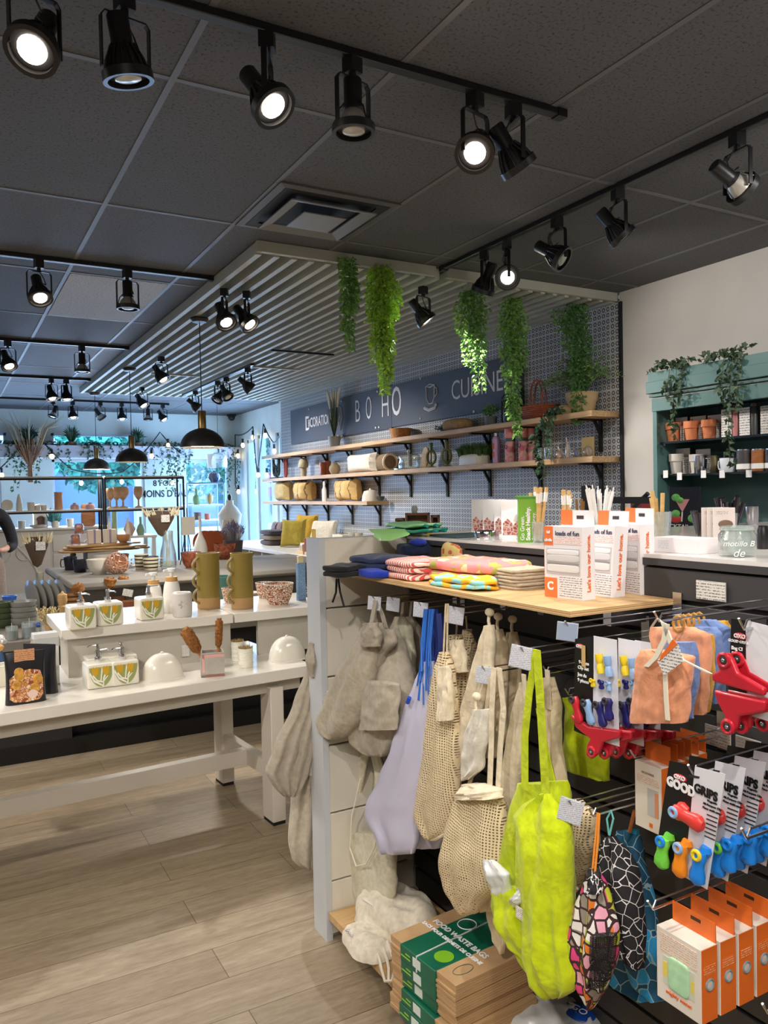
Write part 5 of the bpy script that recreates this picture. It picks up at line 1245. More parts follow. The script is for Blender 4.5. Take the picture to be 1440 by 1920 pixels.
for i in range(3):
    o = MB().sup((0, 0, .03), (.17, .2, .03), .4, .4).build('folded_throw', fabric(((70, 60, 60), (120, 106, 96), (60, 56, 66))[i])); o.location = (3.5, 8.9, .90+i*.06); tag(o, ('dark folded throw at the bottom of the far pile', 'brown grey folded throw in the middle of the far pile', 'dark folded throw on top of the far pile')[i], 'throw', 'folded throws')
def u_vase(X, px, py, w, h, c, label, z, arm=.5, name='u_shaped_vase', dy=0):
    p = ux(px, py, X); k = mpp(p); W2 = w*k/2; H = h*k; r = W2*.3; o = thing(name, (p.x, p.y, z), label, 'vase'); pts = [(0, -W2+r, H)]
    for i in range(13): a = PI+PI*i/12; pts.append((0, (W2-r)*math.cos(a), H*arm+(H*arm-r)*math.sin(a)))
    pts.append((0, W2-r, H)); MB().tube(pts, r, 10).build('body', M(c, .6), o); return o
b_ = bx('white_display_box', 'white plinth box under the mustard cushion and U vase', 'plinth', 590, 1022, .90, 5, 5, .05, CW) if 0 else None
o = W().box(3.2, 3.5, 6.75, 7.5, .90, 1.0).build('display_block', CW); tag(o, 'low white block on the cubby top carrying vases and soap bars', 'plinth')
u_vase(3.3, 588, 999, 13, 26, (196, 160, 70), 'yellow U shaped vase on the white block', 1.0)
o = thing('red_candle_pot', ux(576, 1022, 3.15), 'mauve pot with a rust coloured tall candle on the cubby top', 'candle'); o.location.z = .90
MB().lathe([(0, 0), (.045, 0), (.05, .10), (.04, .10), (0, .02)], 16).build('pot', M((150, 104, 90), .6), o); MB().cyl((0, .04, 0), (0, .04, .16), .014).build('candle', M((176, 84, 60), .5), o)
o = thing('wooden_peg_rack', ux(571, 1032, 3.14), 'pale wooden rack with a row of six pegs at the cubby edge', 'rack', rz=0); o.location.z = .90; k = mpp(o.location)
MB().box(-.03, .03, -.13, .13, 0, .03).build('base', wood((220, 190, 140), (200, 168, 116)), o, .004)
for i in range(6): MB().cyl((0, -.11+i*.044, .03), (0, -.11+i*.044, .085), .007).build('peg', M((226, 208, 176), .6), o)
# little things on the end of the cubby top / desk
WH2 = M((214, 206, 190), .5)
o = thing('boxed_dispenser_set', ux(641, 1003, 3.3), 'cream boxed set with two chrome pumps behind the white end panel', 'box'); o.location.z = 1.0; 
MB().box(-.05, .05, -.11, .11, 0, .11).build('box', M((222, 214, 190), .5), o, .003); MB().box(-.052, -.048, -.09, .0, .02, .09).build('label', lines_mat(scale=120), o)
for y in (-.02, .03): MB().lathe([(0, .11), (.012, .11), (.012, .13), (.004, .135), (.004, .16), (0, .16)], 10, c=(0, y, 0)).build('pump', CHR, o)
for i, px in enumerate((660, 673)):
    o = thing('cup_on_jar', ux(px, 1003, 3.25), ('small white bowl on a labelled jar, left of two', 'small white bowl on a labelled jar, right of two')[i], 'jar', 'bowls on labelled jars'); o.location.z = 1.0
    MB().lathe([(0, 0), (.034, 0), (.034, .09), (.026, .095), (0, .095)], 16).build('jar', M((206, 190, 150), .5), o); MB().lathe([(a*.038, .096+b*.05) for a, b in BOWL], 16).build('bowl', CERAM, o)
o = W().box(3.2, 3.9, 6.28, 6.72, .90, .998).build('display_block', CW); tag(o, 'low white block near the counter end panel', 'plinth')
# ================================================================ wall shelves
OAK = wood((206, 172, 128), (178, 140, 96), (20, 1.5, 20)); SH = (2.03, 1.72, 1.415)
for z, ya, yb, lb in ((SH[0], 3.95, 10.25, 'top oak wall shelf with plants, basket and fern'), (SH[1], 3.95, 10.25, 'middle oak wall shelf with the pink bottles'), (SH[2], 7.2, 10.25, 'short lowest oak wall shelf holding patterned cushions')):
    o = thing('oak_shelf', (3.97, (ya+yb)/2, z-.04), lb, 'wall shelf', 'oak wall shelves'); W().box(3.83, 4.086, ya, yb, z-.04, z).build('board', OAK, o, .002)
    for k in range(10):
        y = 4.12+k*.652
        if ya < y < yb: g = W(); g.box(3.88, 4.086, y-.016, y+.016, z-.052, z-.041); g.box(4.072, 4.086, y-.016, y+.016, z-.27, z-.045); g.prism([(4.08, z-.17), (4.01, z-.052), (4.035, z-.052), (4.08, z-.13)], lambda u, v, w: (u, w, v), y-.008, y+.008); g.build('bracket', BLACKM, o)
XS = 3.965
def sh(row): return SH[row]
def sl(name, lb, cat, px, w, h, prof, mat, row, group=None, seg=20, X=XS, py=800):
    p = ux(px, py, X); k = mpp(p); o = MB().lathe([(a*w*k/2, b*h*k) for a, b in prof], seg).build(name, mat); o.location = (X, p.y, SH[row]); return tag(o, lb, cat, group)
def sp(px, row, X=XS): p = ux(px, 830, X); p.z = SH[row]; return p
# chalkboard
bd = thing('chalkboard', (4.07, 7.0, 2.17), 'long dark chalkboard lettered BOHO and CUISINE on the tiled wall', 'chalkboard sign')
CH = M((62, 66, 76), .55, var=.14, vs=1.5)
W().box(4.062, 4.086, 7.06, 9.75, 2.165, 2.61).build('left_panel', CH, bd); W().box(4.060, 4.086, 4.96, 7.05, 2.175, 2.60).build('right_panel', CH, bd)
CK = M((214, 214, 218), .8)
def tw(s, px, py, size, sx=1, **k): p = ux(px, py, 4.056); return text(s, (4.058, p.y, p.z), size, CK, bd, FX, sx, **k)
tw('B', 670, 773, .36, .66, bold=-.004); tw('O', 691, 767, .36, .48, bold=-.003); tw('H', 722, 761, .38, .66, bold=-.004); tw('O', 743, 755, .42, .6, bold=.002)
tw('CUISINE', 892, 725, .25, .84, bold=-.001)
tw('D', 577, 795, .25, .9, bold=.004); tw('ÉCORATION', 598, 790, .17, .68, bold=.003)
g = W(); p = ux(806, 743, 4.056)
def ck(pts, r=.006): g.tube([(4.058, p.y-a, p.z+b) for a, b in pts], r, 5)
ck([(-.07, .10), (-.06, -.02), (-.02, -.07), (.04, -.07), (.07, -.02), (.08, .10), (0, .115), (-.07, .10), (0, .085), (.08, .10)]); ck([(.08, .08), (.12, .06), (.12, .01), (.07, -.02)]); ck([(-.10, -.10), (-.02, -.13), (.08, -.12), (.11, -.08)], .016)
g.build('chalk_cup', CK, bd); g = W(); p = ux(637, 787, 4.056)
ck([(-.04, .16), (.03, .14), (.06, .02), (0, -.12), (-.04, -.02), (.02, .05)]); ck([(-.06, -.18), (0, -.22), (.06, -.18)], .014); g.build('chalk_lamp', CK, bd)
for px, py in ((707, 734), (713, 733), (788, 710), (788, 785), (710, 801), (704, 802), (640, 752), (888, 772), (579, 767)):
    p = ux(px, py, 4.055); W().sup((4.056, p.y, p.z), (.006, .012, .012), nu=8, nv=6).build('screw', M((220, 220, 214), .3), bd)
# shelf 1
pot_m = M((170, 168, 160), .5)
p = sp(627, 0); o = thing('grass_plant', p, 'feathery grass plant in a small white pot before the chalkboard', 'potted plant'); MB().lathe([(0, 0), (.06, 0), (.075, .13), (.06, .13), (0, .02)], 20).build('pot', pot_m, o)
g = MB(); q = MB(); random.seed(6)
for i in range(80):
    a = random.uniform(0, 2*PI); r = random.uniform(.02, .16); e = Vector((r*.4*math.cos(a), r*math.sin(a), random.uniform(.4, .62))); g.blade([(0, 0, .12), e*.55+Vector((0, 0, .06)), e], .006)
for i in range(11): a = random.uniform(-1, 1); q.tube([(0, a*.10, .46), (0, a*.15, .6), (0, a*.2, .68)], [.008, .014, .004], 6)
g.build('leaves', M((74, 92, 62), .6, var=.3, vs=20), o, smooth=False); q.build('plumes', M((214, 202, 176), .9), o)
WK = M((176, 122, 70), .7, var=.3, vs=60, bmp=.6, bs=80)
sl('wicker_bowl', 'shallow tan wicker bowl on the top shelf', 'basket', 751, 44, 19, [(0, 0), (.7, 0), (.85, .4), (1, 1), (.93, 1), (.7, .2), (0, .15)], WK, 0)
BUR = M((166, 136, 98), .95, var=.2, vs=40, bmp=.5, bs=60)
p = sp(858, 0); o = thing('burlap_sack', p, 'burlap wrapped plant lying on its side on the top shelf', 'sack'); MB().sup((0, 0, .055), (.09, .17, .055), .7, .7).build('sack', BUR, o)
g = MB(); random.seed(3)
for i in range(90): g.leaf((random.uniform(-.04, .04), .12+random.uniform(0, .2), .03+random.uniform(0, .03)), (random.uniform(-.02, .02), .03, random.uniform(-.02, .03)), .009)
g.build('leaves', IVY, o, smooth=False)
def potplant(px, row, w, ph, fw, fh, label, potm, fm, seed, X=XS, n=260, name='potted_plant'):
    p = sp(px, row, X); k = mpp(p); o = thing(name, p, label, 'potted plant'); MB().lathe([(0, 0), (w*k*.42, 0), (w*k/2, ph*k), (w*k*.4, ph*k), (0, ph*k*.2)], 18).build('pot', potm, o)
    g = MB(); random.seed(seed)
    for i in range(n):
        d = Vector((random.gauss(0, 1), random.gauss(0, 1), random.gauss(.3, 1))).normalized()*random.uniform(.3, 1); g.leaf((d.x*fw*k/2*.8, d.y*fw*k/2, ph*k+fh*k*.45+d.z*fh*k*.5), (random.uniform(-.02, .02), random.uniform(-.02, .02), random.uniform(-.02, .025)), .008)
    g.build('leaves', fm, o, smooth=False); return o
potplant(921, 0, 24, 18, 44, 24, 'small leafy plant in a grey pot on the top shelf', M((96, 100, 104), .6), GR3, 1)
potplant(957, 0, 26, 20, 38, 36, 'rosemary like plant in a black pot on the top shelf', M((40, 42, 46), .5), M((52, 82, 52), .6, var=.3, vs=30), 2)
p = sp(960, 0, 4.03); o = thing('wire_lantern', p, 'tall black wire frame behind the black plant pot', 'wire frame'); g = MB()
A, B = ux(941, 745, 4.03).y-p.y, ux(977, 745, 4.03).y-p.y; zt = ux(960, 690, 4.03).z-SH[0]
g.tube([(0, A, .04), (0, A*.8, 0.004), (0, B*.8, .004), (0, B, .04), (0, B, zt), (0, A, zt*.5)], .006, 6, True); g.build('frame', BLACKM, o); MB().box(-.012, .012, B*.2, B*.95, .38, .41).build('clip', BLACKM, o)
WIK = M((150, 78, 50), .6, var=.3, vs=60)
p = sp(1010, 0); o = thing('handled_basket', p, 'red brown wicker basket with a tall double handle', 'basket'); k = mpp(p)
for j in range(7):
    r = (.13+.012*j); MB().tube([(r*.6*math.cos(a), r*math.sin(a), .012+j*.014) for a in [2*PI*i/28 for i in range(28)]], .0085, 6, True).build('woven_row', WIK, o)
MB().lathe([(0, 0), (.12, 0), (.18, .1), (.17, .1), (.11, .01), (0, .01)], 24, rx=.6).build('body', WIK, o)
for s_ in (-.02, .02): MB().tube([(s_, -.07+.14*(1-math.cos(t))/2, .08+.22*math.sin(t)**.7) for t in [PI*i/16 for i in range(17)]], .008, 6).build('handle', WIK, o)
p = sp(1092, 0, 3.97); o = thing('burlap_fern', p, 'arching fern in a burlap wrapped pot at the end of the top shelf', 'potted plant')
MB().lathe([(0, 0), (.07, 0), (.09, .03), (.10, .08), (.11, .10), (.115, .15), (.09, .15), (0, .08)], 20).build('burlap_pot', M((196, 170, 128), .9, var=.1, bmp=.4, bs=60), o)
g = MB(); random.seed(11)
for i in range(60):
    a = random.uniform(0, 2*PI); r = random.uniform(.08, .42); h = random.uniform(.12, .34)*(1.3-r*2); 
    cx2 = -abs(r*math.cos(a)*.6) if random.random() < .6 else min(.08, abs(r*math.cos(a))*.3)
    pts = [Vector((0, 0, .13)), Vector((cx2*.4, r*math.sin(a)*.45, .16+h*.8)), Vector((cx2*.8, r*math.sin(a)*.8, .16+h)), Vector((cx2, r*math.sin(a), .12+h*.8))]
    g.blade(pts, .004)
    for j in range(24):
        t = .2+.8*j/24; s0 = min(2, int(t*3)); q_ = pts[s0].lerp(pts[s0+1], t*3-s0); g.leaf(q_, (random.choice((-1, 1))*.02, random.uniform(-.02, .02), random.uniform(-.008, .02)), .004)
g.build('fronds', M((98, 130, 70), .6, var=.3, vs=20), o, smooth=False)
p = sp(1062, 0, 3.92); o = MB().sup((0, 0, .03), (.06, .11, .045), .8, .8, z0=-.6).build('burlap_cloth', M((206, 180, 136), .9, bmp=.4, bs=60)); o.location = p; tag(o, 'crumpled burlap cloth left of the fern pot', 'cloth')
p = sp(1025, 0, 3.86); A = [ux(x, y, 3.80)-p for x, y in ((1050, 765), (1020, 790), (1005, 812), (1008, 845), (1012, 880), (1020, 896))]
ivy('trailing_ivy', p, [[(.05, -.28, .03), (.02, -.1, .04), (0, 0, .03)]+[tuple(q) for q in A], [(.05, -.2, .03), (0, -.05, .03)]+[tuple(ux(x, y, 3.79)-p) for x, y in ((1030, 800), (1026, 830), (1030, 855))], [(0, 0, .03)]+[tuple(ux(x, y, 3.79)-p) for x, y in ((1012, 800), (1002, 830), (1008, 860))]], 'dark ivy spilling from the top shelf past the pink bottles', IVY, .04, 130, 5)
# shelf 2
TEA = M((40, 62, 66), .5)
p = sp(517, 1); o = thing('knot_figure', p, 'dark teal looped cactus figure at the far end of the middle shelf', 'ornament'); g = MB()
g.tube([(0, .1*math.sin(t), .12+.07*math.sin(2*t)) for t in [2*PI*i/24 for i in range(24)]], .018, 6, True); g.tube([(0, .09, .14), (0, .1, .26)], .02, 8); g.tube([(0, -.09, .14), (0, -.1, .26)], .02, 8); g.box(-.05, .05, -.13, .13, 0, .02); g.tube([(0, 0, .01), (0, 0, .12)], .02); g.build('figure', TEA, o)
MB().box(-.05, .05, -.14, .14, 0, .012).build('base', TEA, o)
u_vase(XS, 535, 860, 13, 36, (150, 62, 50), 'red terracotta U shaped vase on the middle shelf', SH[1], .3)
sl('mushroom_lamp', 'sage beige mushroom headed sculpture on the middle shelf', 'sculpture', 567, 20, 36, [(0, 0), (.55, 0), (.5, .3), (.55, .45), (.95, .5), (1, .65), (.8, .85), (.4, .97), (0, 1)], M((176, 168, 140), .5), 1)
RST = M((160, 84, 40), .3, var=.3, vs=20, coat=.4)
sl('rust_mug', 'rust glazed mug with speckled top, left of two', 'mug', 604, 13, 25, CUP, RST, 1, 'rust glazed mugs'); sl('rust_mug', 'rust glazed mug with speckled top, right of two', 'mug', 613, 13, 27, CUP, RST, 1, 'rust glazed mugs', X=4.02)
sl('round_stone_vase', 'round greyish beige vase beside the white cushion', 'vase', 626, 22, 22, [(0, 0), (.6, 0), (1, .4), (.9, .7), (.5, .92), (.5, 1), (0, 1)], M((168, 150, 118), .6), 1)
cushion(3.96, 682, 889, 102, 36, .2, (226, 220, 208), 'large cream cushion lying on the middle shelf', SH[1]+.0, .0, 0)
p = sp(727, 1); o = thing('rolled_throw', p, 'rolled brown cord edged throw right of the cream cushion', 'throw'); q_ = Matrix.Rotation(PI/2, 3, 'X')
MB().cyl((0, -.04, .09), (0, .10, .09), .088, seg=20).build('roll', fabric((132, 112, 88)), o); MB().tube([(.08*math.cos(t), -.045, .09+.08*math.sin(t)) for t in [2*PI*i/20 for i in range(20)]], .012, 6, True).build('cord_edge', M((220, 206, 180), .8), o)
p = sp(766, 1); o = thing('glass_cloche', p, 'clear glass cake dome with knob on the middle shelf', 'cake dome'); MB().lathe([(0, 0), (.15, 0), (.15, .012), (0, .012)], 28).build('plate', glass((200, 220, 220), .3), o)
MB().lathe([(.12, .012), (.125, .05), (.11, .10), (.13, .135), (.06, .155), (0, .16)], 28, rx=.8).build('dome', glass((210, 225, 225), .14), o); MB().sup((0, 0, .18), (.018, .018, .02)).build('knob', glass((210, 225, 225), .4), o)
o = MB().sup((0, 0, .1), (.015, .06, .11), .8, .8).build('cork_slice_board', wood((170, 144, 96), (130, 104, 66))); o.location = sp(794, 1); o.rotation_euler = (.25, 0, 0); tag(o, 'oval bark edged wood slice leaning by the candle holders', 'board')
OLG = M((108, 112, 58), .5)
for i, px in enumerate((808, 837)):
    o = thing('candle_holder', sp(px, 1), ('olive green ring candle holder, left of two', 'olive green ring candle holder, right of two')[i], 'candle holder', 'olive ring candle holders', .75)
    MB().lathe([(0, 0), (.055, 0), (.05, .012), (.012, .02), (.012, .04), (0, .04)], 20).build('foot', OLG, o); MB().tube([(0, .042*math.cos(t), .10+.062*math.sin(t)) for t in [2*PI*i/24 for i in range(24)]], .011, 8, True).build('ring', OLG, o)
    MB().cyl((0, 0, .04), (0, 0, .16), .008).build('stem', OLG, o); MB().lathe([(0, .16), (.012, .16), (.018, .22), (.02, .235), (.014, .235), (0, .2)], 16).build('cup', OLG, o)
p = sp(889, 1, 3.94); o = thing('grass_trough', p, 'long white enamel trough of clipped green grass', 'planter'); MB().sup((0, 0, .0), (.07, .155, .095), .3, .35, z0=0).build('trough', M((222, 214, 196), .4), o)
g = MB(); random.seed(9)
for i in range(1500):
    y = random.uniform(-.15, .15); x = random.uniform(-.06, .06); hh = .09*(1-.35*(abs(y)/.15)**2); g.blade([(x, y, .07), (x*1.2, y*1.08, .10+hh*.4), (x*1.6+random.uniform(-.02, .02), y*1.2+random.uniform(-.02, .02), .10+hh*random.uniform(.6, 1.1))], .0025)
g.build('grass', M((66, 100, 46), .6, var=.35, vs=30), o, smooth=False)
LIL = M((204, 170, 214), .35); PNKF = cells('pink_floral_print', [(236, 150, 150), (226, 130, 150), (214, 176, 206), (240, 186, 176), (70, 90, 84)], (236, 168, 168), (26, 26, 26), .06, False)
p = sp(931, 1); k = mpp(p); o = thing('lilac_bottle', p, 'slim lilac drinking bottle with silver cap and orange print', 'bottle'); r = 7.8*k
MB().lathe([(0, 0), (r, 0), (r, .19), (r*.9, .21), (r*.45, .225), (0, .225)], 24).build('bottle', LIL, o); MB().lathe([(0, .222), (r*.5, .222), (r*.5, .25), (0, .25)], 18).build('cap', STEEL, o); g = MB()
for i in range(3):
    for z in (.05, .12): g.box(-r-.002, -r+.004, -.012+i*.009, -.007+i*.009, z, z+.045)
g.build('printed_logo', M((226, 120, 70), .5), o)
for i, (px, w, h) in enumerate(((956, 20, 63), (980, 17, 62), (994, 17, 62))):
    p = sp(px, 1, 3.93 if i < 2 else 4.0); k = mpp(p); r = w*k/2; H = h*k; o = thing('floral_cylinder', p, ('pink floral tube with green band, alone left of the other two', 'pink floral tube with green band, middle one', 'pink floral tube with green band, partly behind the ivy')[i], 'gift tube', 'pink floral tubes')
    MB().lathe([(0, 0), (r, 0), (r, H*.62), (0, H*.62)], 24).build('lower_tube', PNKF, o); MB().lathe([(0, H*.62), (r*1.005, H*.62), (r*1.005, H*.72), (0, H*.72)], 24).build('green_band', M((80, 104, 90), .5), o)
    MB().lathe([(0, H*.72), (r, H*.72), (r, H), (0, H)], 24).build('lid', M((232, 150, 150), .5), o); g = MB(); g.tube([(-r-.001, .02*math.cos(t)*(1 if t < 3 else .8), .11+.02*math.sin(t)+.004*t) for t in [j*.4 for j in range(22)]], .0025, 5); g.build('script_mark', M((90, 90, 130), .5), o)
for i, px in enumerate((1012, 1024, 1032)): sl('tumbler', ('clear glass tumbler by the ivy, left', 'clear glass tumbler by the ivy, middle', 'clear glass tumbler by the ivy, right')[i], 'glass', px, 9, 24, CUP, glass(), 1, 'glass tumblers on the middle shelf')
def swirl(px, w, h, c1, c2, label):
    p = sp(px, 1, 3.95); k = mpp(p); o = thing('glass_ornament', p, label, 'ornament', 'colourful glass ornaments'); r = w*k/2; H = h*k
    MB().sup((0, 0, H*.45), (r*.8, r, H*.45)).build('glass_body', glass((225, 225, 225), .25), o); MB().sup((0, r*.2, H*.42), (r*.4, r*.55, H*.3)).build('coloured_core', M(c1, .2, coat=.5), o); MB().tube([(-r*.5, -r*.6, H*.2), (-r*.2, 0, H*.6), (0, r*.5, H*.95), (0, r*.6, H*1.1)], r*.14, 6).build('swirl', M(c2, .2, coat=.5), o)
swirl(1050, 18, 22, (226, 120, 80), (230, 200, 180), 'clear glass bird ornament with orange core'); swirl(1064, 10, 36, (206, 150, 80), (214, 170, 90), 'slim amber glass twist ornament'); swirl(1081, 16, 20, (50, 70, 190), (120, 140, 220), 'blue cored glass ornament'); swirl(1102, 20, 24, (180, 60, 90), (170, 190, 90), 'large magenta and green glass ornament')
o = MB().box(-.004, .004, -.06, .06, 0, .15).build('iridescent_card', M((226, 196, 130), .3)); o.location = sp(1102, 1, 4.04); tag(o, 'small yellow backed card behind the glass ornaments', 'card')
# shelf 3
PTN = M((212, 178, 116), .9, var=.5, vs=14, bmp=.4, bs=20); TIG = stripes('patterned_cushion_fabric', [(0, (218, 184, 122)), (.55, (120, 96, 66)), (.7, (206, 170, 110))], 9, 1, .18)
cushion(3.96, 533, 941, 52, 37, .2, (210, 190, 140), 'plain straw coloured cushion at the far end of the lowest shelf', SH[2])
cushion(3.95, 572, 941, 62, 38, .22, 0, 'tan and brown patterned cushion, left of two on the lowest shelf', SH[2], 0, 0, 'patterned cushions', TIG)
cushion(3.95, 653, 940, 74, 42, .22, 0, 'tan and brown patterned cushion, right of two on the lowest shelf', SH[2], 0, 0, 'patterned cushions', TIG)
o = thing('white_soap_bottle', sp(606, 2, 3.87), 'white bottle shaped tag between the patterned cushions', 'bottle'); MB().lathe([(0, 0), (.05, 0), (.05, .13), (.022, .17), (.028, .2), (.02, .23), (0, .235)], 16, rx=.4).build('body', M((222, 218, 210), .5), o)
sl('white_cloche', 'small white lidded ceramic dish on the lowest shelf', 'butter dish', 692, 33, 22, [(0, 0), (1, 0), (1, .12), (.94, .5), (.75, .85), (.3, .95), (.12, .97), (.12, 1.08), (0, 1.1)], CERAM, 2, X=3.93)
sl('tiny_plant_dish', 'tiny dark dish with sprigs at the near end of the lowest shelf', 'dish', 711, 16, 9, BOWL, M((70, 74, 70), .5), 2)
# ================================================================ person at the left edge
SKIN = M((206, 160, 136), .5); pc = uy(-35, 1000, 8.55)
pe = thing('person', (pc.x, pc.y, 0), 'person in a dark speckled blouse and taupe skirt at the left photo edge', 'person', rz=.15)
def skinned(name, verts, edges, radii, mat, parent, sub=2, root=0):
    me = bpy.data.meshes.new(name); me.from_pydata(verts, edges, []); o = bpy.data.objects.new(name, me); COL.objects.link(o); o.parent = parent
    md = o.modifiers.new('skin', 'SKIN'); md.use_smooth_shade = True
    for i, r in enumerate(radii):
        v = me.skin_vertices[0].data[i]; v.radius = r if isinstance(r, tuple) else (r, r); v.use_root = i == root
    s = o.modifiers.new('sub', 'SUBSURF'); s.levels = sub; s.render_levels = sub; me.materials.append(mat); return o
Vv = [(0, 0, .92), (0, 0, 1.05), (0, .0, 1.2), (0, .01, 1.36), (0, 0, 1.46), (0, -.02, 1.53), (0, -.03, 1.60), (0, -.03, 1.68),
      (.17, 0, 1.38), (.25, .02, 1.20), (.27, .0, 1.06), (.17, -.15, 1.02), (.10, -.24, 1.02),
      (-.17, 0, 1.38), (-.24, .02, 1.2), (-.25, 0, 1.06), (-.14, -.15, 1.02), (-.05, -.24, 1.02),
      (.09, 0, .84), (.10, -.01, .48), (.10, .02, .10), (.10, -.10, .03), (-.09, 0, .84), (-.10, -.01, .48), (-.10, .02, .10), (-.10, -.10, .03)]
Ee = [(0, 1), (1, 2), (2, 3), (3, 4), (4, 5), (5, 6), (6, 7), (3, 8), (8, 9), (9, 10), (10, 11), (11, 12), (3, 13), (13, 14), (14, 15), (15, 16), (16, 17), (0, 18), (18, 19), (19, 20), (20, 21), (0, 22), (22, 23), (23, 24), (24, 25)]
Rr = [(.15, .11), (.12, .09), (.13, .10), (.13, .09), .05, .055, (.08, .095), (.07, .08), .06, .045, .038, .032, .022, .06, .045, .038, .032, .022, .085, .055, .035, .03, .085, .055, .035, .03]
skinned('body', Vv, Ee, Rr, SKIN, pe)
for s_ in (1, -1):
    g = MB(); hx = .10 if s_ > 0 else -.05
    for i in range(4):
        d = (i-1.5)*.017; L = (.06, .07, .072, .055)[i]; g.tube([(hx, -.24, 1.02+d*.6), (hx-s_*.02, -.24-L*.5, 1.02+d), (hx-s_*.045, -.24-L*.75, 1.015+d)], [.010, .009, .007], 8)
    g.tube([(hx, -.23, 1.035), (hx-s_*.01, -.26, 1.06), (hx-s_*.02, -.285, 1.065)], [.011, .010, .008], 8); g.build('hand_fingers', SKIN, pe)
skinned('blouse', [(0, 0, 1.0), (0, 0, 1.14), (0, 0, 1.28), (0, .01, 1.40), (.17, 0, 1.39), (.26, .02, 1.2), (.285, .0, 1.05), (.2, -.12, 1.02), (-.17, 0, 1.39), (-.25, .02, 1.2), (-.265, 0, 1.05), (-.18, -.12, 1.02)], [(0, 1), (1, 2), (2, 3), (3, 4), (4, 5), (5, 6), (6, 7), (3, 8), (8, 9), (9, 10), (10, 11)], [(.16, .12), (.15, .11), (.155, .12), (.12, .09), .075, .062, .055, .045, .075, .062, .055, .045], M((30, 30, 38), .8, var=.9, vs=160), pe)
MB().lathe([(.13, 1.04), (.17, .98), (.20, .85), (.21, .58), (.2, .58), (.12, 1.0)], 28, ry=.75).build('skirt', fabric((146, 130, 120)), pe)
MB().sup((0, .0, 1.66), (.095, .105, .12), z0=-.5).lathe([(.09, 1.66), (.085, 1.5), (.05, 1.42), (0, 1.42)], 20, c=(0, .05, 0), ry=.5).build('hair', M((50, 36, 28), .7), pe)
f = MB().sup((0, -.125, 1.60), (.012, .02, .016)); [f.sup((e*.032, -.118, 1.625), (.012, .006, .006)) for e in (-1, 1)]; f.sup((0, -.122, 1.57), (.022, .006, .006)); f.build('face_features', M((176, 116, 100), .5), pe)
for s_ in (-1, 1): MB().sup((s_*.10, -.06, .03), (.045, .12, .035), .7, .8).build('shoe', BLACK, pe)
lt('blue_bowl', 'glossy blue bowl at the left edge in front of the person', 'bowl', 18, 1128, .70, 26, 18, BOWL, M((40, 100, 200), .15, coat=.6), Y=6.6)
# ================================================================ slatwall counter
CXF = 1.42; CYA, CYB = 2.36, .15
DK = M((58, 57, 58), .5, var=.08, vs=3); DKG2 = M((24, 24, 25), .7)
ct = thing('slatwall_counter', (1.85, 1.25, 0), 'dark slatwall fronted counter with white top in the right foreground', 'counter')
W().box(CXF+.012, 2.28, CYB, CYA, .08, 1.318).build('body', DKG2, ct)
W().box(CXF+.05, 2.26, CYB, CYA, 0, .08).box(2.3, 3.28, CYB, 2.08, 0, 1.337).build('toe_kick', BLACKM, ct)
W().box(CXF-.004, 2.30, CYB, CYA+.01, 1.322, 1.338).build('dark_edge', DK, ct)
W().box(CXF+.0, 2.31, CYB, CYA+.02, 1.338, 1.347).box(2.31, 3.3, CYB, 2.1, 1.338, 1.347).build('white_top', M((222, 218, 214), .2, coat=.4), ct)
z = 1.318
for i in range(16):
    a = z-.0762*i; W().box(CXF, CXF+.016, CYB, CYA, a-.0682, a-.002).build('slat_board', DK, ct, .0015)
ep = thing('end_panel', (1.25, 2.40, 0), 'white slotted end panel closing the left end of the dark counter', 'panel')
EPM = M((214, 208, 194), .45, var=.03)
W().box(1.08, 1.42, 2.395, 2.47, 0, 1.349).build('core', M((196, 194, 188), .5), ep, .002)
for i in range(6):
    zt = 1.345-i*.23; W().box(1.082, 1.425, 2.375, 2.397, max(0.02, zt-.224), zt).build('slat_board', EPM, ep, .002)
W().box(1.078, 1.10, 2.372, 2.475, 0, 1.352).build('edge_trim', M((190, 194, 198), .4), ep)
W().box(1.40, 2.3, 2.38, 2.47, 0, 1.349).build('return', EPM, ep)
PLY = wood((206, 172, 122), (178, 140, 92), (2, 14, 2))
ws = thing('plywood_shelf', (1.26, 1.8, 1.22), 'pale plywood shelf clipped to the slatwall holding towels and boxes', 'shelf')
W().box(1.112, 1.42, 1.216, 2.37, 1.237, 1.25).build('board', PLY, ws, .001)
W().box(1.1105, 1.1125, 1.216, 2.37, 1.2375, 1.2495).box(1.112, 1.42, 1.2145, 1.2165, 1.2375, 1.2495).build('ply_edge', stripes('ply_edge', [(0, (188, 148, 98)), (.3, (214, 184, 136)), (.55, (170, 130, 84)), (.8, (210, 178, 128))], 110, 2, 0, .6), ws)
for y in (1.30, 1.8, 2.2): W().box(1.30, 1.42, y-.012, y+.012, 1.19, 1.237).build('bracket', STEEL, ws)
lo = thing('low_shelf', (1.25, 1.6, 0), 'low plywood shelf near the floor under the hanging bags', 'shelf')
W().box(1.085, 1.42, .6, 2.37, .075, .10).build('board', PLY, lo, .001); W().box(1.10, 1.42, .62, .66, 0, .075).box(1.3, 1.42, 2.3, 2.36, 0, .075).build('support', BLACKM, lo)

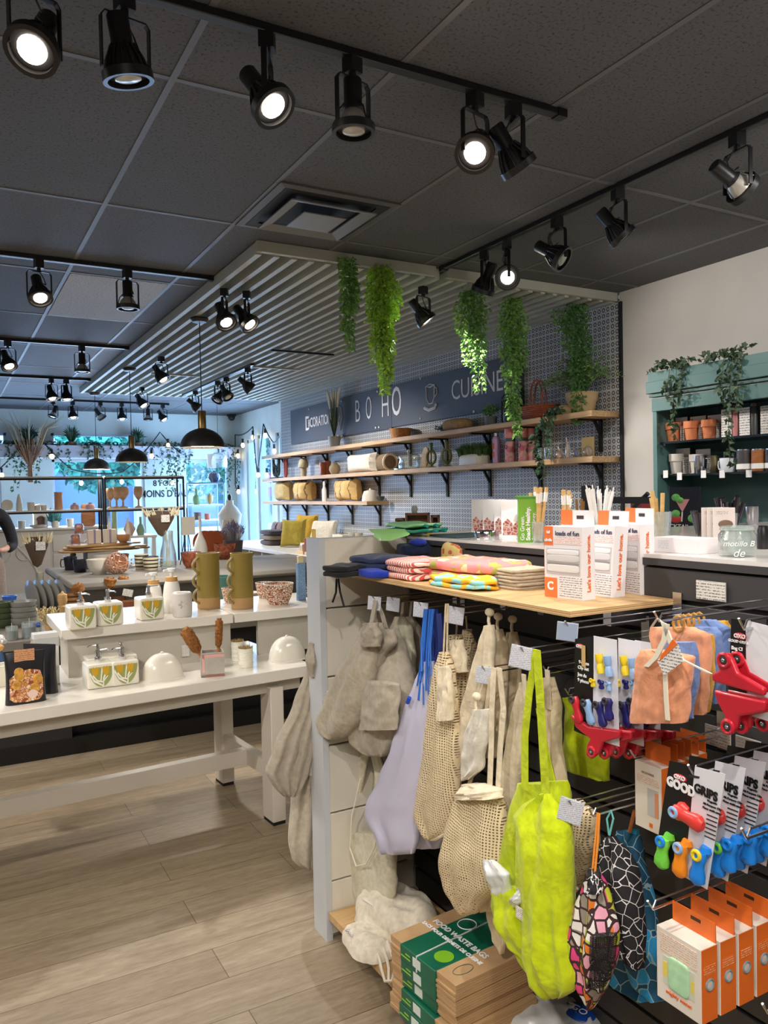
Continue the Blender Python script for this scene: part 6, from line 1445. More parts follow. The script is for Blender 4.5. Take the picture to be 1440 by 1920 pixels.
def hook(px, py, X, label, card=None, back=CXF, double=True, cs=(.04, .032), up=0, cardmat=None, ydr=0):
    """wire display hook from the slatwall out to X, with its ticket holder"""
    e = ux(px, py, X); o = thing('display_hook', (back, e.y, e.z), label, 'display hook', 'wire display hooks'); g = MB(); d = X-back
    g.tube([(0, 0, 0), (d, 0, -.0), (d-.012, 0, .018)], .0022, 6)
    if double: g.tube([(0, 0, .014), (d*.98, 0, .013), (d, 0, .0)], .0018, 6)
    g.build('wire', STEEL, o); MB().box(-.004, 0, -.012, .012, -.03, .05).build('back_plate', STEEL, o)
    if card:
        c = MB(); w, h = cs; m3 = Matrix.Rotation(math.radians(-52), 3, 'Z') @ Matrix.Rotation(math.radians(card), 3, 'Y')
        for (b, mt, nm, dy) in (((-w, w, -.0006, .0006, -h, h*.6), cardmat or lines_mat((206, 208, 218), (150, 150, 160), 260), 'price_card', 0), ((-w*1.06, w*1.06, .0008, .002, -h*1.06, h*.66), M((206, 210, 216), .2), 'ticket_holder', 0)):
            q = MB().box(*b); q.v = [tuple(m3 @ Vector(v)+Vector((d-.006, ydr, .0))) for v in q.v]; q.build(nm, mt, o)
    return o
TH = (.020, .024)
hook(705, 1128, 1.13, 'display hook holding the grey linen bags', 6, cs=TH); hook(740, 1130, 1.17, 'display hook with a ticket right of the linen bags', 6, cs=TH)
hook(792, 1140, 1.14, 'display hook holding the blue corded bags', 5, cs=TH); hook(857, 1150, 1.14, 'display hook holding the drawstring net bags', 8, cs=(.022, .026))
hook(912, 1262, 1.12, 'display hook holding the long strapped net tote', 5, cs=TH); hook(985, 1228, 1.06, 'display hook holding the lime green tote', 10, cs=(.026, .028))
hook(1068, 1180, 1.10, 'display hook holding the nine piece clip sets', 5, cs=(.020, .022), cardmat=M((150, 164, 186), .4)); hook(1075, 1515, 1.06, 'display hook with a ticket beside the lime tote top', 12, cs=(.022, .028))
hook(1236, 1165, 1.08, 'display hook holding the peach and blue cloth bundles'); hook(1395, 1180, 1.06, 'display hook holding the red bag clips')
hook(1300, 1452, 1.06, 'display hook holding the magnetic clip cards'); hook(1224, 1705, 1.05, 'display hook holding the orange sponge boxes', 0, cs=(.020, .024), cardmat=M((150, 150, 160), .3))
hook(1400, 1572, 1.03, 'display hook with the large handwritten ticket', 0, cs=(.028, .026)); hook(1440, 1900, 1.0, 'display hook at the lower right corner with a blank ticket', 0, cs=(.03, .03), cardmat=M((170, 170, 176), .3))
hook(1190, 1420, 1.16, 'display hook holding the slim orange topped boxes')
hook(1066, 1302, 1.27, 'display hook holding the small lime bag'); hook(1026, 1262, 1.21, 'display hook holding the beige canvas totes')
hook(1112, 1530, 1.06, 'display hook holding the drawstring snack bags'); hook(690, 1400, 1.2, 'display hook on the panel holding the cream shopper')
def wtag(px, py, w, h, X, label, rz=-.0, tilt=0, paper=(226, 222, 214)):
    p = ux(px, py, X); k = mpp(p); o = thing('ticket', p, label, 'price ticket', 'wall tickets'); MB().box(-.001, .001, -w*k/2*1.5, w*k/2*1.5, -h*k/2, h*k/2).build('card', lines_mat(paper, scale=160), o); MB().box(.001, .002, -w*k/2*1.56, w*k/2*1.56, -h*k/2*1.06, h*k/2*1.06).build('holder', M((200, 200, 196), .3), o); o.rotation_euler = (tilt, 0, rz)
wtag(1332, 1108, 42, 34, 1.414, 'cream handwritten ticket on the dark counter front')
wtag(1345, 1382, 36, 36, 1.41, 'handwritten brownish ticket, left of two below the peach cloths', paper=(176, 160, 146)); wtag(1402, 1402, 34, 34, 1.41, 'handwritten brownish ticket, right of two below the peach cloths', paper=(150, 140, 130))

# ---------------------------------------------------------------- things hanging on the slatwall
LIN = fabric((178, 168, 150)); LIN2 = fabric((162, 152, 136)); ECRU = fabric((214, 196, 162)); ECR2 = fabric((226, 212, 184)); CRM2 = fabric((206, 200, 176))
LAV = M((206, 204, 226), .6, alpha=.93, bmp=.2, bs=20); COT = fabric((216, 210, 196))
NET = mesh_mat('produce_net', (222, 202, 164), .0068, .5); NET2 = mesh_mat('produce_net_fine', (220, 198, 160), .0056, .46)
LIME = fabric((190, 206, 22), 1, .35); LIMED = LIME
def hang(name, label, cat, group=None, at=None):
    p = ux(*at); return thing(name, p, label, cat, group)
def dr(o, nm, mat, rows, folds=4, amp=.008, seed=0., n=30, m=34, noisy=.004, axis='x', flat=.7, grow=1.):
    g = W(); g.drape(rows, n, m, folds, amp, seed, noisy, axis, flat, grow); return g.build(nm, mat, o, ang=70)
def strap(o, nm, pts, X, w, mat, side=(0, 1, 0), th=.0015):
    g = W(); P = [ux(a, b, X+(c[0] if c else 0)) for a, b, *c in pts]; g.ribbon(P, side, w, th); return g.build(nm, mat, o)
def cord(o, nm, pts, X, r, mat):
    g = W(); g.tube([ux(a, b, X+(c[0] if c else 0)) for a, b, *c in pts], r, 6); return g.build(nm, mat, o)
# grey linen aprons on the outer side of the end panel
A = thing('linen_apron', uy(592, 1180, 2.49), 'grey beige linen apron fanning out left beside the white end panel', 'apron', 'linen aprons')
R2 = lambda rows, Y: [(a, b, c, d, Y+(e if e else 0)) for a, b, c, d, e in rows]
dr(A, 'cloth', LIN2, R2([(1178, 592, 606, .02, 0), (1240, 580, 609, .04, 0), (1320, 552, 602, .06, 0), (1400, 516, 588, .06, -.02), (1448, 497, 578, .05, -.02), (1475, 512, 566, .05, -.02), (1492, 530, 552, .03, -.02)], 2.50), 5, .014, 1, axis='y', n=48)
dr(A, 'waist_knot', LIN2, R2([(1205, 580, 600, .03, 0), (1240, 574, 606, .06, 0), (1268, 580, 604, .04, 0)], 2.44), 3, .01, 2, axis='y')
A2 = thing('linen_apron', uy(600, 1200, 2.56), 'longer grey linen apron hanging straight to the floor side of the end panel', 'apron', 'linen aprons')
dr(A2, 'cloth', LIN, R2([(1200, 596, 612, .03, 0), (1300, 590, 614, .05, 0), (1400, 566, 616, .08, 0), (1500, 546, 616, .10, 0), (1580, 542, 616, .10, 0), (1612, 548, 614, .08, 0), (1626, 562, 600, .06, 0)], 2.58), 4, .02, 3, axis='y', n=48)
dr(A2, 'folded_sash', LIN2, R2([(1300, 585, 606, .03, 0), (1380, 574, 606, .05, 0), (1450, 570, 598, .05, 0)], 2.50), 3, .01, 4, axis='y')
MB(True).tube([uy(592, 1182, 2.5), uy(600, 1176, 2.48), Vector((1.09, 2.475, uy(600, 1180, 2.48).z))], .004, 6).build('hook', STEEL, A)
# linen bags on the panel hook
H = hang('linen_bag', 'grey beige linen bag swinging left, nearest the end panel', 'bag', 'linen bags', (700, 1140, 1.12))
dr(H, 'cloth', LIN, [(1168, 686, 716, .03, 1.12), (1195, 676, 716, .06, 1.12), (1222, 664, 712, .07, 1.11), (1262, 640, 700, .08, 1.10), (1310, 614, 692, .08, 1.10), (1350, 598, 676, .07, 1.10), (1372, 606, 658, .06, 1.10), (1385, 620, 640, .03, 1.10)], 3, .012, 1, n=44)
strap(H, 'strap', [(704, 1126), (700, 1150), (694, 1180)], 1.12, .022, LIN)
dr(H, 'rolled_top', LIN2, [(1168, 686, 706, .03, 1.08), (1190, 678, 712, .04, 1.08), (1212, 682, 712, .03, 1.08)], 2, .006, 5); MB(True).box(ux(614, 1302, 1.07).x, 1.072, ux(621, 1302, 1.07).y, ux(613, 1302, 1.07).y, ux(614, 1310, 1.07).z, ux(614, 1296, 1.07).z).build('sewn_label', PAPER, H)
H = hang('linen_bag', 'grey beige linen bag with a front pocket, second from the end panel', 'bag', 'linen bags', (720, 1150, 1.17))
dr(H, 'cloth', LIN, [(1180, 706, 742, .04, 1.17), (1215, 704, 752, .07, 1.16), (1260, 696, 762, .09, 1.16), (1310, 676, 766, .10, 1.15), (1355, 662, 760, .10, 1.15), (1390, 664, 745, .08, 1.15), (1408, 680, 735, .06, 1.15), (1418, 700, 724, .03, 1.15)], 3, .014, 2, n=44)
dr(H, 'pocket', LIN, [(1276, 688, 722, .02, 1.09), (1282, 686, 748, .03, 1.09), (1320, 682, 748, .035, 1.09), (1368, 676, 744, .03, 1.09)], 3, .004, 3)
dr(H, 'folded_top', LIN2, [(1180, 708, 738, .03, 1.12), (1205, 706, 742, .035, 1.12), (1232, 704, 722, .03, 1.12), (1262, 704, 712, .01, 1.12)], 2, .006, 3)
strap(H, 'strap', [(706, 1126), (716, 1150), (726, 1186)], 1.16, .024, LIN); strap(H, 'strap', [(706, 1126), (704, 1152), (706, 1186)], 1.17, .024, LIN2)
for i, (a, b, X, lb) in enumerate(((648, 690, 1.24, 'linen bag folded at the back by the panel grooves'), (735, 770, 1.25, 'linen bag with squared corner behind the pocket bag'), (752, 785, 1.31, 'rearmost linen bag in the row'))):
    H = hang('linen_bag', lb, 'bag', 'linen bags', (a+10, 1150, X)); dr(H, 'cloth', (LIN, CRM2, LIN2)[i], [(1156, a+8, b-12, .02, X), (1180, a, b, .04, X), (1230, a+3, b+6, .05, X), (1300, a+6, b+4, .05, X), (1360, a+12, b-4, .04, X)], 3, .008, i, n=36)
    strap(H, 'strap', [((a+b)/2+4, 1128), ((a+b)/2, 1162)], X, .015, LIN2)
# cream shopper low on the panel
H = hang('cream_shopper', 'pale cream shopper with curved opening hanging low by the end panel', 'bag', None, (690, 1400, 1.2))
dr(H, 'body', CRM2, [(1560, 650, 738, .04, 1.2), (1600, 646, 742, .06, 1.2), (1650, 640, 742, .06, 1.2), (1680, 638, 738, .05, 1.2), (1698, 655, 722, .03, 1.2)], 3, .008, 1)
dr(H, 'left_side', CRM2, [(1400, 678, 692, .01, 1.22), (1450, 668, 684, .02, 1.22), (1520, 654, 672, .03, 1.22), (1590, 646, 668, .04, 1.2)], 1, .003, 1); dr(H, 'right_side', CRM2, [(1400, 694, 708, .01, 1.23), (1460, 704, 726, .02, 1.24), (1530, 712, 738, .03, 1.24), (1600, 706, 744, .04, 1.22)], 2, .006, 2)
dr(H, 'back', fabric((186, 180, 156)), [(1440, 672, 706, .01, 1.27), (1520, 662, 728, .02, 1.27), (1600, 655, 735, .02, 1.27)], 2, .006, 3)
cord(H, 'opening_trim', [(676, 1460, -.04), (660, 1530, -.045), (656, 1590, -.045), (668, 1624, -.045), (686, 1620, -.045), (702, 1590, -.04), (712, 1550, -.04)], 1.2, .0025, M((226, 220, 200), .7))
# white bags with blue cords
for i, (rows, X, lb) in enumerate((([(1240, 798, 812, .02), (1280, 782, 814, .04), (1330, 762, 812, .05), (1400, 738, 806, .06), (1460, 712, 798, .06), (1505, 690, 790, .06), (1530, 686, 786, .05), (1575, 712, 782, .05), (1600, 714, 776, .03)], 1.13, 'translucent lilac white drawstring bag with blue cords, front one'), ([(1240, 808, 822, .02), (1300, 800, 828, .04), (1400, 780, 830, .05), (1500, 770, 834, .05), (1560, 770, 840, .05), (1590, 780, 826, .03)], 1.20, 'translucent lilac white drawstring bag with blue cords, rear one'))):
    H = hang('laundry_bag', lb, 'bag', 'blue corded bags', (800, 1150, X)); dr(H, 'bag', LAV, [(*r, X) for r in rows], 3, .008, i+1, n=44)
    BC = M(((30, 100, 190), (26, 60, 160))[i], .5)
    for j in range(9):
        random.seed(j+i*20); a = 792+i*8+random.uniform(-4, 16); cord(H, 'drawcord', [(a+6, 1142, -.0), (a, 1200+j*4, -.01), (a-6+random.uniform(-6, 8), 1250+j*9, -.025)], X, .0022+.001*(j % 2), BC)
    if i == 0: cord(H, 'cord_stopper', [(764, 1318, -.04), (768, 1308, -.04)], X, .006, M((20, 70, 190), .4))
    cord(H, 'cord_bunch', [(822, 1150, .02), (826, 1200, .02), (824, 1260, .02)], X, .014, M((20, 40, 110), .6))
# net produce bags
def netbag(label, rows, X, seed, top, mat=NET, gather=None, cords=(), folds=3, amp=.008, hem=True):
    H = hang('net_bag', label, 'net bag', 'cotton net bags', (top[0], top[1], X)); dr(H, 'net', mat, [(*r, X) for r in rows], folds, amp, seed, n=40)
    if gather: dr(H, 'gathered_neck', ECR2, [(*r, X-.035) for r in gather], 5, .006, seed)
    for c in cords: cord(H, 'cord', c, X, .0026, ECRU)
    if hem:
        ys = rows[-1][0]; cord(H, 'hem', [(rows[-2][1], rows[-2][0]), ((rows[-1][1]), ys), (rows[-1][2], ys), (rows[-2][2], rows[-2][0])], X-.01, .004, ECR2)
    return H
netbag('long cotton net bag with gathered neck next to the blue corded bags', [(1222, 828, 840, .02), (1260, 818, 848, .04), (1320, 808, 856, .05), (1400, 800, 862, .06), (1480, 786, 858, .06), (1530, 780, 850, .05), (1562, 796, 838, .04), (1574, 806, 816, .02)], 1.12, 1, (835, 1135), gather=[(1250, 824, 842, .02), (1300, 822, 850, .03), (1350, 826, 848, .03)], cords=([(836, 1132), (832, 1222)], [(840, 1132), (838, 1222)]))
netbag('cotton net bag half hidden behind the long one', [(1190, 846, 862, .02), (1240, 842, 876, .04), (1320, 846, 880, .05), (1400, 848, 876, .05), (1440, 852, 868, .03)], 1.19, 2, (858, 1150), gather=[(1200, 846, 866, .02), (1260, 844, 876, .03)], cords=([(858, 1150), (855, 1195)],))
netbag('cotton net bag in shadow at the back of its hook', [(1180, 870, 882, .02), (1230, 862, 892, .04), (1310, 860, 890, .04), (1360, 864, 884, .03)], 1.30, 3, (874, 1155), cords=([(874, 1155), (876, 1185)],))
# flat cotton bags
for i, (rows, X, lb) in enumerate((([(1172, 912, 922, .02), (1205, 900, 928, .03), (1260, 884, 926, .03), (1330, 868, 905, .03), (1400, 858, 900, .03), (1450, 852, 888, .02), (1466, 853, 866, .02)], 1.14, 'ecru cotton drawstring bag, front one by the white ticket'), ([(1180, 928, 940, .02), (1215, 922, 950, .03), (1290, 918, 952, .03), (1380, 910, 948, .03), (1420, 908, 936, .02)], 1.22, 'ecru cotton drawstring bag, second in the row'), ([(1185, 955, 966, .02), (1215, 946, 972, .03), (1300, 944, 972, .03), (1400, 948, 970, .03)], 1.28, 'ecru cotton drawstring bag, third in the row'), ([(1330, 888, 920, .02), (1390, 872, 914, .03), (1440, 866, 906, .02), (1462, 868, 880, .02)], 1.10, 'sheer white cloth bag under the ecru one'))):
    H = hang('cotton_bag', lb, 'bag', 'cotton drawstring bags', (rows[0][1]+5, rows[0][0]-22, X)); dr(H, 'cloth', (ECR2, ECRU, ECRU, COT)[i], [(*r, X) for r in rows], 2, .006, i, n=36)
    cord(H, 'knotted_cord', [(rows[0][1]+6, rows[0][0]-24), (rows[0][1]+4, rows[0][0]-8), (rows[0][1]+6, rows[0][0]+2)], X, .004, ECR2); 
    p = ux(rows[0][1]+6, rows[0][0]-24, X); MB(True).sup(p, (.01, .014, .01)).build('knot', ECR2, H)
# long strapped net tote
H = hang('net_tote', 'natural net tote with two long flat straps in the middle of the row', 'tote bag', None, (928, 1255, 1.10))
dr(H, 'net', NET, [(1478, 866, 930, .03, 1.10), (1510, 852, 942, .06, 1.10), (1560, 840, 948, .08, 1.10), (1610, 834, 950, .09, 1.10), (1660, 842, 940, .08, 1.10), (1695, 856, 905, .05, 1.10), (1713, 864, 892, .03, 1.10)], 4, .010, 2, n=44)
dr(H, 'lining_fold', ECRU, [(1500, 905, 950, .03, 1.16), (1600, 900, 962, .05, 1.16), (1680, 895, 955, .04, 1.16), (1708, 905, 930, .02, 1.16)], 3, .01, 4)
dr(H, 'top_band', ECR2, [(1470, 870, 905, .03, 1.085), (1482, 862, 935, .05, 1.085), (1496, 858, 940, .06, 1.085)], 3, .006, 2)
strap(H, 'strap', [(926, 1252), (922, 1330), (921, 1400), (918, 1480)], 1.095, .017, ECR2); strap(H, 'strap', [(936, 1252), (944, 1330), (938, 1400), (934, 1480)], 1.10, .017, ECR2)
strap(H, 'strap', [(920, 1270, .02), (908, 1360, .02), (890, 1440, .02), (876, 1482, .01)], 1.10, .012, ECRU)
# more beige bags between the net tote and the lime tote
for i, (rows, X, lb) in enumerate((([(1278, 978, 990, .02), (1330, 966, 990, .03), (1400, 955, 985, .04), (1480, 940, 972, .04), (1540, 936, 968, .03)], 1.16, 'beige canvas tote straps left of the lime tote'), ([(1270, 1022, 1038, .02), (1330, 1020, 1050, .04), (1400, 1024, 1046, .04), (1470, 1030, 1062, .04), (1500, 1040, 1070, .03)], 1.22, 'beige canvas tote behind the lime tote straps'), ([(1640, 915, 940, .02), (1700, 918, 946, .03), (1760, 926, 952, .02), (1788, 938, 945, .01)], 1.2, 'beige strap end hanging down under the net tote'))):
    H = hang('canvas_tote', lb, 'tote bag', 'beige canvas totes', (rows[0][1]+4, rows[0][0]-10, X)); dr(H, 'cloth', (ECR2, ECRU, ECRU)[i], [(*r, X) for r in rows], 2, .008, i, n=32)
    if i < 2: strap(H, 'strap', [(rows[0][1]+4, rows[0][0]-14), (rows[0][1]+8, rows[1][0])], X-.02, .014, ECR2)
# lime tote
H = hang('lime_tote', 'large lime green tote bag, brightest thing in the foreground', 'tote bag', None, (1003, 1218, 1.06))
dr(H, 'back_panel', LIME, [(1468, 972, 1062, .03, 1.10), (1520, 958, 1062, .04, 1.10), (1580, 944, 1040, .04, 1.10), (1640, 928, 1030, .04, 1.10), (1700, 922, 1030, .05, 1.09), (1745, 942, 1040, .06, 1.08), (1790, 975, 1050, .05, 1.08), (1840, 1004, 1060, .03, 1.08)], 3, .008, 1, n=40)
dr(H, 'front_panel', LIME, [(1488, 1010, 1032, .01, 1.05), (1512, 975, 1046, .03, 1.05), (1530, 962, 1058, .05, 1.05), (1560, 972, 1064, .06, 1.045), (1600, 975, 1066, .07, 1.04), (1660, 978, 1066, .08, 1.04), (1720, 982, 1068, .08, 1.04), (1780, 990, 1074, .08, 1.04), (1835, 1006, 1080, .07, 1.04), (1858, 1022, 1076, .05, 1.04), (1870, 1032, 1056, .02, 1.04)], 4, .009, 4.2, n=56, m=48, noisy=.006)
dr(H, 'side_pocket', LIME, [(1664, 926, 972, .03, 1.06), (1672, 926, 976, .04, 1.055), (1720, 934, 986, .05, 1.05), (1770, 958, 996, .04, 1.05), (1800, 982, 1002, .02, 1.05)], 2, .006, 2)
dr(H, 'right_panel', LIME, [(1464, 1030, 1064, .02, 1.09), (1500, 1036, 1066, .04, 1.09), (1560, 1046, 1068, .03, 1.10), (1620, 1050, 1068, .03, 1.10)], 1, .004, 1)
strap(H, 'strap', [(1006, 1218), (992, 1300), (984, 1380), (984, 1480)], 1.065, .020, LIME); strap(H, 'strap', [(1006, 1218), (1012, 1300), (1018, 1400), (1024, 1500)], 1.05, .022, LIME); strap(H, 'strap', [(1010, 1330, .03), (1022, 1400, .03), (1040, 1480, .03)], 1.06, .016, LIME)
PCH = M((232, 234, 236), .25, alpha=.8, coat=.3)
dr(H, 'plastic_pouch', PCH, [(1612, 906, 925, .01, 1.04), (1640, 912, 955, .03, 1.04), (1668, 922, 958, .03, 1.05), (1690, 930, 960, .02, 1.06)], 2, .004, 1); dr(H, 'plastic_pouch', PCH, [(1664, 972, 984, .01, 1.02), (1690, 958, 986, .02, 1.02), (1700, 960, 986, .01, 1.03)], 1, .003, 2)
q = W(); p = ux(974, 1712, 1.015); q.box(p.x-.001, p.x+.001, p.y-.011, p.y+.011, p.z-.012, p.z+.012); q.build('sewn_label', lines_mat((240, 236, 226), scale=260), H)
H = hang('lime_bag', 'smaller lime green bag in shadow behind the clip cards', 'bag', None, (1064, 1300, 1.28)); dr(H, 'cloth', LIME, [(1308, 1056, 1074, .01, 1.28), (1330, 1058, 1138, .02, 1.28), (1400, 1058, 1142, .03, 1.28), (1446, 1064, 1144, .02, 1.28), (1464, 1120, 1142, .01, 1.28)], 2, .006, 2)
# net bags right of the lime tote
netbag('cotton net bag bulging right of the lime tote', [(1500, 1052, 1090, .03), (1530, 1050, 1112, .05), (1580, 1050, 1114, .07), (1630, 1050, 1098, .06), (1665, 1052, 1082, .04), (1682, 1055, 1070, .02)], 1.16, 6, (1062, 1495), NET2)
# drawstring snack bags
DOT = cells('dotted_snack_print', [(226, 70, 130), (238, 232, 224), (236, 130, 40), (196, 204, 50), (150, 140, 126), (240, 170, 190), (236, 232, 226)], (60, 36, 40), (46, 52, 40), .085)
GEO = cells('white_line_print', [(28, 26, 30), (32, 30, 34)], (226, 222, 222), (46, 46, 46), .026, False); GEOB = cells('blue_line_print', [(20, 74, 104), (24, 84, 116), (40, 150, 206)], (150, 180, 190), (30, 30, 30), .022, False)
H = hang('snack_bag', 'colourful dotted drawstring bag with orange cord, frontmost', 'drawstring bag', 'drawstring snack bags', (1112, 1530, 1.06))
dr(H, 'bag', DOT, [(1636, 1104, 1120, .02, 1.06), (1660, 1096, 1132, .03, 1.06), (1700, 1080, 1143, .045, 1.06), (1750, 1070, 1152, .05, 1.06), (1800, 1075, 1150, .05, 1.06), (1850, 1088, 1136, .04, 1.06), (1880, 1098, 1120, .02, 1.06), (1894, 1104, 1108, .01, 1.06)], 3, .006, 2, n=40)
dr(H, 'mesh_pocket', mesh_mat('black_pocket_net', (24, 20, 22), .0034, .6), [(1752, 1112, 1153, .03, 1.028), (1790, 1110, 1151, .035, 1.025), (1830, 1108, 1142, .03, 1.028), (1850, 1106, 1134, .02, 1.03)], 1, .002, 1)
dr(H, 'gathered_neck', GEO, [(1628, 1106, 1118, .01, 1.045), (1645, 1103, 1124, .02, 1.04), (1675, 1106, 1126, .02, 1.035)], 6, .006, 1); cord(H, 'orange_cord', [(1110, 1642, -.02), (1116, 1580, -.01), (1121, 1524), (1124, 1526), (1121, 1580, -.01), (1115, 1642, -.02)], 1.06, .0022, M((226, 140, 50), .6))
H = hang('snack_bag', 'black drawstring bag with white line print and teal cord, second', 'drawstring bag', 'drawstring snack bags', (1142, 1520, 1.12))
dr(H, 'bag', GEO, [(1570, 1136, 1150, .02, 1.12), (1595, 1124, 1172, .04, 1.12), (1640, 1116, 1190, .06, 1.12), (1700, 1130, 1200, .06, 1.12), (1750, 1146, 1204, .05, 1.12), (1800, 1170, 1204, .03, 1.12), (1818, 1194, 1200, .01, 1.12)], 4, .010, 3, n=40); cord(H, 'teal_cord', [(1142, 1566), (1138, 1535), (1146, 1520), (1150, 1535), (1143, 1566)], 1.10, .002, M((120, 206, 206), .6))
H = hang('snack_bag', 'blue drawstring bag with thin grey line print, rearmost', 'drawstring bag', 'drawstring snack bags', (1188, 1530, 1.22))
dr(H, 'bag', GEOB, [(1556, 1160, 1196, .02, 1.22), (1600, 1152, 1206, .05, 1.22), (1700, 1150, 1224, .06, 1.22), (1790, 1142, 1236, .05, 1.20), (1840, 1140, 1240, .03, 1.20), (1876, 1200, 1246, .02, 1.20)], 3, .010, 5, n=40); cord(H, 'orange_cord', [(1190, 1520), (1180, 1560)], 1.2, .004, M((190, 110, 60), .6))
# ================================================================ carded and boxed goods on the slatwall
REDP = M((196, 30, 50), .35, coat=.3); YELP = M((236, 206, 40), .35); LBP = M((140, 176, 216), .35); NVP = M((36, 34, 110), .35); GRNP = M((112, 204, 70), .35); ORGP = M((240, 140, 30), .35); BLUP = M((24, 130, 224), .35); REDC = M((222, 62, 56), .35)
CARDW = M((226, 226, 232), .4); CARDK = M((16, 16, 18), .4); DKR = M((50, 50, 56), .4); WT = M((240, 240, 240), .5); REDL = M((210, 30, 40), .5); ORG = M((232, 112, 36), .5); ORGL = M((236, 120, 60), .5)
def P3(px, py, X): return ux(px, py, X)
def plate(o, nm, quad, X, th, mat, px=True):
    """flat card facing the aisle; quad in photo points on plane X"""
    g = W(); q = [P3(a, b, X) for a, b in quad]; g.add([tuple(v) for v in q]+[(v.x+th, v.y, v.z) for v in q], [(0, 1, 2, 3), (7, 6, 5, 4), (0, 4, 5, 1), (1, 5, 6, 2), (2, 6, 7, 3), (3, 7, 4, 0)]); return g.build(nm, mat, o, smooth=False)
def clip_side(o, a, b, X, r, mat, eye, eyem=None, nm='clip'):
    """small bag clip: waisted body from eye end a to jaw end b, with a ringed hole"""
    A, B = P3(*a, X), P3(*b, X); d = B-A; pts = [A+d*t for t in (0, .18, .36, .55, .78, .95, 1.04)]
    g = W().tube(pts, [r*.8, r*1.05, r*.8, r*.72, r*.98, r*.9, r*.4], 14)
    g.v = [(X+(v[0]-X)*.75, v[1], v[2]) for v in g.v]; c = g.build(nm, mat, o)
    C_ = A+d*.10+Vector((-r*.75, 0, 0)); W().tube([C_+Vector((0, r*.52*math.cos(t), r*.52*math.sin(t))) for t in [2*PI*i/18 for i in range(18)]], r*.24, 8, True).build('ring', eyem or mat, c)
    W().sup(C_+Vector((.002, 0, 0)), (.0015, r*.4, r*.4), nu=16, nv=6).build('hole', eye, c); return c
def jaw(o, poly, k, X, mat=None, nm='wide_clip', t=.011, R=.0095, ox=0, oy=0):
    """wide bag clip: moulded paddle shaped jaw with a ringed ear at photo point k"""
    g = W(); g.prism([(a+ox, b+oy) for a, b in poly][::-1], lambda u, v, w: tuple(P3(u, v, X)+Vector((w, 0, 0))), 0, t); c = g.build(nm, mat or REDP, o, .004)
    c.modifiers['bevel'].segments = 4; K_ = P3(k[0]+ox, k[1]+oy, X-.001)
    W().tube([K_+Vector((0, R*math.cos(t), R*math.sin(t))) for t in [2*PI*i/20 for i in range(20)]], R*.34, 8, True).build('ring', mat or REDP, c); W().sup(K_+Vector((-.001, 0, 0)), (.002, R*.74, R*.74), nu=18, nv=6).build('eyelet', DKR, c); W().sup(K_+Vector((-.0025, 0, 0)), (.0015, R*.34, R*.34), nu=12, nv=6).build('pin', STEEL, c)
JS = [(1068, 1339), (1102, 1362), (1160, 1370), (1160, 1384), (1128, 1392), (1121, 1413), (1107, 1424), (1097, 1417), (1099, 1397), (1105, 1386), (1078, 1364)]
JU = [(1344, 1227), (1364, 1224), (1374, 1243), (1381, 1262), (1432, 1292), (1431, 1306), (1335, 1278), (1332, 1265), (1347, 1257), (1342, 1242)]
JL = [(1336, 1292), (1434, 1313), (1432, 1333), (1384, 1342), (1381, 1362), (1370, 1376), (1354, 1374), (1349, 1359), (1358, 1342), (1344, 1316)]
def oxo(o, px, py, X, s, w=True):
    c = P3(px, py, X); W().sup(c, (.0008, s*1.5, s*.72), nu=24, nv=6).build('red_oval', REDL, o); text('OXO', (X-.0018, c.y, c.z), s*1.15, WT, o, bold=.0004, ext=.0004)
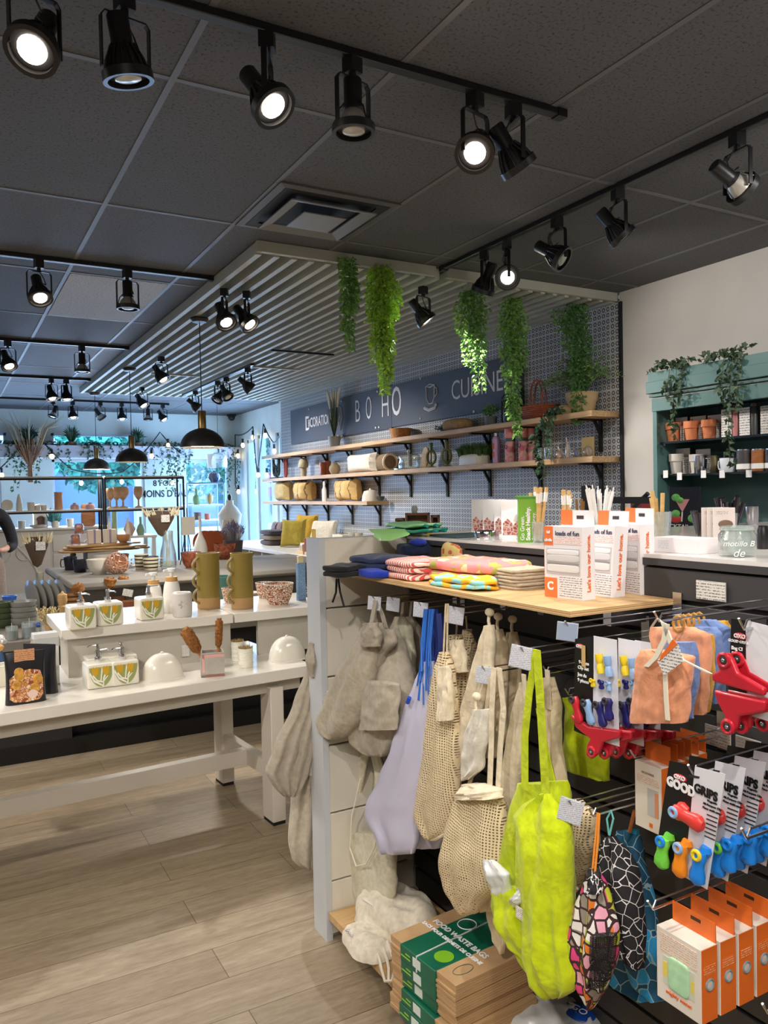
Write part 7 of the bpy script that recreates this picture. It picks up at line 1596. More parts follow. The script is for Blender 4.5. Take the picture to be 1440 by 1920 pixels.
# --- nine piece clip sets
for i, (dx, X, lb) in enumerate(((0, 1.10, 'black and white card of nine coloured clips, front one'), (46, 1.155, 'black and white card of nine coloured clips, second one'), (78, 1.21, 'black and white card of nine coloured clips, third one'))):
    o = hang('clip_set', lb, 'clip set', 'nine piece clip sets', (1118+dx, 1196, X))
    plate(o, 'white_card', [(1112+dx, 1192+i*4), (1156+dx, 1200+i*4), (1161+dx, 1400), (1112+dx, 1385)], X, .001, CARDW); plate(o, 'black_card', [(1078+dx, 1198+i*4), (1113+dx, 1192+i*4), (1113+dx, 1386), (1076+dx, 1370)], X, .001, CARDK)
    if i == 0:
        oxo(o, 1088, 1212, X, .0075)
        for s, a, b, sz in (('9-Piece', 1095, 1243, .0095), ('Clip Set', 1094, 1253, .0095), ('Jou de', 1092, 1266, .0095), ('9 pinces', 1094, 1277, .0095)): c = P3(a, b, X); text(s, (X-.0008, c.y, c.z), sz, WT, o, bold=.0002)
        W().box(X-.003, X-.002, P3(1096, 1200, X).y-.004, P3(1096, 1200, X).y+.006, P3(1096, 1250, X).z, P3(1096, 1210, X).z).build('swing_tag', M((206, 170, 110), .6), o)
    for (a, b, m_, r) in (((1122, 1226), (1128, 1262), YELP, .0072), ((1138, 1230), (1143, 1268), LBP, .0072)):
        a = (a[0]+dx, a[1]+i*4); b = (b[0]+dx, b[1]+i*4); A, B = P3(*a, X-.01), P3(*b, X-.01); W().tube([A, A.lerp(B, .35), A.lerp(B, .5), A.lerp(B, .65), B], [r, r*1.05, r*.7, r*1.05, r*1.1], 12).build('round_clip', m_, o)
    for (a, b, m_) in (((1111+dx, 1274), (1113+dx, 1288), YELP), ((1127+dx, 1276), (1128+dx, 1292), NVP), ((1140+dx, 1278), (1142+dx, 1296), LBP)): clip_side(o, a, b, X-.008, .0065, m_, DKR)
    for (a, b, m_) in (((1076+dx, 1306), (1087+dx, 1354), REDP), ((1098+dx, 1312), (1110+dx, 1358), LBP), ((1121+dx, 1316), (1132+dx, 1362), NVP), ((1139+dx, 1310), (1143+dx, 1350), NVP)): clip_side(o, a, b, X-.014, .0105, m_, DKR, DKR)
    jaw(o, JS, (1109, 1410), X-.014, ox=dx, R=.0085); jaw(o, JS, (1109, 1410), X+.004, nm='rear_clip', ox=dx+24, oy=2, R=.0085)
# --- peach, mustard and blue cloth bundles
PEA = fabric((226, 156, 118), 1, .3); BLC = fabric((110, 134, 186), 1, .3); MSC = fabric((214, 160, 56), 1, .3); RIBW = M((232, 226, 206), .6)
def bundle(o, rows, X, mat, sd, nm='cloth'): dr(o, nm, mat, [(*r, X) for r in rows], 2, .004, sd, n=36, flat=.35)
H = hang('cloth_bundle', 'peach cloth bundle tied with a cream ribbon and tag, front one', 'cloth bundle', 'tied cloth bundles', (1240, 1165, 1.08))
bundle(H, [(1218, 1204, 1240, .02), (1232, 1200, 1296, .035), (1262, 1196, 1296, .04), (1310, 1190, 1290, .04), (1354, 1188, 1288, .03)], 1.08, PEA, 1, 'peach_cloth')
strap(H, 'ribbon', [(1250, 1170), (1246, 1200), (1230, 1232), (1212, 1250)], 1.055, .011, RIBW); strap(H, 'ribbon', [(1244, 1168), (1262, 1215), (1278, 1236), (1330, 1262)], 1.055, .010, RIBW); strap(H, 'ribbon', [(1247, 1262), (1249, 1310), (1252, 1350)], 1.054, .008, RIBW); strap(H, 'bow_end', [(1244, 1168, .0), (1232, 1160, .0), (1222, 1175, .01)], 1.055, .005, RIBW)
g = W(); g.add([tuple(P3(a, b, 1.045)) for a, b in ((1232, 1238), (1272, 1208), (1282, 1240), (1246, 1266))], [(0, 1, 2, 3)]); q = g.build('tag', lines_mat(scale=180), H, smooth=False); q.modifiers.new('s', 'SOLIDIFY').thickness = .001
g = W(); g.add([tuple(P3(a, b, 1.044)) for a, b in ((1240, 1230), (1262, 1198), (1271, 1208), (1236, 1240))], [(0, 1, 2, 3)]); q = g.build('orange_tag_top', ORG, H, smooth=False); q.modifiers.new('s', 'SOLIDIFY').thickness = .001
for i, (rows, X, m_, lb) in enumerate((([(1204, 1240, 1300, .02), (1230, 1240, 1305, .03), (1300, 1240, 1302, .03), (1348, 1240, 1297, .02)], 1.125, BLC, 'blue cloth bundle directly behind the peach one'), ([(1176, 1222, 1300, .02), (1190, 1222, 1328, .03), (1260, 1240, 1330, .03), (1340, 1262, 1322, .02)], 1.17, PEA, 'second peach cloth bundle'), ([(1190, 1300, 1336, .02), (1260, 1300, 1336, .03), (1336, 1300, 1328, .02)], 1.20, MSC, 'mustard cloth bundle behind the second peach one'),
        ([(1176, 1290, 1340, .02), (1190, 1290, 1352, .03), (1260, 1300, 1352, .03), (1320, 1310, 1344, .02)], 1.24, BLC, 'light blue cloth bundle in the middle of the row'), ([(1162, 1290, 1340, .02), (1180, 1290, 1364, .03), (1250, 1300, 1364, .03), (1300, 1310, 1356, .02)], 1.30, BLC, 'blue cloth bundle near the back of the row'), ([(1164, 1330, 1362, .02), (1180, 1330, 1372, .03), (1240, 1330, 1372, .02)], 1.34, MSC, 'mustard edged cloth bundle at the back of the row'))):
    H = hang('cloth_bundle', lb, 'cloth bundle', 'tied cloth bundles', (rows[0][1]+20, rows[0][0], X)); bundle(H, rows, X, m_, i+2)
    if i > 0:
        p = P3(1262+i*10, 1172-i*2, X-.01); MB(True).tube([p+Vector((0, .012*math.cos(t), .014*math.sin(t))) for t in [2*PI*j/8 for j in range(8)]], .003, 6, True).build('wooden_hanger_ring', M((190, 140, 60), .5), H)
# --- large red bag clips
for i, (dx, dy, X, lb) in enumerate(((0, 0, 1.06, 'pair of large red bag clips on a black and white card, front one'), (66, -6, 1.10, 'pair of large red bag clips cut by the right photo edge'))):
    o = hang('bag_clip_pair', lb, 'bag clips', 'red bag clip cards', (1400+dx*.5, 1165, X+.02))
    plate(o, 'white_card', [(1398+dx, 1163), (1450+dx, 1176), (1440+dx, 1352), (1400+dx, 1340)], X+.02, .001, CARDW); plate(o, 'black_card', [(1371+dx, 1160), (1399+dx, 1163), (1402+dx, 1330), (1366+dx, 1300)], X+.02, .001, CARDK)
    if i == 0:
        oxo(o, 1388, 1193, X+.018, .0075)
        for s, a, b, sz in (('GOOD GRIPS', 1384, 1203, .0058), ('Bag Cl', 1382, 1216, .0075), ('Pinc', 1379, 1226, .0075)): c = P3(a, b, X+.018); text(s, (X+.0175, c.y, c.z), sz, WT, o, bold=.0002)
    for dd, nm, (sx, sy) in ((0, 'wide_clip', (0, 0)), (.018, 'rear_clip', (28, -2))):
        jaw(o, JU, (1357, 1238), X+dd, nm=nm, ox=dx+sx*.9, oy=dy+sy); jaw(o, JL, (1364, 1361), X+dd, nm=nm, ox=dx+sx*.9, oy=dy+sy+2)
# --- slim boxes with orange hangtabs
MIC = M((226, 214, 198), .5); SP1 = M((206, 200, 194), .4)
for i in range(6):
    X = 1.16+i*.036; dx = i*17; dy = i*5
    o = hang('microfibre_box', ('front', 'second', 'third', 'fourth', 'fifth', 'rearmost')[i]+' slim cream box with orange hang tab', 'box', 'orange tabbed boxes', (1230+dx, 1420-dy, X))
    tl, tr, br, bl_ = P3(1190+dx*.8, 1424-dy, X), P3(1240+dx*.8, 1442-dy, X), P3(1240+dx*.8, 1580-dy, X), P3(1190+dx*.8, 1556-dy, X)
    y1, y0, zt, zb = tl.y, tr.y, tl.z, br.z+.012
    W().box(X, X+.028, y0, y1, zb, zt).build('box', MIC, o, .0008, smooth=False); W().box(X+.0, X+.028, y0-.0006, y0, zb, zt).build('orange_side', ORG, o)
    W().box(X+.026, X+.028, y0+.002, y1-.003, zt, zt+.036).build('hang_tab', ORG, o)
    if i == 0:
        W().box(X-.0006, X+.0006, y0+.008, y0+.034, zb+.03, zt-.045).build('window', M((190, 186, 182), .3), o); W().box(X-.0009, X, y0+.008, y0+.016, zb+.031, zt-.05).build('peach_cloth', M((214, 140, 100), .6), o)
        text('MICROFIBRE', (X-.0009, (y0+y1)/2, zt-.018), .0055, M((180, 150, 130), .5), o); W().box(X-.0008, X, y0+.006, y1-.006, zt-.038, zt-.024).build('print', lines_mat((226, 214, 198), (216, 150, 110), 300), o)
        W().box(X-.0008, X, y0+.022, y0+.030, zb+.008, zb+.016).build('heart_mark', ORG, o)
# --- magnetic clip cards
for i in range(5):
    X = 1.06+i*.05; o = hang('clip_card', ('frontmost magnetic clip card with red, green, orange and blue clips', 'second magnetic clip card, blue clip showing', 'third magnetic clip card in the row', 'fourth magnetic clip card in the row', 'rearmost magnetic clip card in the row')[i], 'clip card', 'magnetic clip cards', (1300, 1440, X))
    y = lambda px, py: P3(px, py, 1.06)
    def pt(px, py): p = P3(px, py, 1.06); return Vector((X, p.y, p.z))
    def pl(nm, quad, mt, d=0.0, th=.001):
        q = [pt(*c)+Vector((d, 0, 0)) for c in quad]; g = W().add([tuple(v) for v in q]+[(v.x+th, v.y, v.z) for v in q], [(0, 1, 2, 3), (7, 6, 5, 4), (0, 4, 5, 1), (1, 5, 6, 2), (2, 6, 7, 3), (3, 7, 4, 0)]); return g.build(nm, mt, o, smooth=False)
    pl('white_card', [(1302, 1437), (1360, 1452), (1326, 1668), (1282, 1644)], CARDW); pl('black_card', [(1255, 1426), (1303, 1437), (1283, 1645), (1228, 1612)], CARDK)
    pl('tab_slot', [(1292, 1452), (1312, 1456), (1311, 1460), (1291, 1457)], DKR, -.0006)
    if i == 0:
        c = pt(1275, 1458); W().sup(c, (.0008, .0135, .0058), nu=24, nv=6).build('red_oval', REDL, o); text('OXO', (X-.0015, c.y, c.z), .0095, WT, o, bold=.0004)
        c = pt(1277, 1475); q = text('GOOD', (X-.0012, c.y, c.z), .0215, WT, o, sx=.85, bold=.0012); q.rotation_euler = (math.radians(90), math.radians(4), math.radians(-90))
    c = pt(1324, 1486); q = text('GRIPS', (X-.0012, c.y, c.z), .0205, CARDK, o, sx=.85, bold=.0008); q.rotation_euler = (math.radians(90), math.radians(4), math.radians(-90))
    for k, s in enumerate(('Magnetic', 'All-Purpose Clip', 'Pince multi-usage')): c = pt(1336, 1504+k*8); text(s, (X-.001, c.y, c.z), .0052, CARDK, o, align='CENTER')
    for k in range(6): c = pt(1334-k, 1530+k*8); W().box(X-.001, X-.0004, c.y-.012, c.y+.008, c.z-.0009, c.z+.0009).build('print_line', DKR, o) if i < 3 else None
    XX = X-.014
    def cs(a, b, mt, em):
        sh_ = Vector((XX-1.046, 0, 0)); A = P3(*a, 1.046); B = P3(*b, 1.046); r = .0135; d = B-A; pts = [A+d*t+sh_ for t in (0, .16, .34, .5, .74, .93, 1.05)]
        g = W().tube(pts, [r*.8, r*1.0, r*.8, r*.8, r*1.05, r*1.05, r*.55], 16); g.v = [(XX+(v[0]-XX)*.7, v[1], v[2]) for v in g.v]; c = g.build('clip', mt, o); C_ = A+d*.08+sh_+Vector((-.008, 0, 0))
        W().tube([C_+Vector((0, r*.5*math.cos(t), r*.5*math.sin(t))) for t in [2*PI*i/20 for i in range(20)]], r*.25, 8, True).build('ring', em, c); W().sup(C_+Vector((.002, 0, 0)), (.001, r*.34, r*.34), nu=12, nv=6).build('magnet', STEEL, c)
        W().tube([A+d*t+sh_+Vector((.012, -.003, .004)) for t in (-.05, .1, .3)], [r*.6, r*.8, r*.4], 10).build('back_grip', mt, c)
    cs((1264, 1519), (1316, 1548), REDC, LBP)
    if i < 2: cs((1244, 1572), (1240, 1624), GRNP, BLUP); cs((1277, 1584), (1274, 1640), ORGP, LBP)
    cs((1312, 1597), (1306, 1654), BLUP, YELP if i == 0 else GRNP)
    if i == 0 or True: cs((1331, 1592), (1326, 1646), BLUP, BLUP) if i else None
# --- orange sponge boxes
for i in range(4):
    X = 1.06+i*.047; o = hang('sponge_box', ('frontmost cream box with green cloth window and orange sides', 'second cream and orange box', 'third cream and orange box', 'rearmost cream and orange box')[i], 'box', 'orange sided boxes', (1270, 1740, X))
    a, b_, c_, d_ = P3(1231, 1738, 1.06), P3(1314, 1778, 1.06), P3(1311, 1917, 1.06), P3(1227, 1866, 1.06); y1, y0 = a.y, b_.y; zt = (a.z+b_.z)/2; zb = (c_.z+d_.z)/2
    W().box(X, X+.040, y0, y1, zb, zt).build('box', M((226, 218, 206), .5), o, .0008, smooth=False); W().box(X+.001, X+.039, y0-.0008, y0, zb+.001, zt-.001).build('orange_side', ORG, o)
    W().box(X+.037, X+.039, y0+.001, y1-.003, zt, zt+.034).build('hang_tab', ORG, o); W().box(X+.0365, X+.0372, y0+.03, y0+.05, zt+.02, zt+.026).build('tab_slot', M((70, 40, 20), .6), o)
    W().tube([Vector((X+.02, y0-.0012, (zt+zb)/2))+Vector((.009*math.cos(t), 0, .009*math.sin(t))) for t in [2*PI*k/18 for k in range(18)]], .0016, 6, True).build('round_seal', M((120, 150, 160), .4), o); W().sup(((X+.02), y0-.001, (zt+zb)/2), (.0075, .0006, .0075), nu=16, nv=6).build('seal_face', M((222, 206, 196), .4), o)
    W().box(X+.006, X+.034, y0-.0012, y0-.0006, zt-.045, zt-.03).build('side_print', lines_mat((232, 112, 36), (244, 190, 150), 260), o)
    if i == 0:
        W().box(X-.0008, X, y0+.012, y0+.078, zb+.032, zt-.045).build('window', M((206, 210, 190), .3), o); W().sup((X-.0015, y0+.044, (zb+zt)/2-.005), (.003, .021, .028), .3, .3).build('green_sponge', M((176, 220, 176), .8, var=.1, vs=60), o)
        W().box(X-.0012, X, y0+.068, y0+.078, zb+.045, zb+.07).build('yellow_sponge', M((230, 206, 90), .7), o); W().box(X-.0012, X, y0+.013, y0+.020, zb+.045, zb+.065).build('yellow_sponge', M((230, 206, 90), .7), o)
        W().box(X-.0008, X, y0+.008, y1-.008, zt-.04, zt-.008).build('print', lines_mat((226, 218, 206), (224, 160, 120), 240), o); text('mighty mates', (X-.001, y0+.045, zb+.02), .010, ORGL, o)
# ================================================================ low shelf goods
KR = wood((196, 160, 116), (180, 144, 102), (6, 6, 60), .7); KG = M((16, 96, 70), .35, var=.15, vs=18)
random.seed(21)
for i in range(5):
    z = .101+i*.041; ox, oy, rz = random.uniform(-.006, .008), random.uniform(-.008, .008), random.uniform(-.035, .035)
    o = thing('paper_bag_pack', (1.175+ox, 1.72+oy, z), '%s pack of brown paper bags with green wrap in the low shelf pile' % ('bottom', 'second', 'third', 'fourth', 'top')[i], 'paper bags', 'packs of paper bags', rz+.06)
    for k in range(6):
        j = random.uniform(-.003, .003); MB().box(-.138+j, .135+j, -.14, .135+j, .0005+k*.0064, .0062+k*.0064).build('paper_bag', KR, o)
    MB().box(-.1425, .137, -.065, .085, .0, .0395).build('green_wrap', KG, o, .002)
    MB().box(-.1432, -.1424, -.005, .028, .008, .032).build('badge', M((214, 224, 216), .5), o); 
    for k in range(2): MB().box(-.1432, -.1424, .04, .08-k*.02, .012+k*.01, .015+k*.01).build('edge_print', M((150, 200, 60), .5), o)
    if i == 4:
        t_ = text('FOOD WASTE BAGS', (0, 0, 0), .024, WT, None, (0, 0, math.radians(-90)), name='lettering', bold=.0006); t_.parent = o; t_.location = (.0, .01, .0402)
        t_ = text('SACS POUR DECHETS DE CUISINE', (0, 0, 0), .016, WT, None, (0, 0, math.radians(-90)), name='lettering', bold=.0006); t_.parent = o; t_.location = (-.03, .01, .0402)
        MB().lathe([(0, .0395), (.026, .0395), (.026, .0402), (0, .0402)], 24, c=(-.085, -.03, 0)).build('green_spot', M((120, 176, 30), .5), o)
        g = MB(); g.tube([(.06+.026*math.cos(t), .05+.026*math.sin(t), .0402) for t in [2*PI*k/24 for k in range(24)]], .0015, 5, True); g.build('round_mark', WT, o)
        g = MB(); g.tube([(-.08+.03*math.cos(t), -.10+.016*math.sin(t), .0385) for t in [2*PI*k/24 for k in range(24)]], .001, 5, True); g.build('round_stamp', M((70, 90, 70), .5), o)
        g = MB(); g.tube([(-.144, .01, 0), (-.144, .01, .0405), (.138, .025, .0405), (.138, .025, 0)], .0022, 6); g.build('elastic', M((206, 210, 206), .4), o)
WTX = fabric((222, 212, 192), 1, .3)
def heap(px, py, z, w, d, h, label, sd, nm='folded_cloth', cat='cloth', mat=None, tg=True, rz=.2):
    p = uz(px, py, z); k = mpp(p); o = thing(nm, (p.x, p.y, z), label, cat, 'white cloths on the low shelf', rz); g = MB(); vs = []; fs = []; nu, nv = 36, 14
    for j in range(nv+1):
        b = PI/2*j/nv
        for i in range(nu):
            a = 2*PI*i/nu; c = math.copysign(abs(math.cos(a))**.7, math.cos(a)); s_ = math.copysign(abs(math.sin(a))**.7, math.sin(a))
            q = Vector((d/2*c*math.cos(b)**.5, w/2*s_*math.cos(b)**.5, h*math.sin(b)**.8)); n_ = noise.noise(q*16+Vector((sd, 0, 0))); q = q*(1+.16*n_)+Vector((0, 0, .012*noise.noise(q*40+Vector((0, sd, 0))))); q.z = max(.001, q.z); vs.append(q)
    for j in range(nv):
        for i in range(nu): k2 = (i+1) % nu; fs.append((j*nu+i, j*nu+k2, (j+1)*nu+k2, (j+1)*nu+i))
    fs.append(tuple(reversed(range(nu)))); fs.append(tuple(nv*nu+i for i in range(nu))); g.add(vs, fs); g.build('cloth', mat or WTX, o, ang=80)
    if tg: MB().box(-d*.42, -d*.1, w*.05, w*.25, h*.86, h*.86+.001).build('price_label', lines_mat(scale=160), o)
    return o
heap(745, 1745, .10, .30, .20, .12, 'large white folded cloth heap on the low shelf', 2)
h_ = heap(690, 1775, .10, .20, .13, .05, 'flat white cotton drawstring bags at the front edge of the low shelf', 5, rz=0)
g = W()
for dx in (0, 14, 26): g.tube([uz(700+dx, 1765, .14), uz(712+dx, 1800, .12), ux(715+dx, 1815, 1.075), ux(722+dx*.5, 1840, 1.06), ux(742+dx*.2, 1838, 1.06), ux(748+dx*.1, 1812, 1.075), uz(745+dx*.1, 1795, .12)], .0045, 6)
g.build('drawstrings', M((222, 212, 194), .8), h_); q = W(); p = ux(655, 1738, 1.08); q.box(1.08, 1.083, p.y-.03, p.y+.02, .075, .105); q.build('shelf_ticket', lines_mat(scale=150), h_)
# clear bags of grey goods at the lower edge
for i, (px, py, w, d, h, c, lb) in enumerate(((1000, 1912, .26, .22, .06, (206, 206, 204), 'clear plastic bag of folded white goods at the bottom edge'), (1095, 1925, .16, .2, .05, (196, 200, 204), 'clear plastic bag with a round blue label at the bottom edge'))):
    o = heap(px, py, .10, w, d, h, lb, 7+i, 'plastic_bag', 'plastic bag', M(c, .25, coat=.5), False)
    if i: MB().sup((-.02, .0, h*.97), (.035, .045, .006)).build('blue_label', M((24, 70, 160), .3), o); t_ = text('GO', (0, 0, 0), .03, WT, None, FZ); t_.parent = o; t_.location = (-.02, 0, h*1.02+.003)
    else: MB().tube([(-.03, -.01, h), (-.02, .01, h+.003), (-.01, -.005, h), (-.0, .015, h+.002)], .002, 5).build('black_mark', BLACK, o)
# ================================================================ goods on the plywood shelf
SZ = 1.25
def textile(px, py, w, d, h, mat, label, group=None, rz=0, n=2, nm='folded_towel', cat='towel', droop=0, z=SZ, e=.45, wob=1):
    """folded soft stack: n layers of cloth"""
    p = uz(px, py, z); k = mpp(p); o = thing(nm, (p.x, p.y, z), label, cat, group, rz); random.seed(px)
    for i in range(n):
        g = MB(); hh = h/n; g.sup((0, 0, hh*(i+.5)), (d/2*random.uniform(.94, 1), w/2*random.uniform(.93, 1), hh*.56), .5, e, nu=36, nv=12)
        g.v = [(x+.004*noise.noise(Vector((x*30, y*30, i)))*wob, y+.004*noise.noise(Vector((y*25, x*30, i+5)))*wob, max(.0005, zz_+.006*noise.noise(Vector((x*22, y*22, i*3)))*wob-droop*max(0, -x/d)**2)) for x, y, zz_ in g.v]
        g.build('fold', mat, o, ang=80)
    return o
BLKF = fabric((30, 30, 34)); NAV = fabric((44, 54, 86)); RBL = fabric((34, 60, 176)); SEER = stripes('red_white_stripe', [(0, (214, 90, 84)), (.5, (236, 222, 210))], 95, 1, .06); FLOR = cells('pink_floral_towel', [(236, 140, 140), (238, 146, 144), (232, 132, 136), (170, 170, 80), (246, 206, 170), (236, 140, 140)], (236, 142, 142), (34, 34, 34), .02, False)
YELC = cells('yellow_blue_cloth', [(238, 184, 40), (236, 180, 36), (140, 210, 216)], (238, 184, 40), (26, 26, 26), .02, False); CRMF = cells('cream_floral_towel', [(240, 214, 140), (238, 210, 130), (214, 110, 80)], (240, 216, 150), (60, 60, 60), .03, False)
o = textile(645, 1080, .10, .12, .035, BLKF, 'crumpled black cloth at the left end of the plywood shelf', n=2, nm='black_cloth', cat='cloth', rz=.3)
cord(o, 'hanging_tie', [(648, 1085, -.02), (645, 1110, -.03), (641, 1128, -.03)], 1.12, .0035, BLACKM); cord(o, 'hanging_tie', [(650, 1085, -.02), (650, 1110, -.03), (655, 1137, -.03)], 1.12, .0035, BLACKM); strap(o, 'white_label', [(664, 1060, -.0), (674, 1056, -.0)], 1.16, .012, PAPER)
textile(716, 1074, .2, .16, .055, NAV, 'folded navy towels near the left end of the plywood shelf', 'folded towels on the plywood shelf', .1, 3)
textile(700, 1082, .13, .05, .022, RBL, 'bright blue cloth folded over the shelf front edge', 'folded towels on the plywood shelf', .1, 1)
o = textile(780, 1060, .12, .12, .075, NAV, 'navy and royal blue rolled oven mitts behind the striped towels', 'folded towels on the plywood shelf', -.3, 2); MB().sup((.0, -.03, .08), (.03, .05, .014)).build('blue_loop', RBL, o)
textile(788, 1083, .19, .17, .056, SEER, 'red and white striped towels folded in a pile', 'folded towels on the plywood shelf', 0, 3)
textile(868, 1066, .12, .12, .085, CRMF, 'cream floral towel on top behind the pink one', 'folded towels on the plywood shelf', .1, 1)
textile(893, 1090, .33, .19, .062, FLOR, 'large pink floral towel folded in the middle of the shelf', 'folded towels on the plywood shelf', .05, 2)
textile(868, 1101, .24, .09, .028, YELC, 'yellow and turquoise folded cloth under the pink floral towel', 'folded towels on the plywood shelf', .05, 2, wob=1.6)
for i in range(6):
    p = uz(968, 1102, SZ); o = thing('linen_napkin', (p.x+.02, p.y+.02-.004*(i % 2), SZ+i*.0085), '%s grey beige linen napkin of the folded pile' % ('bottom', 'second', 'third', 'fourth', 'fifth', 'top')[i], 'napkin', 'pile of linen napkins', .05*math.sin(i*2)); random.seed(i)
    g = MB(); g.sup((0, 0, .0043), (.062, .068, .0046), .3, .25, nu=40, nv=8); g.v = [(x, y, max(.0002, z_+.0016*noise.noise(Vector((x*50, y*50, i*4))))) for x, y, z_ in g.v]; g.build('cloth', fabric((188, 174, 152), 1, .3), o)
# three sheet boxes
BOXW = M((232, 228, 230), .4)
def lbox(px, py, label, rz, lean=0, w=.112, d=.043, h=.165, txt=True, seed=0, lab='loads of fun'):
    p = uz(px, py, SZ); o = thing('dryer_box', (p.x, p.y, SZ), label, 'box', 'white and orange boxes', rz)
    # local: front face on -X, width along Y from 0 (near, right) to w (far, left)
    q = bpy.data.objects
    g = MB().box(0, d, 0, w, 0, h); b = g.build('carton', BOXW, o, .0006, smooth=False)
    MB().box(d-.0015, d, .0, w*.86, h, h+.036).build('hang_tab', BOXW, o); MB().box(d-.002, d-.0012, w*.55, w*.86, h+.002, h+.0365).build('orange_tab', ORGL, o)
    MB().box(d-.0022, d-.0014, w*.26, w*.44, h+.016, h+.024).build('tab_slot', M((60, 50, 50), .6), o)
    MB().box(-.0006, .0, w*.76, w, h-.044, h).build('brand_block', ORGL, o); MB().box(-.0006, .0, w*.66, w, 0.0, .046).build('orange_corner', ORGL, o); MB().box(-.0002, .002, w, w+.0004, 0, h).build('orange_edge', ORGL, o)
    MB().box(-.0008, .0, w*.06, w*.94, .055, h-.05).build('window', M((196, 194, 198), .25), o)
    for k, (z0, z1, c) in enumerate(((.06, .078, (222, 220, 220)), (.078, .084, (150, 146, 150)), (.084, .10, (206, 206, 208)), (.10, .112, (226, 226, 228)))): MB().sup((-.0004, w*.5, (z0+z1)/2), (.0016, w*.42, (z1-z0)/2), .4, .2).build('felted_sheet', M(c, .8), o)
    if txt:
        for s, y, z_, sz, mt, bo in ((lab, w*.38, h-.016, .0150, M((60, 56, 90), .5), 0), ('full', w*.88, h-.014, .009, WT, .0002), ('circle', w*.88, h-.032, .010, WT, .0003), ('C', w*.84, .026, .026, WT, .001)):
            t_ = text(s, (0, 0, 0), sz, mt, None, FX, bold=bo); t_.parent = o; t_.location = (-.0009, y, z_)
        MB().box(-.0007, 0, w*.02, w*.74, h-.040, h-.024).build('print', lines_mat((232, 228, 230), (226, 140, 110), 260), o); MB().box(-.0007, 0, w*.02, w*.6, .006, .05).build('print', lines_mat((232, 228, 230), (120, 116, 120), 190), o)
    t_ = text("Let's love our home.", (0, 0, 0), .0155, ORGL, None, (math.radians(90), math.radians(-90), 0), bold=.0003); t_.parent = o; t_.location = (d*.5, -.0008, h*.5)
    if lean: o.rotation_euler = (0, lean, rz)
    return o
lbox(1093, 1127, 'white and orange box of dryer sheets, front left of three', .12)
lbox(1146, 1121, 'tilted white and orange box, middle of three', .0, .09, txt=True)
lbox(1201, 1116, 'white and orange box of dryer sheets, right of three by the dark counter', -.1, lab='loads of fun')
# ================================================================ goods on the white counter top
KZ = 1.347
o = textile(762, 1000, .20, .15, .012, M((150, 210, 130), .4, bmp=.2, bs=10), 'translucent green sheet of wrap draped at the end of the counter', n=1, nm='green_wrap_sheet', cat='wrap', z=KZ, e=.8); c2 = W(); c2.drape([(992, 690, 760, .004, 1.30), (1002, 700, 770, .004, 1.25), (1014, 708, 735, .004, 1.22)], n=20, m=8, folds=2, amp=.004); c2.build('hanging_corner', M((160, 220, 130), .4), o)
p = uz(775, 998, KZ+.012)
for i, (c, lb) in enumerate((((150, 214, 150), 'pale green silicone bag lying on the green wrap'), ((40, 150, 120), 'teal green silicone bag edge under the pale one'))):
    o = thing('silicone_bag', (p.x+.0, p.y-.02*i, KZ+.013+.017*(1-i)), lb, 'silicone bag', 'silicone bags', .2*i); g = MB().sup((0, 0, .008), (.07, .11, .008), .5, .4, nu=30); g.v = [(x, y, max(0, z_+.004*math.sin(y*40))) for x, y, z_ in g.v]; g.build('bag', M(c, .3, alpha=.95), o)
    for s_ in (-.02, .02): MB().cyl((s_, -.125, .008), (s_, -.07, .010), .006).build('slider_rod', M((30, 150, 140), .3), o)
o = bx('yellow_pack', 'small yellow pack standing behind the green silicone bags', 'box', 806, 1002, KZ, 12, 22, .02, M((236, 190, 30), .5), bevel=.001)
o = W(); a = uz(812, 1004, KZ); o = MB().box(-.1, .1, -.1, .06, 0, .006).build('slate_board', M((66, 90, 96), .5)); o.location = (a.x+.06, a.y-.1, KZ+.001); tag(o, 'dark teal board lying on the counter right of the green bags', 'board')
p = uz(762, 1000, KZ); o = thing('wooden_caddy', (p.x+.12, p.y+.12, KZ), 'brown wooden caddy with slots and a little white bud vase on the counter', 'caddy', rz=-.6); CD = wood((120, 74, 44), (92, 56, 34))
for x0, x1, h in ((-.085, -.05, .05), (-.045, .05, .07), (.055, .09, .06)): MB().box(x0, x1, .0, .07, h-.008, h).box(x0, x0+.008, 0, .07, 0, h).box(x1-.008, x1, 0, .07, 0, h).box(x0, x1, .06, .07, 0, h).build('compartment', CD, o)
MB().lathe([(0, .07), (.009, .07), (.014, .085), (.010, .10), (0, .10)], 16, c=(-.01, .03, 0)).build('bud_vase', M((150, 156, 150), .4), o)
# clear packs with red printed houses
for i in range(4):
    p = uz(862+i*20, 1004+i*3, KZ); o = thing('house_print_card', (p.x+.10, p.y, KZ), 'clear film pack printed with red houses, %s' % ('leftmost', 'second', 'third', 'rightmost')[i], 'card pack', 'clear packs printed with red houses'); k = mpp(p)
    m3 = Matrix.Rotation(math.radians(-38), 3, 'Z') @ Matrix.Rotation(math.radians(-12), 3, 'X'); wv = 22*k if i < 3 else 30*k
    g = MB().box(-wv, wv, 0, .002, 0, .125); g.v = [tuple(m3 @ Vector(v)) for v in g.v]; g.build('film', M((206, 200, 196), .15, coat=.6), o)
    g = MB(); hs = [(-.9, 0), (-.9, .45), (-.6, .62), (-.3, .45), (-.3, .36), (0, .5), (.2, .62), (.5, .45), (.8, .55), (.8, 0)]; g.prism(hs, lambda u, v, w: tuple(m3 @ Vector((u*wv, w, .012+v*.085))), -.0018, -.0004); g.build('house_print', cells('house_brick', [(200, 104, 92), (190, 92, 84), (214, 130, 116)], (226, 206, 196), (90, 90, 90), .1, False), o)
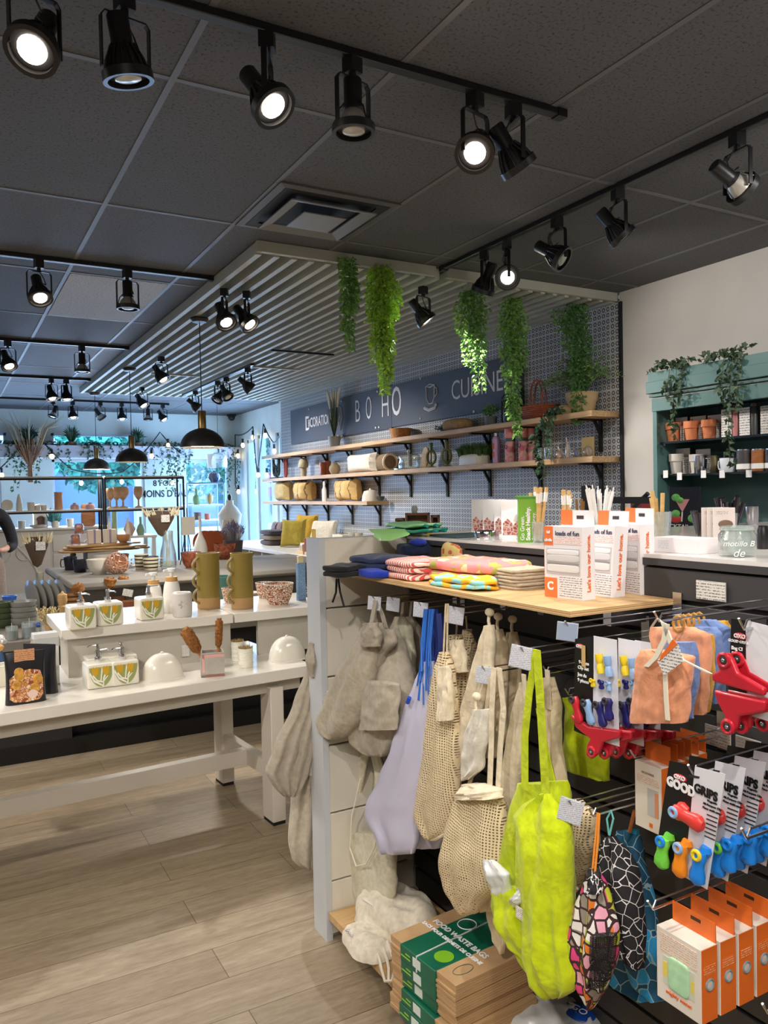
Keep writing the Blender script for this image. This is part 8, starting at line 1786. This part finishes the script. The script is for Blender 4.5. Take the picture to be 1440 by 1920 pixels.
lt('steel_ring_tray', 'polished steel ring tray in front of the house print packs', 'tray', 915, 1013, KZ, 48, 17, [(0, 0), (.97, 0), (1, .1), (1, .9), (.96, 1), (.8, 1), (.8, .3), (0, .3)], CHR, seg=36)
# green sign card in a holder
p = uz(976, 1018, KZ); k = mpp(p); o = thing('green_snack_sign', (p.x+.03, p.y+.0, KZ), 'green box lettered Go Green Snack Healthy Save Money on the counter', 'display box', rz=math.radians(-36)); w_ = 37*k; h_ = 82*k
GN = M((118, 178, 44), .45); MB().box(-w_/2, w_/2, 0, .045, 0, h_).build('box', GN, o, .001, smooth=False); MB().hexa([(-w_/2, 0, h_), (w_/2, 0, h_), (w_/2, .045, h_), (-w_/2, .045, h_)], [(-w_*.7, -.01, h_+.008), (w_/2, -.004, h_+.006), (w_/2, .05, h_+.01), (-w_*.5, .05, h_+.01)]).build('torn_flap', M((90, 160, 70), .5), o)
for i, s in enumerate(('Go Green.', 'Snack Healthy.', 'Save Money.')):
    t_ = text(s, (0, 0, 0), .0165, WT, None, (math.radians(90), math.radians(-90), 0), bold=.0007 if i == 1 else .0002, align='LEFT'); t_.parent = o; t_.location = (-w_*.30+i*w_*.29, -.001, .006)
o = bx('red_white_tag', 'small red and white card sticking up behind the green box', 'card', 984, 1012, KZ, 14, 76, .003, M((206, 70, 60), .5)) 
# bamboo brushes and straws in jars
BAM = wood((222, 184, 120), (196, 152, 90), (2, 2, 20))
def jarof(px, py, w, h, label, n, L, mat, r, jar=None, lean=.25, extra=None, seed=1, z=KZ, label2='glass'):
    p = uz(px, py, z); k = mpp(p); R = w*k/2; o = thing('jar_of_straws' if extra == 's' else 'jar_of_utensils', (p.x+R*.5, p.y+R*.7, z), label, 'jar'); random.seed(seed)
    MB().lathe([(a*R, b*h*k) for a, b in CUP], 24).build('jar', jar or glass(), o)
    for i in range(n):
        a = random.uniform(0, 2*PI); q = R*.5*random.random()**.5; l = L*k*random.uniform(.85, 1.08); b = Vector((q*math.cos(a), q*math.sin(a), .008)); e = b+Vector((lean*math.cos(a)*l*random.uniform(.3, 1), lean*math.sin(a)*l*random.uniform(.3, 1), l)); g = MB(); g.tube([b, e], [r, r], 8)
        if extra == 's': g.tube([e, e+(e-b).normalized()*.012], [r*.4, r*.4], 6)
        g.build('straw' if extra == 's' else 'stick', mat, o)
        if extra == 'b': MB().tube([b.lerp(e, .72), b.lerp(e, .9)], [r*1.25, r*1.25], 8).build('paper_band', PAPER, o)
    return o
jarof(1010, 1018, 24, 40, 'glass jar of bamboo cutlery sets with paper bands right of the green box', 5, 95, BAM, .0052, lean=.28, extra='b', seed=3)
jarof(1060, 1020, 22, 40, 'glass jar with bamboo straws behind the front box', 6, 92, BAM, .0045, lean=.15, extra='b', seed=5)
jarof(1090, 1010, 20, 40, 'jar of brown sticks behind the boxes', 3, 68, M((130, 90, 40), .5), .004, lean=.1, seed=6)
jarof(1128, 1018, 34, 50, 'jar of white paper straws behind the tilted box', 16, 90, M((226, 224, 220), .5), .0045, lean=.3, extra='s', seed=7)
jarof(1244, 1012, 38, 52, 'round glass jar with wooden spoons at the cabinet side', 7, 82, BAM, .006, lean=.25, seed=8)
o = lt('green_leaf_sprig', 'thin green glass saucer on a stem behind the green box', 'ornament', 1000, 1010, KZ, 22, 78, [(0, 0), (.3, 0), (.1, .1), (.08, .9), (.9, .96), (1, 1), (.1, .97), (0, .97)], glass((150, 200, 130), .4))
o = MB().box(-.05, .05, -.03, .03, 0, .09).build('tea_packets', M((150, 50, 50), .5)); p = uz(1212, 985, KZ); o.location = (p.x+.1, p.y+.1, KZ); tag(o, 'red paper pack behind the right box near the cabinet', 'packet')
# black stand arm behind the counter
o = thing('monitor_arm', (2.2, 2.3, KZ), 'black metal stand arm behind the boxes below the white wall', 'stand'); a, b = ux(1098, 938, 2.2), ux(1226, 946, 2.2); g = W(); g.box(2.19, 2.21, b.y, a.y, a.z-.012, a.z+.012); g.build('bar', BLACKM, o); c = ux(1102, 930, 2.2); W().box(2.18, 2.22, c.y-.015, c.y+.015, KZ, c.z+.04).build('post', BLACKM, o); W().tube([ux(1176, 975, 2.2), ux(1190, 950, 2.2), ux(1215, 925, 2.2)], .008, 8).build('curved_arm', BLACKM, o)
# white carton, jar with handwriting, packets
p = uz(1225, 1032, KZ); k = mpp(p); o = thing('white_flat_carton', (1.56, 1.24, KZ), 'long white carton lying on the counter', 'box', rz=0); q = uz(1332, 1038, KZ); a = uz(1222, 1034, KZ)
W().box(a.x-.0, a.x+.075, q.y, a.y, KZ, KZ+.035).build('carton', M((228, 222, 224), .4), o, .001, smooth=False); W().box(a.x-.001, a.x, a.y-.05, a.y-.02, KZ+.008, KZ+.028).build('line_drawing', lines_mat((228, 222, 224), (170, 170, 176), 300), o)
p = uz(1394, 1046, KZ); k = mpp(p); r = 34*k; o = thing('lettered_glass_jar', (p.x+r*.7, p.y+r*.9, KZ), 'wide glass jar with white handwriting at the right of the counter', 'jar'); GLJ = glass((206, 220, 214), .22)
MB().lathe([(0, 0), (r*.95, 0), (r, .006), (r, 42*k), (r*.88, 47*k), (r*.86, 50*k), (r*.9, 52*k), (r*.9, 58*k), (r*.84, 58*k), (r*.84, 48*k), (r*.95, 41*k), (r*.95, .006), (0, .005)], 40).build('glass', GLJ, o)
MB().lathe([(r*.88, 50*k), (r*.93, 51*k), (r*.93, 53*k), (r*.88, 54*k)], 40).build('rim_thread', glass((206, 220, 214), .5), o)
t_ = text('motillo B', (0, 0, 0), .0165, WT, None, (math.radians(90), 0, math.radians(-50)), shear=.3); t_.parent = o; t_.location = (-r*.79, -r*.66, 26*k); t_ = text('de', (0, 0, 0), .024, WT, None, (math.radians(90), 0, math.radians(-50)), shear=.3); t_.parent = o; t_.location = (-r*.79, -r*.66, 8*k)
jarof(1318, 1010, 22, 34, 'glass tumbler of dark wrapped sweets behind the carton', 8, 44, M((50, 44, 46), .3), .008, lean=.3, seed=11)
jarof(1372, 1006, 30, 44, 'glass jar of dark foil wrapped chocolates', 14, 66, M((60, 54, 60), .15, .6), .009, lean=.35, seed=12)
for i in range(3):
    p = uz(1336+i*6, 1014, KZ); o = thing('drink_sachet', (p.x+.05+.0*i, p.y+.03*i, KZ), 'white sachet printed with a cup, %s' % ('front', 'middle', 'rear')[i], 'packet', 'white drink sachets', math.radians(-38)); MB().box(-.03, .03, 0, .004, 0, .092).build('sachet', M((226, 214, 208), .4), o, .001)
    MB().sup((.004, -.0005, .045), (.02, .0012, .012)).build('printed_cup', M((120, 96, 80), .5), o); MB().box(-.022, .01, -.001, 0, .072, .082).build('print', lines_mat((226, 214, 208), (120, 100, 100), 300), o)
lt('steel_pitcher', 'small brushed steel pitcher on the right of the counter', 'pitcher', 1416, 984, KZ, 24, 34, CUP, STEEL, parts=('cup', ('handle', handle(1, .95), STEEL)))
lt('black_jar', 'black jar at the right edge of the counter', 'jar', 1436, 1030, KZ, 22, 44, JAR, BLACK)
# ================================================================ teal hutch
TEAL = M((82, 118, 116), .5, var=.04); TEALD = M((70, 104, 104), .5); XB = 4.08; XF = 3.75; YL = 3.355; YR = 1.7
hu = thing('teal_hutch', (3.9, 2.5, 0), 'tall teal cabinet with open shelves against the white wall', 'cabinet')
zt = 2.19; zc = ux(1219, 749, XF).z; zo = ux(1226, 772, XF).z
W().box(XF, XB, YL-.03, YL, 0, zo+.04).build('side_panel', TEAL, hu, .002); W().box(XF, XB, YR, YR+.03, 0, zo+.04).build('side_panel', TEAL, hu)
W().box(XB-.015, XB, YR, YL, 0, zo+.02).build('back_panel', TEALD, hu); W().box(XF-.005, XF+.03, YR, YL+.003, zo, zc).build('frieze', TEAL, hu, .002)
W().box(XF-.02, XF+.03, YR, YL+.012, zc+.008, zc+.022).build('moulding', TEAL, hu, .003); W().box(XF-.035, XF+.03, YR, YL+.02, zc+.03, zc+.10).build('cornice', TEAL, hu, .003); W().box(XF-.02, XF+.02, YR, YL+.015, zc+.10, zt).build('top_board', TEAL, hu, .002); W().box(XF, XB, YR, YL, zo+.02, zo+.04).build('roof', TEALD, hu)
HS = (ux(1240, 829, XF+.03).z, ux(1240, 890, XF+.03).z, 1.20)
for i, z in enumerate(HS):
    W().box(XF+.03, XB-.015, YR+.03, YL-.03, z-.012, z).build('glass_shelf' if i < 2 else 'shelf', M((36, 42, 48), .15), hu)
    for y in (YL-.035, 2.6): W().cyl((XF+.06, y, z-.02), (XF+.06, y, z-.005), .006, seg=8).build('shelf_pin', STEEL, hu) if i < 2 else None
W().box(XF, XB, YR+.03, YL-.03, .1, 1.188).build('lower_doors', TEAL, hu, .003)
XG = 3.86
def hz(px): return ux(px, 830, XG)
TER = M((214, 128, 84), .65, var=.06)
def potcard(px, row, w, h, mat, label, group, n=0):
    p = hz(px); p.z = HS[row]; k = mpp(p); o = thing('carded_pot', (XG, p.y, p.z), label, 'pot', group, 0); r = w*k/2
    MB().box(.0, .06, -r*1.25, r*1.25, 0, .004).box(.055, .058, -r*1.2, r*1.2, 0, h*k*1.28).build('card', M((206, 200, 196), .5), o); MB().lathe([(0, .004), (r*.68, .004), (r*.86, h*k*.62), (r, h*k*.64), (r, h*k), (r*.9, h*k), (r*.7, .02), (0, .01)], 24, c=(.0, 0, 0)).build('pot', mat, o)
    for s_ in (-1, 1): MB().box(-.005, .055, s_*r*1.2-.0008, s_*r*1.2+.0008, 0, h*k*.8).build('printed_side', lines_mat((206, 200, 196), (50, 46, 46), 90), o)
    MB().cyl((.02, r*.3, h*k*.6), (.03, r*.5, h*k*1.15), .006).build('spatula', TER, o) if row == 0 else None
    return o
for px, lb in ((1263, 'left'), (1297, 'middle'), (1330, 'right')): potcard(px, 0, 29, 36, TER, 'terracotta pot on a white card, %s of three on the upper shelf' % lb, 'carded terracotta pots')
GP = M((198, 192, 184), .6)
potcard(1268, 1, 27, 38, GP, 'pale grey ribbed pot on a white card, left of two', 'carded grey pots'); potcard(1306, 1, 27, 36, GP, 'pale grey ribbed pot on a white card, right of two', 'carded grey pots')
for i, (px, c, lb) in enumerate(((1362, (226, 220, 210), 'white bottle card set, leftmost of three on the upper shelf'), (1396, (222, 218, 212), 'white bottle card set, middle of three'), (1436, (226, 218, 206), 'white bottle card set, right one at the photo edge'))):
    p = hz(px); k = mpp(p); o = thing('bottle_gift_set', (XG, p.y, HS[0]), lb, 'gift set', 'bottle gift sets'); MB().box(0, .004, -11*k, 11*k, 0, 54*k).build('white_card', lines_mat(c, (120, 120, 130), 70), o, .001)
    MB().lathe([(0, 0), (8*k, 0), (9*k, 20*k), (8*k, 46*k), (5*k, 56*k), (0, 56*k)], 16, c=(.03, -14*k, 0)).build('bottle', M(((190, 120, 120), (60, 62, 62), (60, 60, 60))[i], .4), o); MB().lathe([(0, 55*k), (7*k, 55*k), (7*k, 60*k), (0, 60*k)], 16, c=(.03, -14*k, 0)).build('cap', M((110, 84, 70), .4), o)
def hmug(px, w, h, mat, lb, X=XG, grp=None, side=-1, hn=True):
    p = ux(px, 880, X); k = mpp(p); o = thing('mug', (X, p.y, HS[1]), lb, 'mug', grp, 0); r = w*k/2; H_ = h*k; MB().lathe([(a*r, b*H_) for a, b in CUP], 24).build('cup', mat, o)
    if hn: MB().tube([(0, side*r*.9, H_*.85), (0, side*r*1.35, H_*.8), (0, side*r*1.4, H_*.45), (0, side*r*1.3, H_*.25), (0, side*r*.85, H_*.2)], r*.09, 8).build('handle', mat, o)
    MB().tube([(r*.97*math.cos(t), r*.97*math.sin(t), H_) for t in [2*PI*i/24 for i in range(24)]], r*.03, 6, True).build('rim', STEEL, o); return o
hmug(1313, 26, 33, STEEL, 'steel mug with handle, front of the two steel mugs', grp='steel mugs'); hmug(1340, 22, 33, M((190, 180, 140), .3, .8), 'brassy steel mug behind the other steel mug', X=3.95, grp='steel mugs', hn=False)
o = hmug(1365, 30, 27, M((224, 228, 236), .3, coat=.4), 'white enamel mug with a grey animal drawing', side=1)
for i, (px, c, lb) in enumerate(((1396, M((70, 66, 68), .4), 'dark grey travel cup with a white paper band'), (1424, wood((170, 104, 50), (140, 80, 36)), 'wood grain travel cup with a white paper band'), (1450, M((60, 58, 60), .4), 'dark travel cup at the right photo edge'))):
    p = ux(px, 880, XG); k = mpp(p); o = thing('travel_cup', (XG, p.y, HS[1]), lb, 'cup', 'banded travel cups'); r = 14*k; MB().lathe([(0, 0), (r*.9, 0), (r, 6*k), (r, 40*k), (0, 40*k)], 24).build('cup', c, o); MB().lathe([(r*.99, 5*k), (r*1.02, 5*k), (r*1.02, 15*k), (r*.99, 15*k)], 24).build('paper_band', PAPER, o); MB().lathe([(0, 40*k), (r*.95, 40*k), (r*.95, 42*k), (0, 42*k)], 24).build('lid', STEEL, o)
for px, py, lb in ((1248, 889, 'white ticket under the left grey pot'), (1274, 893, 'tilted white ticket under the grey pots'), (1319, 889, 'white ticket under the steel mugs'), (1354, 889, 'white ticket under the enamel mug'), (1404, 888, 'white ticket under the travel cups')):
    p = ux(px, py, XF+.01); k = mpp(p); o = MB().box(-.001, .001, -9*k, 9*k, -7*k, 7*k).build('shelf_ticket', PAPER); o.location = p; o.rotation_euler = (0, 0, -.4); tag(o, lb, 'price ticket', 'tickets on the hutch shelf')
# cocktail poster card
o = thing('cocktail_poster', (3.6, 2.9, KZ), 'black poster of pink cocktails with mint lettered COCKTAIL BAR', 'poster'); XP = 2.9
q = [ux(a, b, XP) for a, b in ((1256, 1012), (1312, 1014), (1312, 916), (1256, 914))]; o.location = (q[0].x, q[0].y, min(v.z for v in q)); 
W().box(XP, XP+.01, q[1].y, q[0].y, q[0].z, q[3].z).build('board', M((20, 20, 26), .3), o); PKC = M((230, 160, 160), .3); MNT = M((110, 190, 90), .5, var=.3, vs=60)
W().prism([(1266, 936), (1293, 936), (1280, 960)], lambda u, v, w: (w, ux(u, v, XP).y, ux(u, v, XP).z), XP-.003, XP).build('martini_glass', PKC, o); c = ux(1280, 960, XP); d_ = ux(1279, 978, XP); W().cyl((XP-.003, c.y, c.z), (XP-.003, d_.y, d_.z), .003, seg=6).build('glass_stem', PAPER, o)
for a, b, r in ((1268, 933, .025), (1276, 938, .02), (1268, 963, .025), (1300, 972, .028), (1310, 973, .02)): c = ux(a, b, XP); W().sup((XP-.003, c.y, c.z), (.004, r, r*.7), nu=10, nv=6).build('mint_leaf', MNT, o)
c = ux(1268, 973, XP); W().sup((XP-.002, c.y, c.z), (.003, .035, .018)).build('red_drink', M((200, 60, 50), .3), o)
for s, a, b, sz in (('COCKTAIL', 1266, 988, .033), ('BAR', 1262, 995, .03)): c = ux(a, b, XP); text(s, (XP-.002, c.y, c.z), sz, WT, o, align='CENTER')
W().box(XP, XP+.05, q[1].y, q[0].y, 0, q[0].z).build('display_stand', BLACKM, o)
# ivy on top of the hutch
for i, (px, py, drop, lb) in enumerate(((1262, 697, .42, 'dark leafy ivy spray on the left of the teal hutch'), (1365, 675, .58, 'dark leafy ivy spray on the right of the teal hutch'))):
    p = ux(px, py, XF-.03); p.z = zt; pts = []
    ss = [[(.02, .2, .02), (0, .05, .03), (0, -.1, .02)], [(.02, .16, .05), (0, .0, .04), (0, -.14, .04)], [(0, -.03, .02), (-.03, -.04, -.1), (-.03, -.02, -drop*.6), (-.03, -.03, -drop)], [(0, -.08, .02), (-.03, -.08, -.1), (-.03, -.07, -drop*.5)], [(0, .02, .02), (-.03, .02, -.12), (-.03, .0, -drop*.45)]]
    ivy('hutch_ivy', p, ss, lb, M((62, 84, 60), .5, var=.3, vs=20), .035, 140, 30+i, 'ivy on the teal hutch')
